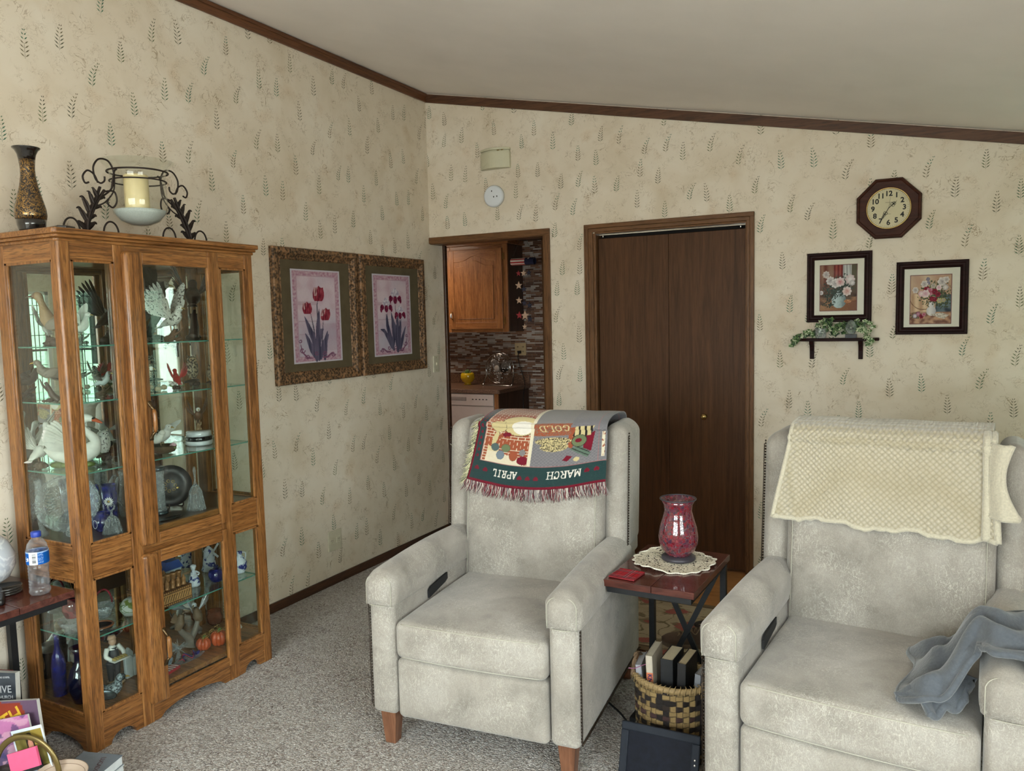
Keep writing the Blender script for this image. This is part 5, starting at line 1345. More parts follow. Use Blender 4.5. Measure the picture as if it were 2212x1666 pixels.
def sideiron(sg):
    # one half of the stand: y grows outward from the glass (sg = side)
    m = MB(); Y = lambda a: sg*a
    P = lambda *q: [(x, Y(y), z) for y, z, x in q]
    iron(m, P((.245,.0,0),(.215,.07,0),(.185,.13,0),(.150,.18,0)), [.009]*1 if 0 else .006)
    iron(m, P((.160,.155,0),(.120,.19,0),(.105,.245,0),(.125,.292,0),(.165,.295,0),(.190,.262,0),(.185,.22,0),(.165,.205,0),(.148,.215,0),(.146,.232,0)))
    iron(m, P((.175,.205,0),(.190,.235,0),(.215,.245,0),(.235,.222,0),(.228,.198,0),(.212,.202,0)))
    iron(m, P((.150,.175,0),(.110,.180,0),(.100,.145,0),(.118,.118,0),(.140,.130,0),(.136,.148,0)))
    iron(m, P((.118,.195,0),(.104,.255,0),(.092,.268,.0)))
    for a, b, w in ((.325, .26, 1), (.165, .10, -1)):
        yc = (a+b)/2; rr_ = abs(a-b)/2
        iron(m, [(0, Y(yc+rr_*math.cos(q)*w), .004+.058*math.sin(max(0, min(pi, q)))**.8 if q < pi else .004) for q in [pi*k/8 for k in range(9)]]+[(0, Y(yc-rr_*.55*w), .006), (0, Y(yc-rr_*.15*w), .012)], .0035, 3)
    o = obj('scroll_arm', m, KI, t)
    m = MB()
    spine = spline([(0, Y(.236), .004), (0, Y(.232), .05), (0, Y(.214), .10), (0, Y(.188), .145), (0, Y(.168), .19)], 6)
    n_ = len(spine); m.tube(spine, [(.005, .016-.010*q/n_) for q in range(n_)], 8)
    for q, L, s2 in ((3, .040, 1), (3, .034, -1), (7, .046, -1), (8, .030, 1), (11, .050, -1), (13, .034, 1), (15, .040, -1), (18, .030, 1), (19, .028, -1)):
        p = spine[q]; d = (spine[min(q+1, n_-1)]-spine[q-1]).normalized(); o2 = Vector((0, d.z, -d.y))*s2*sg*(-1)
        for w2, l2 in ((.0, 1), (.5, .72)):
            e1 = p+d*L*(.35+w2*.4)*l2+o2*L*.42*l2; e2 = p+d*L*(.75+w2*.3)*l2+o2*L*.85*l2
            m.tube(spline([p, e1, e2, e2+o2*L*.22-d*L*.12], 4), [(.003, .010), (.003, .011), (.003, .011), (.003, .010), (.003, .010), (.003, .009), (.003, .008), (.003, .007), (.003, .006), (.003, .005), (.002, .004), (.002, .003), (.001, .001)], 6)
    obj('acanthus_leaf', m, KI, o)
for s in (-1, 1): sideiron(s)
m = MB(); m.tube([(.112*math.cos(a), .112*math.sin(a), .268) for a in [k*pi/20 for k in range(40)]], .0035, 7, closed=True)
m.tube([(.1045*math.cos(a), .1045*math.sin(a), .232) for a in [k*pi/20 for k in range(40)]], .003, 7, closed=True)
for sg in (-1, 1): m.tube(spline([(0, sg*.1045, .232), (0, sg*.112, .18), (0, sg*.15, .135), (0, sg*.19, .115)], 5), .003, 6)
obj('ring', m, KI, t)
gl = [(.0,.055),(.035,.058),(.072,.074),(.096,.102),(.105,.14),(.104,.20),(.100,.235),(.104,.262),(.118,.290),(.137,.307),(.139,.309)]
m = MB(); m.lathe(gl, n=40); obj('glass_bowl', m, thin_glass('hurricane_glass', (.95,.97,.95,1)), t)
m = MB(); m.lathe([(0,.060),(.035,.063),(.070,.078),(.092,.104),(.097,.118),(0,.120)], n=32); obj('white_sand', m, simple('white_sand', hexc(186,194,192), .7, var=.2, scale=500), t)
t2 = thing('pillar_candle', 'cream pillar candle standing in the glass hurricane bowl', 'candle', (.25, -2.475, TZ+.1215))
m = MB(); m.lathe([(.045,0),(.046,.003),(.046,.132),(.043,.136),(.025,.132),(0,.130)], n=28); obj('wax', m, simple('cream_wax', hexc(226,208,160), .4, var=.03), t2)
m = MB(); m.cyl((0,0,.130), (.001,0,.142), .001, n=6); obj('wick', m, M_ink, t2)

# ---------------------------------------------------------------- pictures
def picframe(name, label, ax, pos, a0, a1, z0, z1, fw, depth, mats, prof, matte, ia, ib, iz0, iz1, artf, nu, nv, mat_w=None, edge=None):
    # ax 'x': hangs on left wall, a = y ; ax 'y': hangs on back wall, a = x
    ctr = ((pos, (a0+a1)/2, (z0+z1)/2) if ax == 'x' else ((a0+a1)/2, pos, (z0+z1)/2))
    t = thing(name, label, 'picture', ctr)
    def W(a, z, d): return (pos+d-ctr[0], a-ctr[1], z-ctr[2]) if ax == 'x' else (a-ctr[0], pos-d-ctr[1], z-ctr[2])
    m = MB()
    # mitred moulding with a stepped profile
    R = []
    for off, d in prof: R.append([(a0+off, z0+off, d), (a1-off, z0+off, d), (a1-off, z1-off, d), (a0+off, z1-off, d)])
    vs = [W(*p) for r in R for p in r]; fs = []
    for k in range(len(R)-1):
        for j in range(4):
            q = (k*4+j, k*4+(j+1) % 4, (k+1)*4+(j+1) % 4, (k+1)*4+j); fs.append(q if ax == 'x' else q)
    m.add(vs, fs); obj('frame', m, mats, t)
    m = MB(); o = prof[-1][0]; d = prof[-1][1]
    m.add([W(a0+o-.004, z0+o-.004, d), W(a1-o+.004, z0+o-.004, d), W(a1-o+.004, z1-o+.004, d), W(a0+o-.004, z1-o+.004, d)], [(0,1,2,3)]); obj('mat_board', m, matte, t)
    if edge:
        m = MB(); e = .0035; m.add([W(ia-e, iz0-e, d+.0006), W(ib+e, iz0-e, d+.0006), W(ib+e, iz1+e, d+.0006), W(ia-e, iz1+e, d+.0006)], [(0,1,2,3)]); obj('mat_edge', m, edge, t)
    paint('print', lambda u, v: W(lerp(ia, ib, u), lerp(iz0, iz1, v), d+.0012), artf, nu, nv, painted('print_ink', .6, spec=.1), t)
    m = MB(); m.add([W(a0+o, z0+o, d+.003), W(a1-o, z0+o, d+.003), W(a1-o, z1-o, d+.003), W(a0+o, z1-o, d+.003)], [(0,1,2,3)]); obj('glazing', m, thin_glass('picture_glass', (.98,.98,.98,1), .05) if 'picture_glass' not in MATS else MATS['picture_glass'], t)
    return t
def m_ornate():
    n = NT('ornate_gilt'); c = n.coord(); v = n.vor(c, 70); w = n.noise(c, 120, 3, .6, 1)
    k = n.ramp(n.math('ADD', n.math('MULTIPLY', v, .6), n.math('MULTIPLY', w, .6)), [(.32, hexc(46,32,24)), (.52, hexc(84,64,46)), (.78, hexc(150,112,78))])
    n.set(col=k, rough=.5, metal=.2); n.bump(n.math('SUBTRACT', 1, v), .8, .006); return n.m
M_orn = m_ornate()
M_olive = simple('olive_mat', hexc(96,84,62), .9, var=.12, scale=18)
bl = lin
def leafc(u, v, P, w, sh=.5):
    # distance to a tapered leaf along polyline P (base..tip)
    best = 9
    n = len(P)-1
    for i in range(n):
        x0, y0 = P[i]; x1, y1 = P[i+1]; dx, dy = x1-x0, y1-y0; L = dx*dx+dy*dy; t = max(0, min(1, ((u-x0)*dx+(v-y0)*dy)/L))
        tt = (i+t)/n; ww = w*math.sin(pi*min(1, .12+tt*.88))**.7*(1-.3*tt)+.001
        best = min(best, math.hypot(u-x0-t*dx, v-y0-t*dy)/ww)
    return best
def art_bg(u, v):
    U, V = u, v
    c = mixc(bl((206,186,204)), bl((226,208,214)), .5+.5*n3(u*3, v*5))
    c = mixc(c, bl((176,176,196)), max(0, min(1, (n3(u*2+5, v*2)+.2)*.8)))
    c = mixc(c, bl((190,140,160)), .5*max(0, n3(u*6+2, v*9)+.1))
    b = min(u, 1-u)*1.0; bb = min(v, 1-v)*1.6
    e = min(b, bb)
    if e < .028: return bl((206,200,212))
    if e < .10:
        k = n3(u*26, v*44); c = mixc(bl((176,128,150)), bl((206,178,190)), .5+k)
    elif e < .115: c = mixc(c, bl((168,120,140)), .5)
    # masonry lines
    if .62 < v < .66 or .44 < v < .455 or .30 < v < .31:
        if .12 < u < .5: c = mixc(c, bl((160,120,140)), .35)
    if v < .42 and u > .45 and .12 < v: c = mixc(c, bl((170,130,150)), .25)
    return c
def curl(u, v, cx, cy, r, s):
    x = (u-cx)*s; y = (v-cy)*1.7; d = math.hypot(x, y)
    if d > r*1.1: return False
    a = math.atan2(y, x); q = ((a/(2*pi)) % 1)
    return abs(d-r*(.35+.65*q)) < .009 or False
def scrolls(u, v, c):
    for cx, cy, r, s in ((.17,.14,.055,1),(.27,.07,.045,-1),(.45,.10,.04,1),(.62,.10,.04,-1),(.80,.08,.05,1),(.14,.24,.035,-1)):
        if curl(u, v, cx, cy, r, s): return bl((128,84,112))
    for a in (((.14,.20),(.17,.12),(.27,.055),(.40,.05)), ((.58,.05),(.68,.05),(.76,.09),(.86,.06))):
        if leafc(u, v, a, .011) < 1: return bl((128,84,112))
    return c
def tulip(u, v, cx, cy, s, lean):
    x = (u-cx)/s; y = (v-cy)/s*1.65; x -= lean*y
    if not (-1.1 < x < 1.1 and -1.3 < y < 1.6): return None
    w = .95*math.sqrt(max(0, 1-((y+.1)/1.25)**2)) if y < .1 else .95*(1-.28*max(0, y-.1))
    top = 1.15-.3*abs(math.sin(x*3.4))
    if y < -1.05 or y > top or abs(x) > w: return None
    k = n3(x*4+cx*9, y*1.3)
    c = mixc(bl((126,30,52)), bl((170,70,84)), .5+k)
    if x < -.25+.2*y and y > -.3: c = mixc(c, bl((222,196,196)), .75*max(0, min(1, .6+k*2)))
    if abs(x-.15-.1*y) < .05 or abs(x+.42) < .04: c = bl((92,22,42))
    return c
def art_tulips(u, v):
    c = art_bg(u, v)
    for P in (((.50,.06),(.50,.30),(.50,.62),(.53,.70)), ((.44,.10),(.42,.35),(.36,.55)), ((.55,.06),(.58,.25),(.62,.48))):
        if leafc(u, v, P, .012) < 1: c = bl((84,80,96))
    for P, w in ((((.46,.06),(.40,.26),(.32,.38),(.24,.50)), .05), (((.44,.05),(.36,.14),(.30,.24),(.24,.32)), .045), (((.50,.04),(.50,.25),(.51,.42),(.54,.58)), .055), (((.54,.05),(.60,.18),(.66,.24),(.72,.30)), .05), (((.62,.04),(.64,.2),(.70,.34)), .05), (((.45,.03),(.47,.15),(.56,.33),(.62,.36)), .05)):
        d = leafc(u, v, P, w)
        if d < 1: c = mixc(bl((70,68,92)), bl((112,104,128)), .5+n3(u*30, v*4)+.3*(d-.5))
    c = scrolls(u, v, c)
    for a in ((.54, .745, .125, .06), (.30, .59, .10, -.02), (.67, .52, .105, .12)):
        r = tulip(u, v, *a)
        if r: c = r
    return c
def iris(u, v, cx, cy, s):
    x = (u-cx)/s; y = (v-cy)/s*1.75
    if abs(x) > 1.3 or abs(y) > 1.7: return None
    k = n3(x*3+cx*7, y*3)
    for ex, ey, rx, ry in ((0, .75, .42, .6), (-.4, .5, .3, .45), (.4, .5, .3, .45)):
        if ((x-ex)/rx)**2+((y-ey)/ry)**2 < 1: return mixc(bl((176,166,190)), bl((224,218,226)), .5+k*1.5)
    for ex, ey, rx, ry in ((0, -.35, .34, .6), (-.75, -.15, .36, .42), (.75, -.15, .36, .42), (-.95, -.55, .2, .4), (.95, -.5, .2, .38)):
        if ((x-ex)/rx)**2+((y-ey)/ry)**2 < 1: return mixc(bl((96,20,50)), bl((140,48,80)), .5+k*1.4)
    return None
def art_iris(u, v):
    c = art_bg(u, v)
    for P in (((.45,.10),(.38,.35),(.35,.55)), ((.60,.06),(.60,.40),(.57,.66)), ((.64,.06),(.68,.35),(.68,.48))):
        if leafc(u, v, P, .014) < 1: c = bl((84,84,100))
    for P, w in ((((.50,.08),(.42,.22),(.35,.38),(.33,.52)), .05), (((.45,.10),(.36,.22),(.27,.31),(.17,.33)), .035), (((.48,.10),(.52,.25),(.50,.42),(.46,.54)), .05), (((.60,.08),(.58,.30),(.50,.45)), .05), (((.62,.06),(.66,.25),(.72,.45)), .055), (((.68,.08),(.74,.2),(.84,.36)), .04), (((.60,.06),(.61,.3),(.64,.52)), .05)):
        d = leafc(u, v, P, w)
        if d < 1: c = mixc(bl((62,60,84)), bl((104,100,124)), .5+n3(u*30, v*4))
    c = scrolls(1-u, v, c)
    for a in ((.58, .72, .15), (.34, .61, .14), (.70, .52, .13)):
        r = iris(u, v, *a)
        if r: c = r
    return c
PR = [(0, 0), (0, .022), (.006, .028), (.030, .030), (.038, .024), (.052, .016), (.060, .018), (.066, .012)]
for nm, lb, a0, a1, ia, ib, af in (('tulip_picture', 'framed print of three red tulips in ornate bronze frame', -1.524, -.834, -1.388, -.986, art_tulips), ('iris_picture', 'framed print of three purple irises in ornate bronze frame', -.808, -.117, -.680, -.277, art_iris)):
    picframe(nm, lb, 'x', 0.001, a0, a1, 1.204, 1.943, .066, .03, M_orn, PR, M_olive, ia, ib, 1.312, 1.830, af, 150, 210)
M_cherry = wood('cherry_frame', hexc(26,12,12), hexc(38,18,18), hexc(48,24,22), 'x', .55, 0, 2, 20, .8, spec=.12)
M_crmat = simple('cream_mat', hexc(214,212,196), .8, var=.02)
M_mauve = simple('mauve_edge', hexc(110,68,66), .7)
def flower(u, v, cx, cy, r, ca, cb, n=8):
    x, y = (u-cx)/r, (v-cy)/r*1.2; d = math.hypot(x, y)
    if d > 1: return None
    a = math.atan2(y, x); e = .78+.22*abs(math.cos(a*n/2))
    if d > e: return None
    return mixc(cb, ca, d*.9+.35*n3(x*4+cx*30, y*4))
def leafy(u, v, cx, cy, rx, ry, ca, cb, sd=0, dens=.0):
    q = ((u-cx)/rx)**2+((v-cy)/ry)**2
    if q > 1: return None
    k = n3(u*28+sd, v*28)
    if k < -.1+dens+q*.35: return None
    return mixc(ca, cb, .5+n3(u*60, v*60+sd)*1.2)
def art_peony(u, v):
    c = mixc(bl((64,48,42)), bl((92,72,58)), .5+n3(u*5, v*5))
    if v > .35:
        c = mixc(bl((112,62,52)), bl((144,110,92)), .5+.5*math.sin(u*26+2*n3(u*3, v)))
        if .38 < u < .66: c = mixc(bl((104,40,38)), bl((150,78,68)), .5+.5*math.sin(u*60))
        if u > .62: c = mixc(bl((150,150,148)), bl((198,200,196)), .5+.5*math.sin(u*70+v*4))
        if u > .86: c = bl((92,88,70))
        c = mixc(c, bl((86,66,54)), max(0, 1-(v-.35)*2.4))
    if v < .30: c = mixc(bl((150,110,80)), bl((98,82,70)), .5+n3(u*6, v*9)*1.3)
    if v < .12+.1*u: c = mixc(bl((160,120,88)), bl((120,80,60)), u)
    q = ((u-.52)/.20)**2+((v-.22)/.17)**2
    if q < 1 and v < .40: c = mixc(bl((176,196,196)), bl((84,100,104)), min(1, abs(u-.44)*3+.2*n3(u*20, v*20)))
    if .44 < u < .60 and .3 < v < .44: c = mixc(bl((188,204,204)), bl((90,108,110)), (u-.44)*6)
    for a in ((.40, .50, .34, .22, 1), (.62, .56, .34, .26, 2), (.30, .36, .22, .15, 3), (.25, .14, .2, .10, 5)):
        r = leafy(u, v, *a[:4], bl((34,44,44)), bl((78,92,80)), a[4])
        if r: c = r
    w1, w2 = bl((222,218,214)), bl((150,140,140))
    for cx, cy, r, a, b in ((.28,.66,.12,w1,w2),(.42,.60,.13,w1,w2),(.55,.63,.13,w1,bl((190,120,120))),(.82,.68,.14,bl((188,160,160)),w1),(.74,.42,.13,w1,bl((196,140,130))),(.16,.80,.10,bl((210,200,190)),w2),(.03,.40,.06,w1,w2),(.88,.60,.08,w2,w1)):
        k = flower(u, v, cx, cy, r, a, b)
        if k: c = k
    if ((u-.76)/.1)**2+((v-.20)/.04)**2 < 1: c = mixc(bl((150,92,62)), bl((200,150,110)), .5+n3(u*30, v*30))
    return c
def art_bouquet(u, v):
    c = mixc(bl((200,176,146)), bl((176,140,116)), .5+n3(u*4, v*4)+.3*u)
    if u > .62 and v < .6: c = mixc(bl((58,66,74)), bl((112,130,136)), .5+n3(u*9, v*9)*1.4)
    if u < .45 and .25 < v < .62: c = mixc(bl((214,186,150)), bl((176,140,110)), .5+.5*math.sin(u*30))
    if v < .24: c = mixc(bl((190,150,120)), bl((120,84,70)), .5+n3(u*8, v*14)*1.4)
    if abs(math.hypot((u-.32), (v-.62)*1.1)-.36) < .008 and v < .5: c = bl((112,80,58))
    q = ((u-.52)/.12)**2+((v-.26)/.10)**2
    if q < 1 or (.455 < u < .585 and .30 < v < .45): c = mixc(bl((214,210,206)), bl((140,136,140)), min(1, abs(u-.49)*5))
    if in_poly(u, v, [(.50,.19),(.78,.22),(.96,.17),(.84,.09),(.70,.12)]): c = mixc(bl((214,206,190)), bl((150,140,126)), .5+n3(u*30, v*30))
    for a in ((.50,.62,.34,.28,1),(.75,.62,.26,.30,2),(.15,.16,.16,.08,4),(.80,.45,.2,.16,6)):
        r = leafy(u, v, *a[:4], bl((40,46,38)), bl((96,104,70)), a[4])
        if r: c = r
    W, D = bl((222,214,206)), bl((150,140,138)); RD, RD2 = bl((150,40,58)), bl((92,24,40)); PK = bl((196,140,156))
    for cx, cy, r, a, b in ((.43,.92,.05,bl((70,78,130)),D),(.44,.84,.05,bl((80,88,140)),D),(.34,.82,.09,W,D),(.78,.86,.12,W,D),(.88,.90,.08,W,D),(.86,.74,.08,D,W),(.12,.70,.08,W,D),(.40,.70,.09,RD,RD2),(.47,.66,.10,PK,RD),(.38,.62,.10,W,PK),(.60,.66,.08,RD,RD2),(.68,.60,.07,RD,RD2),(.53,.51,.07,RD2,RD),(.61,.50,.06,RD,RD2),(.27,.62,.08,PK,W),(.72,.47,.07,bl((176,168,80)),D),(.82,.48,.06,bl((160,150,80)),D),(.56,.78,.07,bl((190,180,150)),D),(.70,.74,.07,W,PK),(.20,.20,.07,RD2,PK),(.12,.16,.06,bl((110,84,130)),W),(.28,.15,.06,RD,RD2),(.34,.19,.05,PK,RD)):
        k = flower(u, v, cx, cy, r, a, b, 6)
        if k: c = k
    return c
PC = [(0, 0), (0, .016), (.005, .020), (.012, .020), (.018, .026), (.026, .026), (.034, .018), (.038, .010)]
picframe('peony_picture', 'dark framed print of white peonies hanging above the small shelf', 'y', -.001, 2.472, 2.796, 1.472, 1.846, .04, .02, M_cherry, PC, M_crmat, 2.540, 2.722, 1.534, 1.777, art_peony, 110, 140, edge=M_mauve)
picframe('bouquet_picture', 'dark framed print of a mixed bouquet in a white pitcher below the clock', 'y', -.001, 2.912, 3.240, 1.400, 1.776, .04, .02, M_cherry, PC, M_crmat, 2.980, 3.164, 1.456, 1.703, art_bouquet, 110, 140, edge=M_mauve)
# ---------------------------------------------------------------- wall clock
ck = thing('wall_clock', 'octagonal dark wooden wall clock with cream face and ornate hands', 'clock', (2.870, 0, 2.057))
def octo(r, d, rot=pi/8): return [(r*math.cos(rot+k*pi/4), d, r*math.sin(rot+k*pi/4)) for k in range(8)]
m = MB(); rs = [(.166, -.001), (.166, -.022), (.160, -.032), (.152, -.034), (.148, -.028), (.106, -.026), (.106, -.002)]
vs = [p for r, d in rs for p in octo(r, d)]; m.add(vs, [(k*8+j, k*8+(j+1) % 8, (k+1)*8+(j+1) % 8, (k+1)*8+j) for k in range(len(rs)-1) for j in range(8)])
obj('case', m, wood('clock_case', hexc(44,24,18), hexc(66,36,26), hexc(78,44,32), 'x', .5, 0, 3, 24, .8, spec=.15), ck)
m = MB(); m.lathe([(0, -.027), (.100, -.027), (.1001, -.020)], (0, 0, 0), 48, 'y'); m.sm = [False]*len(m.sm); obj('dial', m, simple('dial_cream', hexc(214,204,166), .5, var=.02), ck)
m = MB(); m.tube([(.1035*math.cos(a), -.030, .1035*math.sin(a)) for a in [k*pi/30 for k in range(60)]], .0035, 8, closed=True); obj('brass_bezel', m, M_brass, ck)
m = MB()
for h in range(1, 13):
    a = pi/2-h*pi/6; x, z = .074*math.cos(a), .074*math.sin(a)
    text_geo(m, str(h), .036, frame_xf((x, -.0278, z), (1, 0, 0), (0, 0, 1)), .0002, .0012)
obj('numerals', m, M_ink, ck)
m = MB()
for k in range(60):
    a = k*pi/30; c, s = math.cos(a), math.sin(a); L = .006 if k % 5 else .009
    m.bar((.095*c, -.0276, .095*s), ((.095-L)*c, -.0276, (.095-L)*s), .0009, .0003, (0, 1, 0))
obj('minute_track', m, simple('track_ink', hexc(120,112,90), .6), ck)
def hand(nm, ang, L, w, loops):
    m = MB(); a = pi/2-ang; c, s = math.cos(a), math.sin(a)
    P = lambda r, q: (r*c-q*s, -.0295, r*s+q*c)
    m.tube([P(0, 0), P(L, 0)], [w, w*.4], 6)
    for r0, rr_ in loops:
        for q in (-1, 1): m.tube([P(r0+rr_*math.cos(k*pi/5), q*rr_*.7+rr_*.6*math.sin(k*pi/5)) for k in range(10)], .0010, 5, closed=True)
    obj(nm, m, M_ink, ck)
hand('hour_hand', (1+35/60)*pi/6, .052, .0018, ((.026, .008), (.036, .006)))
hand('minute_hand', 35*pi/30, .078, .0016, ((.028, .007), (.040, .005), (.052, .004)))
hand('second_hand', 1.5*pi/30, .066, .0006, ())
m = MB(); m.x = frame_xf((0, -.0278, .030), (1, 0, 0), (0, 0, 1)); m.box(-.016, .016, -.0006, .0006, 0, .0002); m.x = frame_xf((-.001, -.0278, -.030), (1, 0, 0), (0, 0, 1)); m.box(-.012, .012, -.0006, .0006, 0, .0002)
obj('dial_lettering', m, M_ink, ck)
m = MB(); m.lathe([(0, -.033), (.05, -.033), (.101, -.033)], (0, 0, 0), 40, 'y'); obj('clock_glass', m, MATS['picture_glass'], ck)
# ---------------------------------------------------------------- small shelf with ivy
sf = thing('wall_shelf', 'small dark wooden wall shelf with curved front and two brackets', 'shelf', (2.628, 0, 1.385))
m = MB(); pts = [(-.205, 0), (.208, 0), (.208, -.03), (.15, -.062), (.05, -.074), (-.05, -.074), (-.15, -.062), (-.205, -.03)]
m.prism(pts, 'z', -.016, 0); obj('shelf_board', m, M_cherry, sf, bev=.003)
for x in (-.128, .118):
    m = MB(); m.prism([(0, -.016), (0, -.115), (-.012, -.115), (-.014, -.07), (-.022, -.045), (-.042, -.034), (-.052, -.016)], 'x', x-.011, x+.011); obj('bracket', m, M_cherry, sf, bev=.002)
K_ivy = m_speck('ivy_leaf', hexc(30,52,34), hexc(92,120,74), 90, .5); K_ivyl = m_speck('variegated_leaf', hexc(72,104,56), hexc(188,196,164), 120, .5)
t = thing('ivy_garland', 'trailing artificial ivy with variegated leaves along the small wall shelf', 'plant', (2.628, -.03, 1.3856))
rr = random.Random(11)
def ivyleaf(m, p, d, up, s):
    d = Vector(d).normalized(); n = Vector(up).normalized(); sd = d.cross(n).normalized()
    pts = [(0, 0), (-.15, .45), (.30, .34), (.35, .75), (.62, .38), (1.1, 0), (.62, -.38), (.35, -.75), (.30, -.34), (-.15, -.45)]
    vs = [Vector(p)+d*a*s+sd*b*s-n*(abs(b)*.25*s) for a, b in pts]; vs.append(Vector(p)+d*.35*s+n*.06*s)
    m.add(vs, [(k, (k+1) % 10, 10) for k in range(10)])
stem = MB(); dk = MB(); lt = MB()
runs = [[(-.215, -.01, -.035), (-.20, -.02, -.01), (-.16, -.0, .02), (-.10, .005, .03)], [(-.10, .0, .01), (-.05, 0, .05), (.0, -.01, .05), (.05, 0, .07)], [(.05, 0, .03), (.10, -.02, .06), (.14, -.02, .03), (.16, -.03, .0), (.155, -.055, -.03)], [(-.02, 0, .02), (.03, -.01, .06), (.10, .0, .085), (.17, 0, .06)], [(-.12, .01, .02), (-.07, .005, .07), (-.04, .0, .085)]]
for q in runs:
    P = spline(q, 6); stem.tube(P, .0014, 5)
    for p in P[::2]:
        for _ in range(3):
            o = p+Vector((rr.uniform(-.014, .014), rr.uniform(-.02, .004), rr.uniform(-.008, .016)))
            o.y = min(o.y, -.002+.02)
            ivyleaf(lt if (rr.random() < .35 or p.x > .12) else dk, o, (rr.uniform(-1, 1), rr.uniform(-.7, -.1), rr.uniform(-.7, 1)), (rr.uniform(-.3, .3), -1, rr.uniform(0, .8)), rr.uniform(.018, .028))
obj('stem', stem, K_dkbrown, t); obj('leaves', dk, K_ivy, t); obj('variegated_leaves', lt, K_ivyl, t)
t = thing('glass_votive', 'faceted clear glass votive cup on left part of the small shelf', 'cup', (2.548, -.046, 1.3856))
m = MB(); m.lathe([(.022,0),(.027,.004),(.030,.03),(.029,.055),(.026,.055),(.024,.01),(0,.006)], n=10, smooth=False); obj('cup', m, K_cry, t)
t = thing('glass_egg', 'clear glass egg ornament standing on a dark block on the small shelf', 'ornament', (2.700, -.046, 1.3856))
m = MB(); m.box(-.028, .028, -.016, .016, 0, .02); obj('block', m, M_black, t)
m = MB(); m.lathe([(0,.02),(.018,.024),(.029,.045),(.028,.066),(.018,.088),(0,.098)], n=22); obj('egg', m, crystal('egg_glass', (.8,.85,.84,1), .22, 14, .03), t)
# ---------------------------------------------------------------- wall fittings
t = thing('doorbell_chime', 'cream curved doorbell chime cover high on the back wall', 'chime', (.542, 0, 2.572))
m = MB()
def arc(h0, h1, r0): return
def chimecov(z0, z1, off):
    pts = [(-.108+.216*k/16, -.022-off-.045*math.sin(pi*k/16)**.9) for k in range(17)]
    return [( -.108, 0)]+pts+[(.108, 0)]
m.prism(chimecov(0, 0, 0), 'z', -.064, .040); c = obj('cover', m, simple('chime_cream', hexc(196,192,166), .45, var=.02), t, bev=.002)
m = MB(); m.prism(chimecov(0, 0, .001), 'z', .050, .064); m.prism([(a*.96, b*.9) for a, b in chimecov(0, 0, -.004)], 'z', .040, .050); obj('cover_top', m, MATS['chime_cream'], t, bev=.002)
m = MB()
for x in (.045, .075): m.ell((x, -.058, .045), (.011, .006, .003), 8, 6)
obj('brass_bar', m, M_brass, t)
m = MB(); m.x = Matrix.Translation((0, -.0005, -.012)) 
m.prism([(-.09, -.045), (-.07, -.045), (.04, .03), (.02, .03)], 'y', -.066, -.0655) if 0 else m.bar((-.07, -.058, -.04), (.03, -.0685, .02), .002, .001, (0, 1, 0)); obj('moulded_line', m, MATS['chime_cream'], t)
t = thing('smoke_detector', 'round white smoke detector between the chime and the kitchen opening', 'smoke detector', (.526, 0, 2.334))
m = MB(); m.lathe([(.070, 0), (.071, -.022), (.066, -.032), (.058, -.035), (0, -.036)], (0, 0, 0), 40, 'y'); obj('housing', m, simple('detector_white', hexc(214,218,224), .4, var=.01), t)
m = MB()
for x, z in ((-.006, .032), (.008, -.006), (.032, -.004)): m.ell((x, -.036, z), (.004, .001, .0055), 8, 5)
obj('vent_holes', m, M_ink, t)
def plate_x(name, label, cat, y, z, w, h, kind):
    t = thing(name, label, cat, (0, y, z)); m = MB(); m.soft((.003, 0, 0), (.007, w, h), .003, 3); obj('cover_plate', m, M_ivory, t)
    if kind == 'outlet':
        for s in (-1, 1):
            m = MB(); m.soft((.0065, s*w*.25, 0), (.006, w*.34, h*.30), .0028, 3); f = obj('socket', m, M_ivory, t)
            m = MB(); m.box(.009, .0102, s*w*.25-.006, s*w*.25-.004, 0, .008); m.box(.009, .0102, s*w*.25+.004, s*w*.25+.006, 0, .008); m.ell((.0098, s*w*.25, -.007), (.0006, .002, .002), 8, 4); obj('slots', m, M_ink, f)
    else:
        for s in ((-1, 1) if kind == 'double' else (0,)):
            m = MB(); m.box(.005, .014, s*w*.2-.004, s*w*.2+.004, -.008, .010); obj('toggle', m, M_ivory, t)
        m = MB(); m.ell((.0068, 0, h*.38), (.001, .003, .003), 8, 4); m.ell((.0068, 0, -h*.38), (.001, .003, .003), 8, 4); obj('screws', m, M_brass, t)
    return t
plate_x('wall_outlet', 'ivory double wall outlet low on the wall below the tulip picture', 'outlet', -1.112, .259, .116, .118, 'outlet')
plate_x('light_switch', 'ivory light switch on the wall edge beside the kitchen opening', 'switch', .025, 1.224, .068, .116, 'switch')
plate_x('light_switch', 'white light switch plate left of the curio cabinet', 'switch', -2.958, 1.474, .075, .125, 'switch')
# ---------------------------------------------------------------- table between the chairs
M_mahog = wood('mahogany_top', hexc(58,28,22), hexc(84,42,34), hexc(98,54,44), 'x', .25, .4, 3, 26, .8)
T1 = (2.24, -1.875, 0); TA = -.03
tb = thing('side_table', 'narrow brown side table with black X braced metal frame between the recliners', 'table', T1, TA)
m = MB(); w, d = .162, .235
m.box(-w, .012, -d, d, .596, .62); m.box(.0135, w, -d, d, .596, .62); obj('tabletop', m, M_mahog, tb, bev=.002)
fr = MB(); fr.box(-w+.012, w-.012, -d+.006, -d+.026, .576, .596); fr.box(-w+.012, w-.012, d-.026, d-.006, .576, .596); fr.box(-w+.012, -w+.032, -d+.02, d-.02, .576, .596); fr.box(w-.032, w-.012, -d+.02, d-.02, .576, .596)
obj('top_rail', fr, M_black, tb)
for x in (-w+.02, w-.02):
    m = MB(); m.box(x-.011, x+.011, d-.028, d-.006, 0, .58); obj('leg', m, M_black, tb)
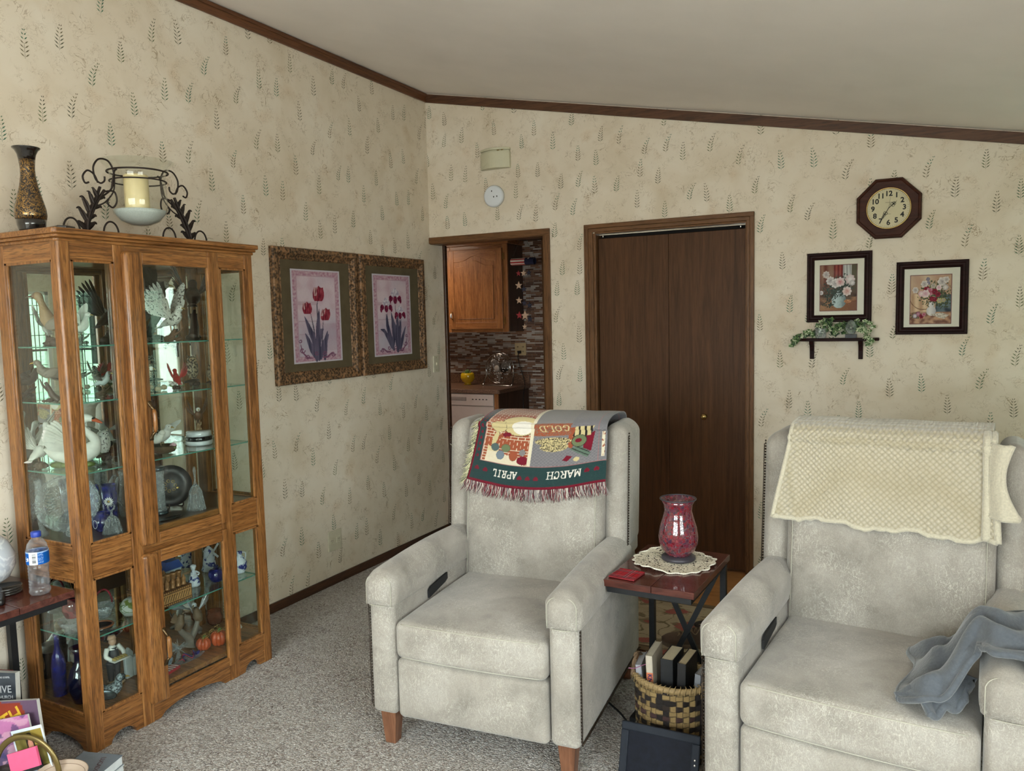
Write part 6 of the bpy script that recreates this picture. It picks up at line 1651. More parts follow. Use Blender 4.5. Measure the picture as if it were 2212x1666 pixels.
m = MB(); m.bar((-w+.03, d-.017, .575), (w-.03, d-.017, .012), .02, .010, (0, 1, 0)); obj('cross_brace', m, M_black, tb)
m = MB(); m.bar((w-.03, d-.027, .575), (-w+.03, d-.027, .012), .02, .010, (0, 1, 0)); obj('cross_brace', m, M_black, tb)
m = MB()
m.box(-w+.01, -w+.03, -.02, d-.03, 0, .018); m.box(w-.03, w-.01, -.02, d-.03, 0, .018); m.box(-w+.03, w-.03, d-.028, d-.01, 0, .018)
obj('base_rail', m, M_black, tb)
# doily
def m_lace():
    n = NT('lace'); c = n.coord(); v = n.vor(c, 150); v2 = n.vor(c, 60)
    h = n.ramp(n.math('ADD', v, n.math('MULTIPLY', v2, .25)), [(.80, WHT), (.88, BLK)])
    n.set(col=hexc(222,214,194), rough=.9); n.bump(v, .6, .003)
    t = n.new('ShaderNodeBsdfTransparent'); mx = n.new('ShaderNodeMixShader'); n.link(h, mx.inputs[0]); n.link(t.outputs[0], mx.inputs[1]); n.link(n.b.outputs[0], mx.inputs[2]); n.link(mx.outputs[0], n.out.inputs[0]); return n.m
t = thing('lace_doily', 'round cream crocheted lace doily under the red vase', 'doily', (2.240, -1.815, .6206))
def doil(u, v):
    a = u*2*pi; R = .148*(1+.035*math.cos(a*18)+.012*math.sin(a*5)); r = R*v
    z = .0025+.006*max(0, n3(math.cos(a)*3*v, math.sin(a)*3*v, 2))*v+(.010*v**6*max(0, math.sin(a*3+1.2)))
    return (r*math.cos(a), r*math.sin(a)*.98, z)
m = MB().sheet(doil, 120, 22); obj('lace', m, m_lace(), t)
m = MB(); m.tube([Vector(doil(k/240, 1)) for k in range(240)], [.0022+.0012*(k % 2) for k in range(240)], 5, closed=True); obj('picot_edge', m, simple('lace_thread', hexc(226,220,204), .9), t)
# mosaic vase
def m_mosaic():
    n = NT('red_crackle_mosaic'); c = n.coord(); d = n.vor(c, 95, 'DISTANCE_TO_EDGE'); col = n.vor(c, 95, out='Color')
    sp = n.new('ShaderNodeSeparateColor'); n.link(col, sp.inputs[0])
    b = n.ramp(sp.outputs[0], [(0, hexc(70,10,26)), (.45, hexc(128,16,36)), (.8, hexc(96,26,52)), (1, hexc(60,36,60))])
    e = n.ramp(d, [(.02, WHT), (.06, BLK)])
    n.set(col=n.mix(e, b, hexc(112,88,94)), rough=n.math('MULTIPLY_ADD', e, .6, .08), spec=.8, coat=.6)
    n.bump(n.math('ADD', n.math('MULTIPLY', sp.outputs[1], .7), n.ramp(d, [(0, BLK), (.08, WHT)])), .7, .004); return n.m
t = thing('mosaic_vase', 'red crackle glass mosaic hurricane vase on the lace doily', 'vase', (2.252, -1.795, .6262))
m = MB(); m.lathe([(.060,0),(.063,.004),(.062,.012),(.044,.018)], n=40); obj('foot', m, simple('pewter_grout', hexc(66,62,70), .4, .3), t)
m = MB(); m.lathe([(.042,.016),(.042,.020),(.060,.036),(.071,.062),(.073,.088),(.067,.125),(.056,.160),(.050,.185),(.053,.208),(.064,.228),(.062,.228),(.050,.205),(.047,.185),(.052,.160),(.062,.125),(.068,.088),(.062,.05),(0,.03)], n=56); obj('body', m, m_mosaic(), t)
m = MB(); m.tube([(.0645*math.cos(a), .0645*math.sin(a), .229) for a in [k*pi/24 for k in range(48)]], .003, 7, closed=True); obj('rim', m, MATS['pewter_grout'], t)
# plaid coaster
def plaid(u, v):
    r = bl((170,32,44)); x, y = u*2 % 1, v*1.6 % 1
    c = r
    for q in (x, y):
        if .0 < q < .28: c = mixc(c, bl((40,24,34)), .45)
        if .30 < q < .33 or .10 < q < .125: c = mixc(c, bl((200,180,190)), .6)
        if .60 < q < .64: c = mixc(c, bl((30,20,30)), .7)
    return c
t = thing('plaid_coaster', 'red tartan plaid coaster tray on front corner of the side table', 'coaster', (2.135, -2.035, .6206), -.10)
m = MB(); m.soft((0, 0, .0035), (.098, .098, .0065), .003, 3); obj('coaster_base', m, simple('coaster_red', hexc(120,26,34), .4), t)
paint('plaid_face', lambda u, v: ((u-.5)*.092, (v-.5)*.092, .0072), plaid, 60, 60, painted('print_ink'), t)
# ---------------------------------------------------------------- woven basket with books
def weave(u, v):
    n = 36; rws = 15
    k = int(u*n); r = int(v*rws); fu = (u*n) % 1; fv = (v*rws) % 1
    over = (k+r) % 2 == 0
    cols = [bl((150,126,84)), bl((48,38,34)), bl((136,112,74)), bl((68,46,44)), bl((38,32,30)), bl((144,120,80))]
    stake = [bl((146,122,80)), bl((36,30,30)), bl((142,118,78))][(k//2) % 3]
    c = cols[(r*2+r//3) % 6] if over else stake
    e = min(fu, 1-fu) if not over else min(fv, 1-fv)
    return mixc(c, bl((30,24,20)), .75 if e < .12 else (.25*n3(u*300, v*160)+.1))
bk = thing('woven_basket', 'round two tone woven splint basket with twisted handles full of books', 'basket', (2.295, -2.03, 0))
def bpos(u, v):
    a = u*2*pi; r = lerp(.108, .126, v**.6)+.004*math.sin(v*pi); z = .006+.278*v
    k = int(u*36*4)/4
    bump = .0022*math.cos(u*36*pi+pi*int(v*15))
    return ((r+bump)*math.cos(a)*1.02, (r+bump)*math.sin(a)*.88, z)
paint('basket_wall', bpos, weave, 432, 150, painted('splint', .8, 300, .2), bk, solid=.004)
m = MB(); m.lathe([(0, .004), (.108, .004), (.110, .010), (0, .010)], n=32, ell=(1.02, .88)); obj('basket_floor', m, M_nest if 'M_nest' in globals() else K_nest, bk)
M_spl = simple('pale_splint', hexc(150,126,86), .7, var=.2, scale=120, bump=.4)
m = MB(); m.tube([(.130*math.cos(a)*1.02, .130*math.sin(a)*.88, .284+.003*math.sin(a*2)) for a in [k*pi/36 for k in range(72)]], [(.008, .011)]*72, 8, closed=True)
for k in range(48):
    a = k*pi/24; c, s = math.cos(a)*1.02, math.sin(a)*.88
    m.tube([(.141*c, .141*s, .272), (.139*math.cos(a+.05)*1.02, .139*math.sin(a+.05)*.88, .298), (.121*math.cos(a+.08)*1.02, .121*math.sin(a+.08)*.88, .296)], .0018, 5)
obj('rim', m, M_spl, bk)
for s in (-1, 1):
    m = MB()
    for ph in (0, pi):
        m.tube([(s*(.122+.006*math.sin(q))+.004*math.cos(q*5+ph), -.062+.124*q/pi+.004*math.sin(q*5+ph), .288+.055*math.sin(q)) for q in [pi*k/24 for k in range(25)]], .005, 6)
    obj('handle', m, simple('handle_cord', hexc(104,82,60), .8, var=.2), bk)
def book(name, label, cat, loc, rot, w, h, th, cover, pagec=(206,196,172), spine_txt=None, txtc=None, hard=True, group=None):
    # local: spine along Z at x=0 side toward -Y ; width w along +Y, thickness th along X, height h along Z
    t = thing(name, label, cat, loc); t.rotation_euler = rot
    if group: t['group'] = group
    c = 0.0022 if hard else .0008
    m = MB(); m.box(c, th-c, c+.001, w-.003 if hard else w, .002 if hard else 0, h-.002 if hard else h)
    pg = simple('pages_%d' % pagec[0], hexc(*pagec), .8, var=.1, scale=300); obj('pages', m, pg, t)
    m = MB(); m.box(0, c, 0, w, 0, h); m.box(th-c, th, 0, w, 0, h); m.box(0, th, 0, c, 0, h); obj('cover', m, cover, t)
    if spine_txt:
        m = MB(); text_geo(m, spine_txt, th*.62, frame_xf((th/2, -.0004, h*.5), (0, 0, -1), (1, 0, 0)), .0002, .0004); obj('spine_title', m, txtc, t)
    return t
# books in the basket stand on end (page tops up)
bz = .011
bk_specs = [
 ('slim grey paperback nearest the left basket handle', (2.205, -2.085), (.0, -.08, .15), .13, .315, .022, simple('cover_grey', hexc(150,150,156), .5), 'Ja', M_ink, (170,170,172)),
 ('tall book with orange and lilac spine lettered KNOW', (2.236, -2.10), (.0, -.04, .05), .15, .360, .024, simple('cover_pale', hexc(190,180,164), .5), None, None, (196,188,168)),
 ('black hardcover with a mauve ribbon over its pages', (2.270, -2.085), (0, 0, -.02), .14, .352, .044, M_blk, None, None, (200,188,160)),
 ('thick tan paged black hardcover in the middle of the basket', (2.320, -2.09), (0, .03, -.03), .15, .350, .030, simple('cover_black2', hexc(28,26,28), .5), None, None, (190,174,142)),
 ('short grey paperback nearest the right basket handle', (2.366, -2.07), (0, .06, -.1), .10, .315, .022, simple('cover_steel', hexc(120,122,128), .5), None, None, (150,148,146)),
]
for lb, xy, rt, w, h, th, cv, st, tc_, pc in bk_specs:
    bo = book('book', lb, 'book', (xy[0], xy[1], bz), rt, w*.9, h, th, cv, pc, st, tc_)
    if 'KNOW' in lb:
        m = MB(); m.box(.0005, th-.0005, -.0006, .0006, .20, .300); obj('orange_spine_label', m, simple('cover_orange', hexc(196,112,76), .5), bo)
        m = MB(); text_geo(m, 'KNOW', th*.85, frame_xf((th/2, -.0010, .262), (0, 0, -1), (1, 0, 0)), .0002, .0006); obj('spine_title', m, simple('ink_purple', hexc(60,40,90), .5), bo)
t = thing('ribbon_bookmark', 'magenta ribbon bookmark trailing from the grey paperback over the basket rim', 'bookmark', (2.20, -2.06, .335))
m = MB(); m.tube(spline([(-.045, -.02, -.03), (-.02, -.03, -.022), (.012, -.03, -.004), (.03, -.028, .0), (.042, -.028, -.02)], 6), [(.0045, .0012)]*25, 6); obj('ribbon', m, simple('magenta_ribbon', hexc(150,48,112), .5, sheen=.5), t)
# ---------------------------------------------------------------- dark digital frame leaning on the basket
t = thing('digital_photo_frame', 'switched off black digital photo frame leaning on the carpet before the basket', 'photo frame', (2.178, -2.262, 0), .03)
t.rotation_euler = (-.30, .0, .03)
m = MB(); W_, H_ = .262, .19
for a, b, c, d in ((0, W_, 0, .026), (0, W_, H_-.026, H_), (0, .026, .026, H_-.026), (W_-.026, W_, .026, H_-.026)): m.box(a, b, -.012, .004, c, d)
obj('bezel', m, simple('frame_charcoal', hexc(34,38,46), .7, spec=.2), t, bev=.004)
m = MB(); m.box(.024, W_-.024, -.006, .004, .024, H_-.024); obj('screen', m, simple('screen_dark', hexc(14,17,28), .6, var=.3, scale=60, spec=.15), t)
m = MB(); m.ell((W_-.013, -.0125, .10), (.004, .0015, .004), 8, 5); obj('button', m, M_chrome, t)
m = MB(); m.ell((W_-.013, -.0125, .115), (.004, .0015, .004), 8, 5); obj('button', m, M_chrome, t)
m = MB(); m.tube(spline([(2.165, -2.19, .012), (2.10, -1.95, .008), (2.05, -1.87, .008), (1.96, -1.79, .008), (1.88, -1.70, .008)], 6), .004, 6)
tag(obj('power_cord', m, M_blk), 'thin black power cord running on the carpet under the left recliner', 'cord')
# ---------------------------------------------------------------- rug and shoes
def rug(u, v):
    c = mixc(bl((160,144,120)), bl((174,158,134)), .5+n3(u*9, v*9))
    e = min(u*1.7, (1-u)*1.7, v*.75, (1-v)*.75)
    if e < .035: c = bl((120,98,76))
    elif e < .05: c = bl((92,76,60))
    k = n3(u*11, v*7, 3); g = n3(u*24, v*16, 7)
    if k > .12 and g > -.05: c = mixc(bl((136,98,84)), bl((126,114,92)), .5+g*1.5)
    if k > .3: c = bl((150,84,78))
    if abs(n3(u*14+4, v*10, 5)) < .025 and e > .06: c = bl((112,98,76))
    return c
paint('floral_rug', lambda u, v: (1.30+1.5*u, -1.26+.66*v, .004+.0015*math.sin(u*40)*0), rug, 300, 140, painted('rug_pile', .95, 250, .4), None)
o = bpy.data.objects['floral_rug']; tag(o, 'small beige floral rug on the wood floor before the closet door', 'rug'); sm = o.modifiers.new('s', 'SOLIDIFY'); sm.thickness = .007; sm.offset = -1
o.location.z = .0035
def shoe(label, loc, rz):
    t = thing('walking_shoe', label, 'shoe', loc, rz, None)
    L = .27
    def out(s): # outline half width along length s 0 heel..1 toe
        return .032+.014*math.sin(pi*min(1, s*1.05))**.8+.010*math.exp(-((s-.72)/.2)**2)-(.03*max(0, (s-.86)/.14)**2)-(.012*max(0, (.1-s)/.1))
    m = MB()
    def sole(z0, z1, k=1):
        top = []; n = 24; P = []
        for i in range(n+1): s = i/n; P.append((s*L, out(s)*k))
        poly = P+[(x, -y) for x, y in P[::-1]]
        m.prism(poly, 'z', z0, z1)
    sole(0, .022, 1.04); obj('sole', m, simple('shoe_sole', hexc(96,80,66), .8), t, bev=.004)
    m = MB(); vs = []; fs = []; N = 26; K = 13
    def top(s): return .105-.0*s if s < .28 else lerp(.105, .050, min(1, (s-.28)/.45)**.75)-(.012*max(0, (s-.8)/.2)**2)
    for i in range(N+1):
        s = i/N; w = out(s)*.97; h = top(s)
        for j in range(K):
            a = -pi/2+pi*j/(K-1); x = s*L
            y = w*math.sin(a)*(1 if abs(math.sin(a)) < .999 else 1); z = .02+(h-.02)*max(0, math.cos(a))**.55
            if s < .40 and abs(math.sin(a)) < .45: z = .055+.01*abs(math.sin(a))
            vs.append((x, y, z))
    for i in range(N):
        for j in range(K-1): fs.append((i*K+j, (i+1)*K+j, (i+1)*K+j+1, i*K+j+1))
    m.add(vs, fs, True); m.add([vs[j] for j in range(K)], [tuple(range(K))], True); m.add([vs[N*K+j] for j in range(K)], [tuple(range(K))[::-1]], True)
    obj('upper', m, simple('shoe_suede', hexc(86,68,56), .85, var=.2, scale=30), t)
    m = MB(); m.tube([(L*.2+.062*math.cos(a), .030*math.sin(a), .104-.006*math.cos(a)) for a in [k*pi/12 for k in range(24)]], .007, 7, closed=True); obj('collar', m, simple('shoe_collar', hexc(52,42,38), .9), t)
    m = MB()
    for k in range(5):
        s = .42+k*.07; z = top(s)+.003; m.tube([(s*L-.006, -.024, z-.012), (s*L, 0, z), (s*L+.010, .024, z-.012)], .0028, 6); m.tube([(s*L-.006, .024, z-.012), (s*L, 0, z+.002), (s*L+.010, -.024, z-.012)], .0028, 6)
    for q in (-1, 1): m.tube(spline([(.42*L, 0, top(.42)+.006), (.36*L, q*.03, top(.42)+.016), (.44*L, q*.052, top(.45)-.006), (.50*L, q*.02, top(.5)+.004)], 5), .0026, 6)
    obj('laces', m, simple('shoe_lace', hexc(134,112,88), .9), t)
    return t
shoe('brown suede walking shoe behind, toe pointing left on the rug', (2.245, -1.075, .0045), pi+.35)
shoe('brown suede walking shoe in front with its laces untied', (2.375, -1.295, .0045), pi+.22)
# ---------------------------------------------------------------- side table at the left wall
t2 = thing('side_table', 'brown side table with black metal frame against left wall', 'table', (.22, -3.30, 0))
m = MB(); m.box(-.20, .20, -.33, -.115, .596, .62); m.box(-.20, .20, -.1135, .155, .596, .62); m.box(-.20, .20, .1565, .345, .596, .62); obj('tabletop', m, M_mahog, t2, bev=.002)
m = MB(); m.box(.165, .185, -.31, .325, .572, .596); m.box(-.185, -.165, -.31, .325, .572, .596); m.box(-.165, .165, .305, .325, .572, .596); m.box(-.165, .165, -.31, -.29, .572, .596); obj('top_rail', m, M_black, t2)
for y in (.330, -.30):
    for x in (-.180,):
        m = MB(); m.box(x-.012, x+.012, y-.012, y+.012, 0, .575); obj('leg', m, M_black, t2)
for y in (.330, -.30): m = MB(); m.box(-.168, -.02, y-.010, y+.010, 0, .018); obj('base_rail', m, M_black, t2)
for a, b in ((.315, -.285), (-.285, .315)): m = MB(); m.bar((-.176-(.008 if a < 0 else 0), a, .57), (-.176-(.008 if a < 0 else 0), b, .012), .018, .007, (1, 0, 0)); obj('cross_brace', m, M_black, t2)
tz = .6206
t = thing('water_bottle', 'clear ribbed plastic water bottle with blue cap and blue label', 'bottle', (.345, -3.03, tz))
M_pet = crystal('bottle_plastic', (.8,.82,.86,1), .06, 40, .12)
m = MB(); pr = [(.020,0),(.030,.003),(.034,.012)]
for k in range(8): pr += [(.0335, .018+k*.011), (.0305, .0235+k*.011)]
pr += [(.034,.110),(.0345,.115),(.0345,.155),(.034,.160),(.030,.178),(.020,.193),(.0135,.198),(.0135,.208)]
m.lathe(pr, n=32); obj('bottle_body', m, M_pet, t)
m = MB(); m.lathe([(r*.94, h) for r, h in pr[:6]]+[(.0315,.08),(.0318,.162),(0,.162)], n=32) ; obj('water', m, thin_glass('water_clear', (.96,.96,.97,1), .5), t)
def lab(u, v):
    a = u; 
    if .47 < a < .60:
        if .52 < a < .575 and .12 < v < .88: return bl((40,40,46)) if int(v*26) % 2 and (.52 < v or v < .45) else bl((214,216,220))
        return bl((222,224,228))
    if .60 < a < .68 and .1 < v < .9 and int(v*22) % 2 and n3(u*200, v*22) > -.1: return bl((150,180,220))
    if .34 < a < .43 and .15 < v < .6 and int(v*12) % 2: return bl((170,196,228))
    if .43 < a < .455 and .3 < v < .55: return bl((220,224,230))
    if v > .9: return bl((150,180,220))
    return bl((16,88,172))
aa = -1.15
paint('label_band', lambda u, v: (.0352*math.cos(aa+(u-.5)*2*pi*.999), .0352*math.sin(aa+(u-.5)*2*pi*.999), .112+.044*v), lab, 220, 36, painted('print_ink'), t)
m = MB(); m.lathe([(.0155,.203),(.016,.205),(.016,.219),(.014,.222),(0,.222)], n=26); obj('cap', m, simple('cap_blue', hexc(34,62,160), .4), t)
ck0 = thing('coaster_stack', 'stack of dark round glass coasters beside the water bottle', 'coasters', (.222, -3.075, tz))
for k in range(3):
    m = MB(); z = k*.0085; m.lathe([(.046,z),(.050,z+.002),(.051,z+.007),(.048,z+.007),(.046,z+.004),(0,z+.004)], n=36, ); obj('coaster', m, simple('smoky_coaster', hexc(44,42,40), .15, coat=.6), ck0)
t = thing('remote_control', 'black remote control lying on the left side table', 'remote', (.285, -3.145, tz), .0)
t.rotation_euler = (0, 0, 1.05)
def rw(P): x, y, z = P; return (x*(1+.12*math.cos(y*22)), y, z)
m = MB(); m.soft((0, .02, .011), (.048, .165, .022), .009, 6, warp=rw); obj('remote_body', m, simple('remote_black', hexc(22,22,24), .35, coat=.2), t)
m = MB()
for r in range(9):
    for c in range(3): m.ell((-.013+c*.013, .09-r*.0155, .0222), (.0042, .0042, .0016), 8, 4)
obj('buttons', m, simple('button_grey', hexc(70,72,76), .5), t)
m = MB(); m.box(-.006, .006, -.03, -.026, .0218, .0228); obj('remote_lettering', m, simple('lettering_tan', hexc(180,170,130), .5), t)
t = thing('lamp', 'round white swirled glass lamp on dark base at left edge', 'lamp', (.135, -3.10, tz))
m = MB(); m.lathe([(.05,0),(.055,.006),(.05,.016),(.045,.022)], n=36); obj('lamp_base', m, simple('lamp_base', hexc(58,28,24), .3, coat=.4), t)
n = NT('alabaster_glass'); c = n.coord(); v = n.noise(c, 9, 3, .5, 2.5)
n.set(col=n.ramp(v, [(.42, hexc(206,212,220)), (.5, hexc(236,240,244)), (.58, hexc(202,208,218))]), rough=.25, coat=.5)
m = MB(); m.lathe([(.045,.022),(.080,.045),(.100,.085),(.100,.125),(.080,.170),(.050,.200),(.030,.215),(.0,.218)], n=44); obj('glass_shade', m, n.m, t)
t = thing('cable', 'thin white cable hanging down left wall below the side table', 'cable', (.02, -3.02, 0))
m = MB(); m.tube(spline([(.0, -.05, .56), (.004, -.01, .46), (.006, .005, .40), (.004, .0, .34), (.0, -.04, .28), (0, -.06, .1), (0, -.06, .004)], 6), .0025, 6); obj('cord', m, M_white, t)
# ---------------------------------------------------------------- pile at bottom left
KR = lambda nme, r, g, b, ro=.5: simple(nme, hexc(r, g, b), ro)
t = thing('storage_crate', 'low dark wooden crate on the carpet below the side table', 'crate', (.13, -3.11, 0))
m = MB(); m.box(-.125, .125, -.04, .045, 0, .072); obj('crate_body', m, M_trimd, t, bev=.003)
def flatcard(name, label, cat, c0, rot, w, h, th, colf, nu, nv, back, txt=None):
    t = thing(name, label, cat, c0); t.rotation_euler = rot
    m = MB(); m.box(-w/2, w/2, 0, th, 0, h); obj('pages', m, back, t)
    paint('front_cover', lambda u, v: ((u-.5)*w, -.0006, v*h), colf, nu, nv, painted('print_ink'), t)
    if txt:
        for s, sz, x, z, mat, ang in txt:
            m = MB(); text_geo(m, s, sz, frame_xf((x, -.0012, z), (math.cos(ang), 0, math.sin(ang)), (-math.sin(ang), 0, math.cos(ang))), .0003, .0012 if sz > .05 else .0002); obj('cover_title', m, mat, t)
    return t
M_pg = KR('page_edge', 206, 204, 198, .8)
def c_live(u, v): return mixc(bl((46,50,56)), bl((70,74,80)), .5+n3(u*3, v*6)+.3*(v-.5))
flatcard('book', 'dark grey softcover book with pale title lettered LIVE', 'book', (.158, -3.12, .0795), (-.08, -.03, .30), 0.19, 0.25, .02, c_live, 20, 30, M_pg, [('LIVE', .036, .045, .190, KR('ink_pale', 170,172,176), .06), ('CHURCH', .016, .05, .163, KR('ink_pale', 170,172,176), .06), ('SHARING THE GOSPEL', .0085, .03, .232, KR('ink_pale', 170,172,176), .06)])
flatcard('book', 'bright red thin book standing behind the dark LIVE book', 'book', (.108, -3.10, .0785), (-.05, -.02, .30), 0.19, 0.245, .008, lambda u, v: bl((176,34,36)), 4, 4, KR('book_red', 150,30,32))
def c_th(u, v):
    c = mixc(bl((84,66,86)), bl((104,82,104)), v)
    if u < .80+.10*math.sin(v*3)-.25*(1-v)**2 and not (u > .62 and v > .96): c = mixc(bl((158,72,50)), bl((140,58,44)), v)
    return c
flatcard('book', 'large purple and orange cover with yellow letters TH', 'book', (.232, -3.15, .032), (-.05, -.14, .25), 0.4, 0.22, .012, c_th, 60, 50, M_pg, [('TH', .075, .085, .158, KR('ink_yellow', 214,172,48), .42)])
def c_pink(u, v):
    c = mixc(bl((96,84,116)), bl((190,120,168)), max(0, min(1, v*1.3-.2+.5*n3(u*3, v*3))))
    if n3(u*4+2, v*7) > .15: c = mixc(c, bl((214,170,190)), .6)
    if n3(u*6, v*5+4) > .25: c = mixc(c, bl((70,66,110)), .7)
    return c
flatcard('book', 'pink and violet sunset cover magazine', 'magazine', (.318, -3.165, .037), (-.08, -.26, .25), 0.26, 0.178, .006, c_pink, 50, 50, M_pg)
def c_photo(u, v):
    if min(u, 1-u) < .045 or min(v, 1-v) < .06: return bl((210,220,230))
    c = mixc(bl((90,84,40)), bl((128,116,64)), .5+n3(u*6, v*6))
    if v > .6 and u > .6: c = bl((150,130,60))
    if v < .5 and u < .35: c = bl((150,150,150))
    if ((u-.52)/.22)**2+((v-.18)/.36)**2 < 1: c = bl((58,54,62))
    if ((u-.52)/.13)**2+((v-.66)/.24)**2 < 1: c = bl((44,38,32))
    if ((u-.52)/.085)**2+((v-.60)/.17)**2 < 1: c = mixc(bl((196,140,116)), bl((170,112,92)), abs(u-.52)*8)
    return c
flatcard('photo_print', 'small white bordered photo of a person in dark clothing', 'photo', (.523, -3.185, .098), (-.06, -.30, .25), 0.13, 0.15, .002, c_photo, 90, 70, M_pg)
t = thing('handled_basket', 'small brass handled basket holding pink notes', 'basket', (.50, -3.205, 0), .35)
m = MB(); m.lathe([(.06,.002),(.07,.004),(.082,.06),(.088,.112),(.084,.112),(.078,.06),(.06,.012),(0,.01)], n=28, ell=(1.3, .55)); obj('basket_body', m, simple('dark_wicker', hexc(58,46,44), .6, var=.4, scale=90, bump=.8), t)
m = MB(); m.tube([(.112*math.cos(a), .0, .108+.118*math.sin(a)) for a in [pi*k/24 for k in range(25)]], [(.0055, .010)]*25, 8); obj('handle', m, simple('brass_olive', hexc(120,104,62), .35, .6), t)
pk = simple('note_pink', hexc(226,92,134), .7, var=.04)
t = thing('note_pad', 'bright pink note pad standing inside the handled basket', 'note pad', (.515, -3.215, .118)); t.rotation_euler = (-.15, -.34, .30)
m = MB(); m.box(-.058, .058, -.004, .004, 0, .068); obj('paper_block', m, pk, t)
m = MB(); m.box(-.060, .060, -.006, .006, -.004, .006); obj('binding', m, M_blk, t)
t = thing('pen_holder', 'dark textured pouch with blue trim beside the pink note pad', 'pouch', (.575, -3.235, .012))
m = MB(); m.ell((0, 0, .062), (.030, .022, .062), 14, 10); obj('pouch_body', m, simple('pouch_dark', hexc(50,48,60), .7, var=.5, scale=70, bump=.6), t)
# grey book stack with tan dish
def stackbook(label, loc, rz, w, d, th, cover, txt=None):
    t = thing('book', label, 'book', loc, rz)
    m = MB(); m.box(-w/2+.003, w/2-.002, -d/2+.003, d/2-.003, .002, th-.002); obj('pages', m, KR('page_white', 216,222,224, .8), t)
    m = MB(); m.box(-w/2, w/2, -d/2, d/2, 0, .002); m.box(-w/2, w/2, -d/2, d/2, th-.002, th); m.box(-w/2, -w/2+.002, -d/2, d/2, 0, th); obj('cover', m, cover, t)
    if txt:
        m = MB(); text_geo(m, txt, .022, frame_xf((.035, .045, th+.0002), (.35, -1, 0), (1, .35, 0)), .0002, .0002); obj('cover_title', m, KR('title_red', 84,60,66), t)
    return t
gy = KR('cover_slate', 112, 122, 132)
for k in range(3): stackbook(['white paged book at the foot of the stack in the bottom left corner', 'white paged book in the middle of the stack in the bottom left corner', 'slate grey book lettered LUCADO on top of the stack beside the cabinet foot'][k], (.655-.004*k, -3.125, .0012+k*.0335), .30+.05*k*0, .15, .22, .033, gy if k == 2 else KR('cover_white', 200,204,206), 'LUCADO' if k == 2 else None)
t = thing('oval_dish', 'tan oval soap dish with pale inside on the slate grey book', 'dish', (.652, -3.185, .1028))
m = MB(); m.lathe([(.05,0),(.070,.010),(.084,.030),(.087,.033),(.083,.033),(.068,.016),(.04,.010),(0,.009)], n=40, ell=(1.0, .8)); obj('dish_body', m, simple('tan_ceramic', hexc(196,176,158), .35, var=.03), t)
m = MB(); m.tube([(.074*math.cos(a), .059*math.sin(a), .0235) for a in [k*pi/24 for k in range(48)]], .0008, 5, closed=True); obj('inner_line', m, simple('dish_line', hexc(150,126,110), .5), t)
# ---------------------------------------------------------------- kitchen beyond the opening
def m_tile():
    n = NT('mosaic_tile'); c = n.coord(); sep = n.new('ShaderNodeSeparateXYZ'); n.link(c, sep.inputs[0]); cb = n.new('ShaderNodeCombineXYZ'); n.link(sep.outputs[0], cb.inputs[0]); n.link(sep.outputs[2], cb.inputs[1])
    b = n.new('ShaderNodeTexBrick'); n.link(cb.outputs[0], b.inputs['Vector']); b.offset = .37; b.offset_frequency = 3; b.squash = .6; b.squash_frequency = 4
    b.inputs['Scale'].default_value = 1; b.inputs['Brick Width'].default_value = .085; b.inputs['Row Height'].default_value = .0155; b.inputs['Mortar Size'].default_value = .0012; b.inputs['Bias'].default_value = 0
    b.inputs['Color1'].default_value = BLK; b.inputs['Color2'].default_value = WHT; b.inputs['Mortar'].default_value = (.5,.5,.5,1)
    k = n.ramp(b.outputs['Color'], [(0, hexc(92,62,48)), (.22, hexc(120,84,66)), (.38, hexc(176,160,150)), (.5, hexc(150,136,128)), (.62, hexc(190,180,172)), (.8, hexc(134,98,78)), (1, hexc(200,190,182))], 'CONSTANT')
    n.set(col=n.mix(b.outputs['Fac'], k, hexc(150,140,132)), rough=.2); return n.m
KY = 1.97
m = MB(); m.box(-3.2, 2.6, KY, KY+.1, 0, 2.5); struct('wall_kitchen', m, m_tile())
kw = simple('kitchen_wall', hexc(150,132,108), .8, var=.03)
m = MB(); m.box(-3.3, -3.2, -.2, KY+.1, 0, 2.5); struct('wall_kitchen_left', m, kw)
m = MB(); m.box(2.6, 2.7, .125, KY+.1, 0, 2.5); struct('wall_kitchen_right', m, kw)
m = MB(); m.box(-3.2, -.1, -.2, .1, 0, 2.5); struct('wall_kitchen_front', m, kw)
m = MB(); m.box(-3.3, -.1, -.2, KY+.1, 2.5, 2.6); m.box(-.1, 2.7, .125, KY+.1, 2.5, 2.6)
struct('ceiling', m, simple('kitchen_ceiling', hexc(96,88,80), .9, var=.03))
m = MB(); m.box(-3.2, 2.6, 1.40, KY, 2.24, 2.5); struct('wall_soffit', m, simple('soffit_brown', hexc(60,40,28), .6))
m = MB(); m.box(-.075, .02, KY-.02, KY, 0, 2.24); struct('trim_6', m, M_casz)
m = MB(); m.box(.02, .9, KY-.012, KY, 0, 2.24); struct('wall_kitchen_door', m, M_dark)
MO = wood('kitchen_oak_z', hexc(118,72,36), hexc(152,98,54), hexc(172,116,68), 'z', .4, .1, 2.5, 30, .6)
MOx = wood('kitchen_oak_x', hexc(118,72,36), hexc(152,98,54), hexc(172,116,68), 'x', .4, .1, 2.5, 30, .6)
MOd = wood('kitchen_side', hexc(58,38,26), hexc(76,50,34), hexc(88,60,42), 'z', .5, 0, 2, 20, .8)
u = thing('kitchen_upper_cabinet', 'oak upper kitchen cabinet with arched raised panel door', 'cabinet', (-.6, 1.66, 1.41))
def k(name, fn, mat, par=u, **q): m = MB(); fn(m); return obj(name, m, mat, par, wc=True, **q)
k('carcass', lambda m: m.box(-.93, -.28, 1.685, KY-.004, 1.41, 2.238), MOd)
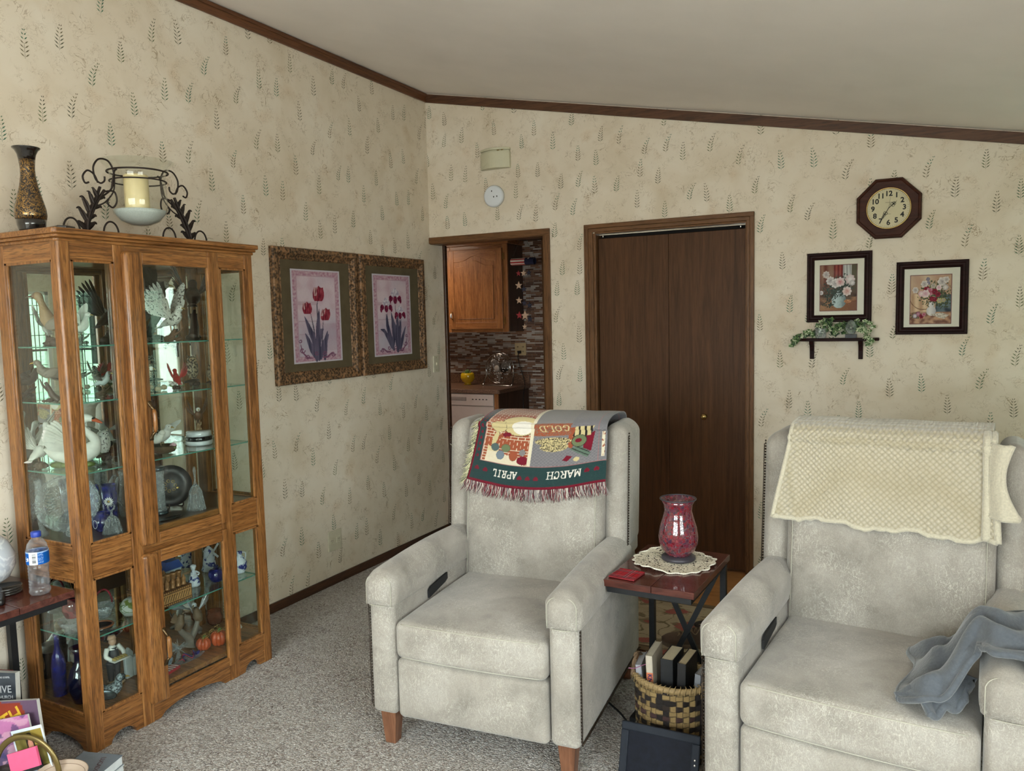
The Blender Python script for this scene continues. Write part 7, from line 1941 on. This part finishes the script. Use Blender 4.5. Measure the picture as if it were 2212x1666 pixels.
k('face_stile', lambda m: m.box(-.93, -.885, 1.663, 1.685, 1.41, 2.238), MO, bev=.002); k('face_stile', lambda m: m.box(-.335, -.28, 1.663, 1.685, 1.41, 2.238), MO, bev=.002)
k('face_rail', lambda m: m.box(-.885, -.335, 1.663, 1.685, 2.15, 2.238), MOx, bev=.002); k('face_rail', lambda m: m.box(-.885, -.335, 1.663, 1.685, 1.41, 1.455), MOx, bev=.002)
k('crown', lambda m: m.box(-.95, -.262, 1.645, KY-.004, 2.2, 2.24), MOx, bev=.004)
dd = k('door', lambda m: (m.box(-.893, -.835, 1.643, 1.663, 1.44, 2.165), m.box(-.388, -.328, 1.643, 1.663, 1.44, 2.165), m.box(-.835, -.388, 1.646, 1.660, 1.44, 2.165)), MO, bev=.002)
N = 20
arch = [(-.835+.447*i/N, 2.055+.052*math.exp(-((i/N-.5)/.2)**2)) for i in range(N+1)]
k('door_rail', lambda m: m.prism(arch+[(-.388, 2.165), (-.835, 2.165)], 'y', 1.643, 1.650), MOx, dd, bev=.003)
k('door_rail', lambda m: m.box(-.835, -.388, 1.643, 1.650, 1.44, 1.50), MOx, dd, bev=.002)
ar2 = [(-.805+.387*i/N, 2.015+.050*math.exp(-((i/N-.5)/.2)**2)) for i in range(N+1)]
k('raised_panel', lambda m: m.prism([(-.805, 1.53)]+ar2+[(-.418, 1.53)], 'y', 1.641, 1.648), MO, dd, bev=.006)
def hnd(m):
    m.tube([(-.862, 1.640, 1.60), (-.862, 1.622, 1.585), (-.862, 1.622, 1.545), (-.862, 1.640, 1.53)], .005, 7)
k('handle', hnd, M_brass, dd)
k('handle_grip', lambda m: m.tube([(-.862, 1.619, 1.585), (-.862, 1.617, 1.565), (-.862, 1.619, 1.545)], [.007, .011, .007], 8), M_white, dd)
k('hinge', lambda m: (m.box(-.322, -.308, 1.650, 1.664, 2.06, 2.12)), M_brass); k('hinge', lambda m: (m.box(-.322, -.308, 1.650, 1.664, 1.48, 1.54)), M_brass)
# neighbour cabinet at the left with an open shelf below
u2 = thing('kitchen_upper_cabinet', 'oak cabinet edge with hinges left of the arched door', 'cabinet', (-1.3, 1.70, 1.62))
k('carcass', lambda m: m.box(-1.7, -.965, 1.685, KY-.004, 1.72, 2.238), MO, u2, bev=.002)
k('door', lambda m: m.box(-1.5, -.99, 1.665, 1.685, 1.75, 2.2), MO, u2, bev=.004)
for z in (1.82, 2.08): k('hinge', lambda m: m.box(-.988, -.975, 1.668, 1.684, z-.03, z+.03), M_brass, u2)
k('open_shelf', lambda m: m.box(-1.7, -.94, 1.70, KY-.004, 1.43, 1.45), MOx, u2)
m = MB(); m.lathe([(.03,0),(.04,.01),(.04,.07),(.03,.09),(.03,.11),(0,.11)], n=18); o = obj('spice_jar', m, K_orange, None, loc=(-1.02, 1.80, 1.4506)); tag(o, 'small orange jar on the open shelf left of the arched cabinet', 'jar')
# base cabinets
bs = thing('kitchen_base_cabinet', 'dark brown end panel of the kitchen base cabinet', 'cabinet', (-.26, 1.65, 0))
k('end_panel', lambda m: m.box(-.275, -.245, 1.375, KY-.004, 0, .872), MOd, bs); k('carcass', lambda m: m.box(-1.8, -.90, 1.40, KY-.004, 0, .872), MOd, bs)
k('face_strip', lambda m: m.box(-.280, -.240, 1.36, 1.378, .09, .872), MO, bs, bev=.002)
ct = thing('countertop', 'brown speckled laminate kitchen countertop with backsplash lip', 'countertop', (-.8, 1.65, .873))
M_lam = m_speck('laminate', hexc(84,60,46), hexc(132,98,76), 160, .5)
m = MB(); m.prism([(-1.8, 1.345), (-.245, 1.345), (-.225, 1.365), (-.225, KY-.004), (-1.8, KY-.004)], 'z', .873, .91); obj('slab', m, M_lam, ct, wc=True, bev=.006)
m = MB(); m.box(-1.8, -.225, KY-.024, KY-.004, .910, .995); obj('backsplash_lip', m, M_lam, ct, wc=True, bev=.003)
dw = thing('dishwasher', 'white built in dishwasher with recessed handle and control buttons', 'dishwasher', (-.58, 1.36, .09))
M_dw = simple('appliance_white_warm_lit', hexc(206,190,182), .35, var=.01)  # white finish with the pinkish cast of the kitchen lighting put into the colour
k('body', lambda m: m.box(-.888, -.284, 1.375, 1.93, .09, .868), M_dw, dw)
dwd = k('door', lambda m: m.box(-.888, -.284, 1.352, 1.374, .20, .760), M_dw, dw, bev=.004)
cp = k('control_panel', lambda m: m.box(-.888, -.284, 1.348, 1.374, .765, .868), M_dw, dw, bev=.004)
k('handle_recess', lambda m: m.soft((-.66, 1.347, .822), (.20, .010, .035), .005, 4), simple('recess_grey', hexc(150,138,132), .5), cp)
k('buttons', lambda m: [m.box(-.50+q*.035, -.485+q*.035, 1.3465, 1.348, .818, .826) for q in range(5)], M_ink, cp)
k('toe_kick', lambda m: m.box(-.888, -.284, 1.40, 1.42, .0, .09), M_ink, dw)
t = thing('yellow_pot', 'small yellow footed ceramic planter with a succulent on the kitchen counter', 'planter', (-.80, 1.78, .9106))
m = MB(); m.lathe([(.036,0),(.040,.003),(.026,.014),(.052,.03),(.068,.065),(.064,.10),(.056,.112),(.052,.108),(.058,.08),(0,.07)], n=28); obj('pot', m, simple('yellow_glaze', hexc(216,176,28), .2, coat=.6), t)
m = MB()
for q in range(14): a = q*2.4; r = .006+.003*q; m.tube([(r*math.cos(a)*.4, r*math.sin(a)*.4, .08), (r*math.cos(a), r*math.sin(a), .125+.02*(1-q/14))], [.010, .003], 6)
obj('succulent', m, K_green, t)
t = thing('desk_fan', 'round chrome desk fan with tubular stand on the kitchen counter', 'fan', (-.43, 1.78, .9106), -.15)
m = MB(); R0 = .14; zc = .16
for r, y in ((R0, 0), (R0, -.05), (R0*.97, -.06)): m.tube([(r*math.cos(a), y, zc+r*math.sin(a)) for a in [q*pi/24 for q in range(48)]], .003, 6, closed=True)
for q in range(5):
    r = R0*(.3+.14*q); m.tube([(r*math.cos(a), -.066+.01*(q/5)**2, zc+r*math.sin(a)) for a in [p*pi/16 for p in range(32)]], .0012, 4, closed=True)
for q in range(24): a = q*pi/12; m.tube([(.03*math.cos(a), -.070, zc+.03*math.sin(a)), (R0*math.cos(a), -.058, zc+R0*math.sin(a))], .0012, 4); m.tube([(.03*math.cos(a), .030, zc+.03*math.sin(a)), (R0*math.cos(a), .0, zc+R0*math.sin(a))], .0012, 4)
obj('cage', m, M_chrome, t)
m = MB(); m.lathe([(0,-.076),(.026,-.075),(.032,-.068),(.0,-.066)], (0, 0, zc), 20, 'y'); obj('badge', m, simple('badge_grey', hexc(170,160,150), .4), t)
m = MB(); m.lathe([(.0,.07),(.035,.065),(.045,.03),(.0,.02)], (0, 0, zc), 20, 'y'); obj('motor', m, M_black, t)
for q in range(3):
    m = MB(); a = q*2*pi/3+.4; m.x = Matrix.Translation((0, -.02, zc)) @ Matrix.Rotation(-a, 4, 'Y') @ Matrix.Translation((.072, 0, 0)) @ Matrix.Rotation(.5, 4, 'X'); m.ell((0, 0, 0), (.056, .003, .034), 12, 8); obj('blade', m, simple('fan_blade', hexc(120,112,106), .3), t)
m = MB(); m.tube(spline([(-.148, -.02, zc), (-.158, -.03, .09), (-.165, -.07, .008), (-.14, -.09, .006), (.14, -.09, .006), (.165, -.07, .008), (.158, -.03, .09), (.148, -.02, zc)], 6), .006, 7); obj('stand', m, M_chrome, t)
t = thing('wall_outlet', 'double wall outlet plate on the kitchen mosaic tiles with a plugged cord', 'outlet', (-.322, KY, 1.238))
m = MB(); m.soft((0, -.003, 0), (.118, .006, .118), .003, 3); obj('cover_plate', m, simple('outlet_cream', hexc(206,182,140), .4, var=.02), t)
m = MB()
for x in (-.028, .028):
    for z in (.022, -.022): m.box(x-.006, x-.003, -.008, -.005, z-.006, z+.006); m.box(x+.003, x+.006, -.008, -.005, z-.006, z+.006)
obj('slots', m, M_ink, t)
m = MB(); m.box(-.372+.322-.014+.02, -.322+.322-.014, -.03, -.006, -.04, -.012)
P = [(-.028, -.022, -.03), (-.035, -.04, -.07), (-.01, -.05, -.16), (.03, -.06, -.26), (.062, -.10, -.33), (.075, -.16, -.42), (.082, -.18, -.60), (.085, -.18, -.9)]
o = MB().tube(spline(P, 6), .004, 6); o.box(-.040, -.016, -.034, -.0085, -.040, -.014)
oo = obj('power_cord', o, M_ink, None, loc=(-.322+.03, KY-.012, 1.238)); tag(oo, 'black power cord plugged in the kitchen outlet and hanging past the counter', 'cord')
# star chime
t = thing('star_wind_chime', 'red white and blue wind chime with hanging wooden stars in the kitchen', 'wind chime', (-.05, 1.53, 2.02))
def flag(u, v):
    a = v
    if u > .60: 
        for cx, cy in ((.70,.45),(.82,.52),(.76,.22),(.9,.3)):
            if math.hypot((u-cx)*2.8, v-cy) < .11: return bl((214,206,196))
        return bl((36,38,60))
    return bl((160,40,44)) if int(v*14) % 2 else bl((214,200,188))
paint('flag_can', lambda u, v: (-.115+.225*u, -.030*math.cos(2*pi*v), .03*math.sin(2*pi*v)), flag, 60, 60, painted('print_ink'), t)
m = MB(); m.tube(spline([(-.11, 0, .03), (-.06, 0, .13), (0, 0, .20), (.06, 0, .13), (.11, 0, .03)], 5), .001, 5)
for x, z in ((-.05, -.47), (.0, -.56), (.05, -.5)): m.tube([(x, 0, -.02), (x, 0, z)], .0007, 4)
m.tube([(0, 0, .20), (0, 0, .2198)], .0012, 5); obj('wire', m, M_ink, t)
def star(m, x, z, r):
    pts = []
    for q in range(10): a = pi/2+q*pi/5; rr_ = r if q % 2 == 0 else r*.42; pts.append((x+rr_*math.cos(a), z+rr_*math.sin(a)))
    m.prism(pts, 'y', -.004, .004)
SR = simple('star_red', hexc(156,40,48), .6); SW = simple('star_cream', hexc(206,176,150), .6); SB = simple('star_navy', hexc(44,46,68), .6)
for x, z, r, mt in ((-.05, -.10, .026, SR), (-.05, -.205, .036, SW), (-.05, -.335, .034, SW), (-.05, -.465, .036, SR), (.0, -.10, .03, SW), (.0, -.24, .028, SB), (.0, -.36, .028, SB), (.005, -.468, .045, SW), (.0, -.565, .026, SW), (.05, -.10, .026, SB), (.05, -.38, .03, SB), (.05, -.5, .03, SB)):
    m = MB(); star(m, x, z, r); obj('star', m, mt, t)
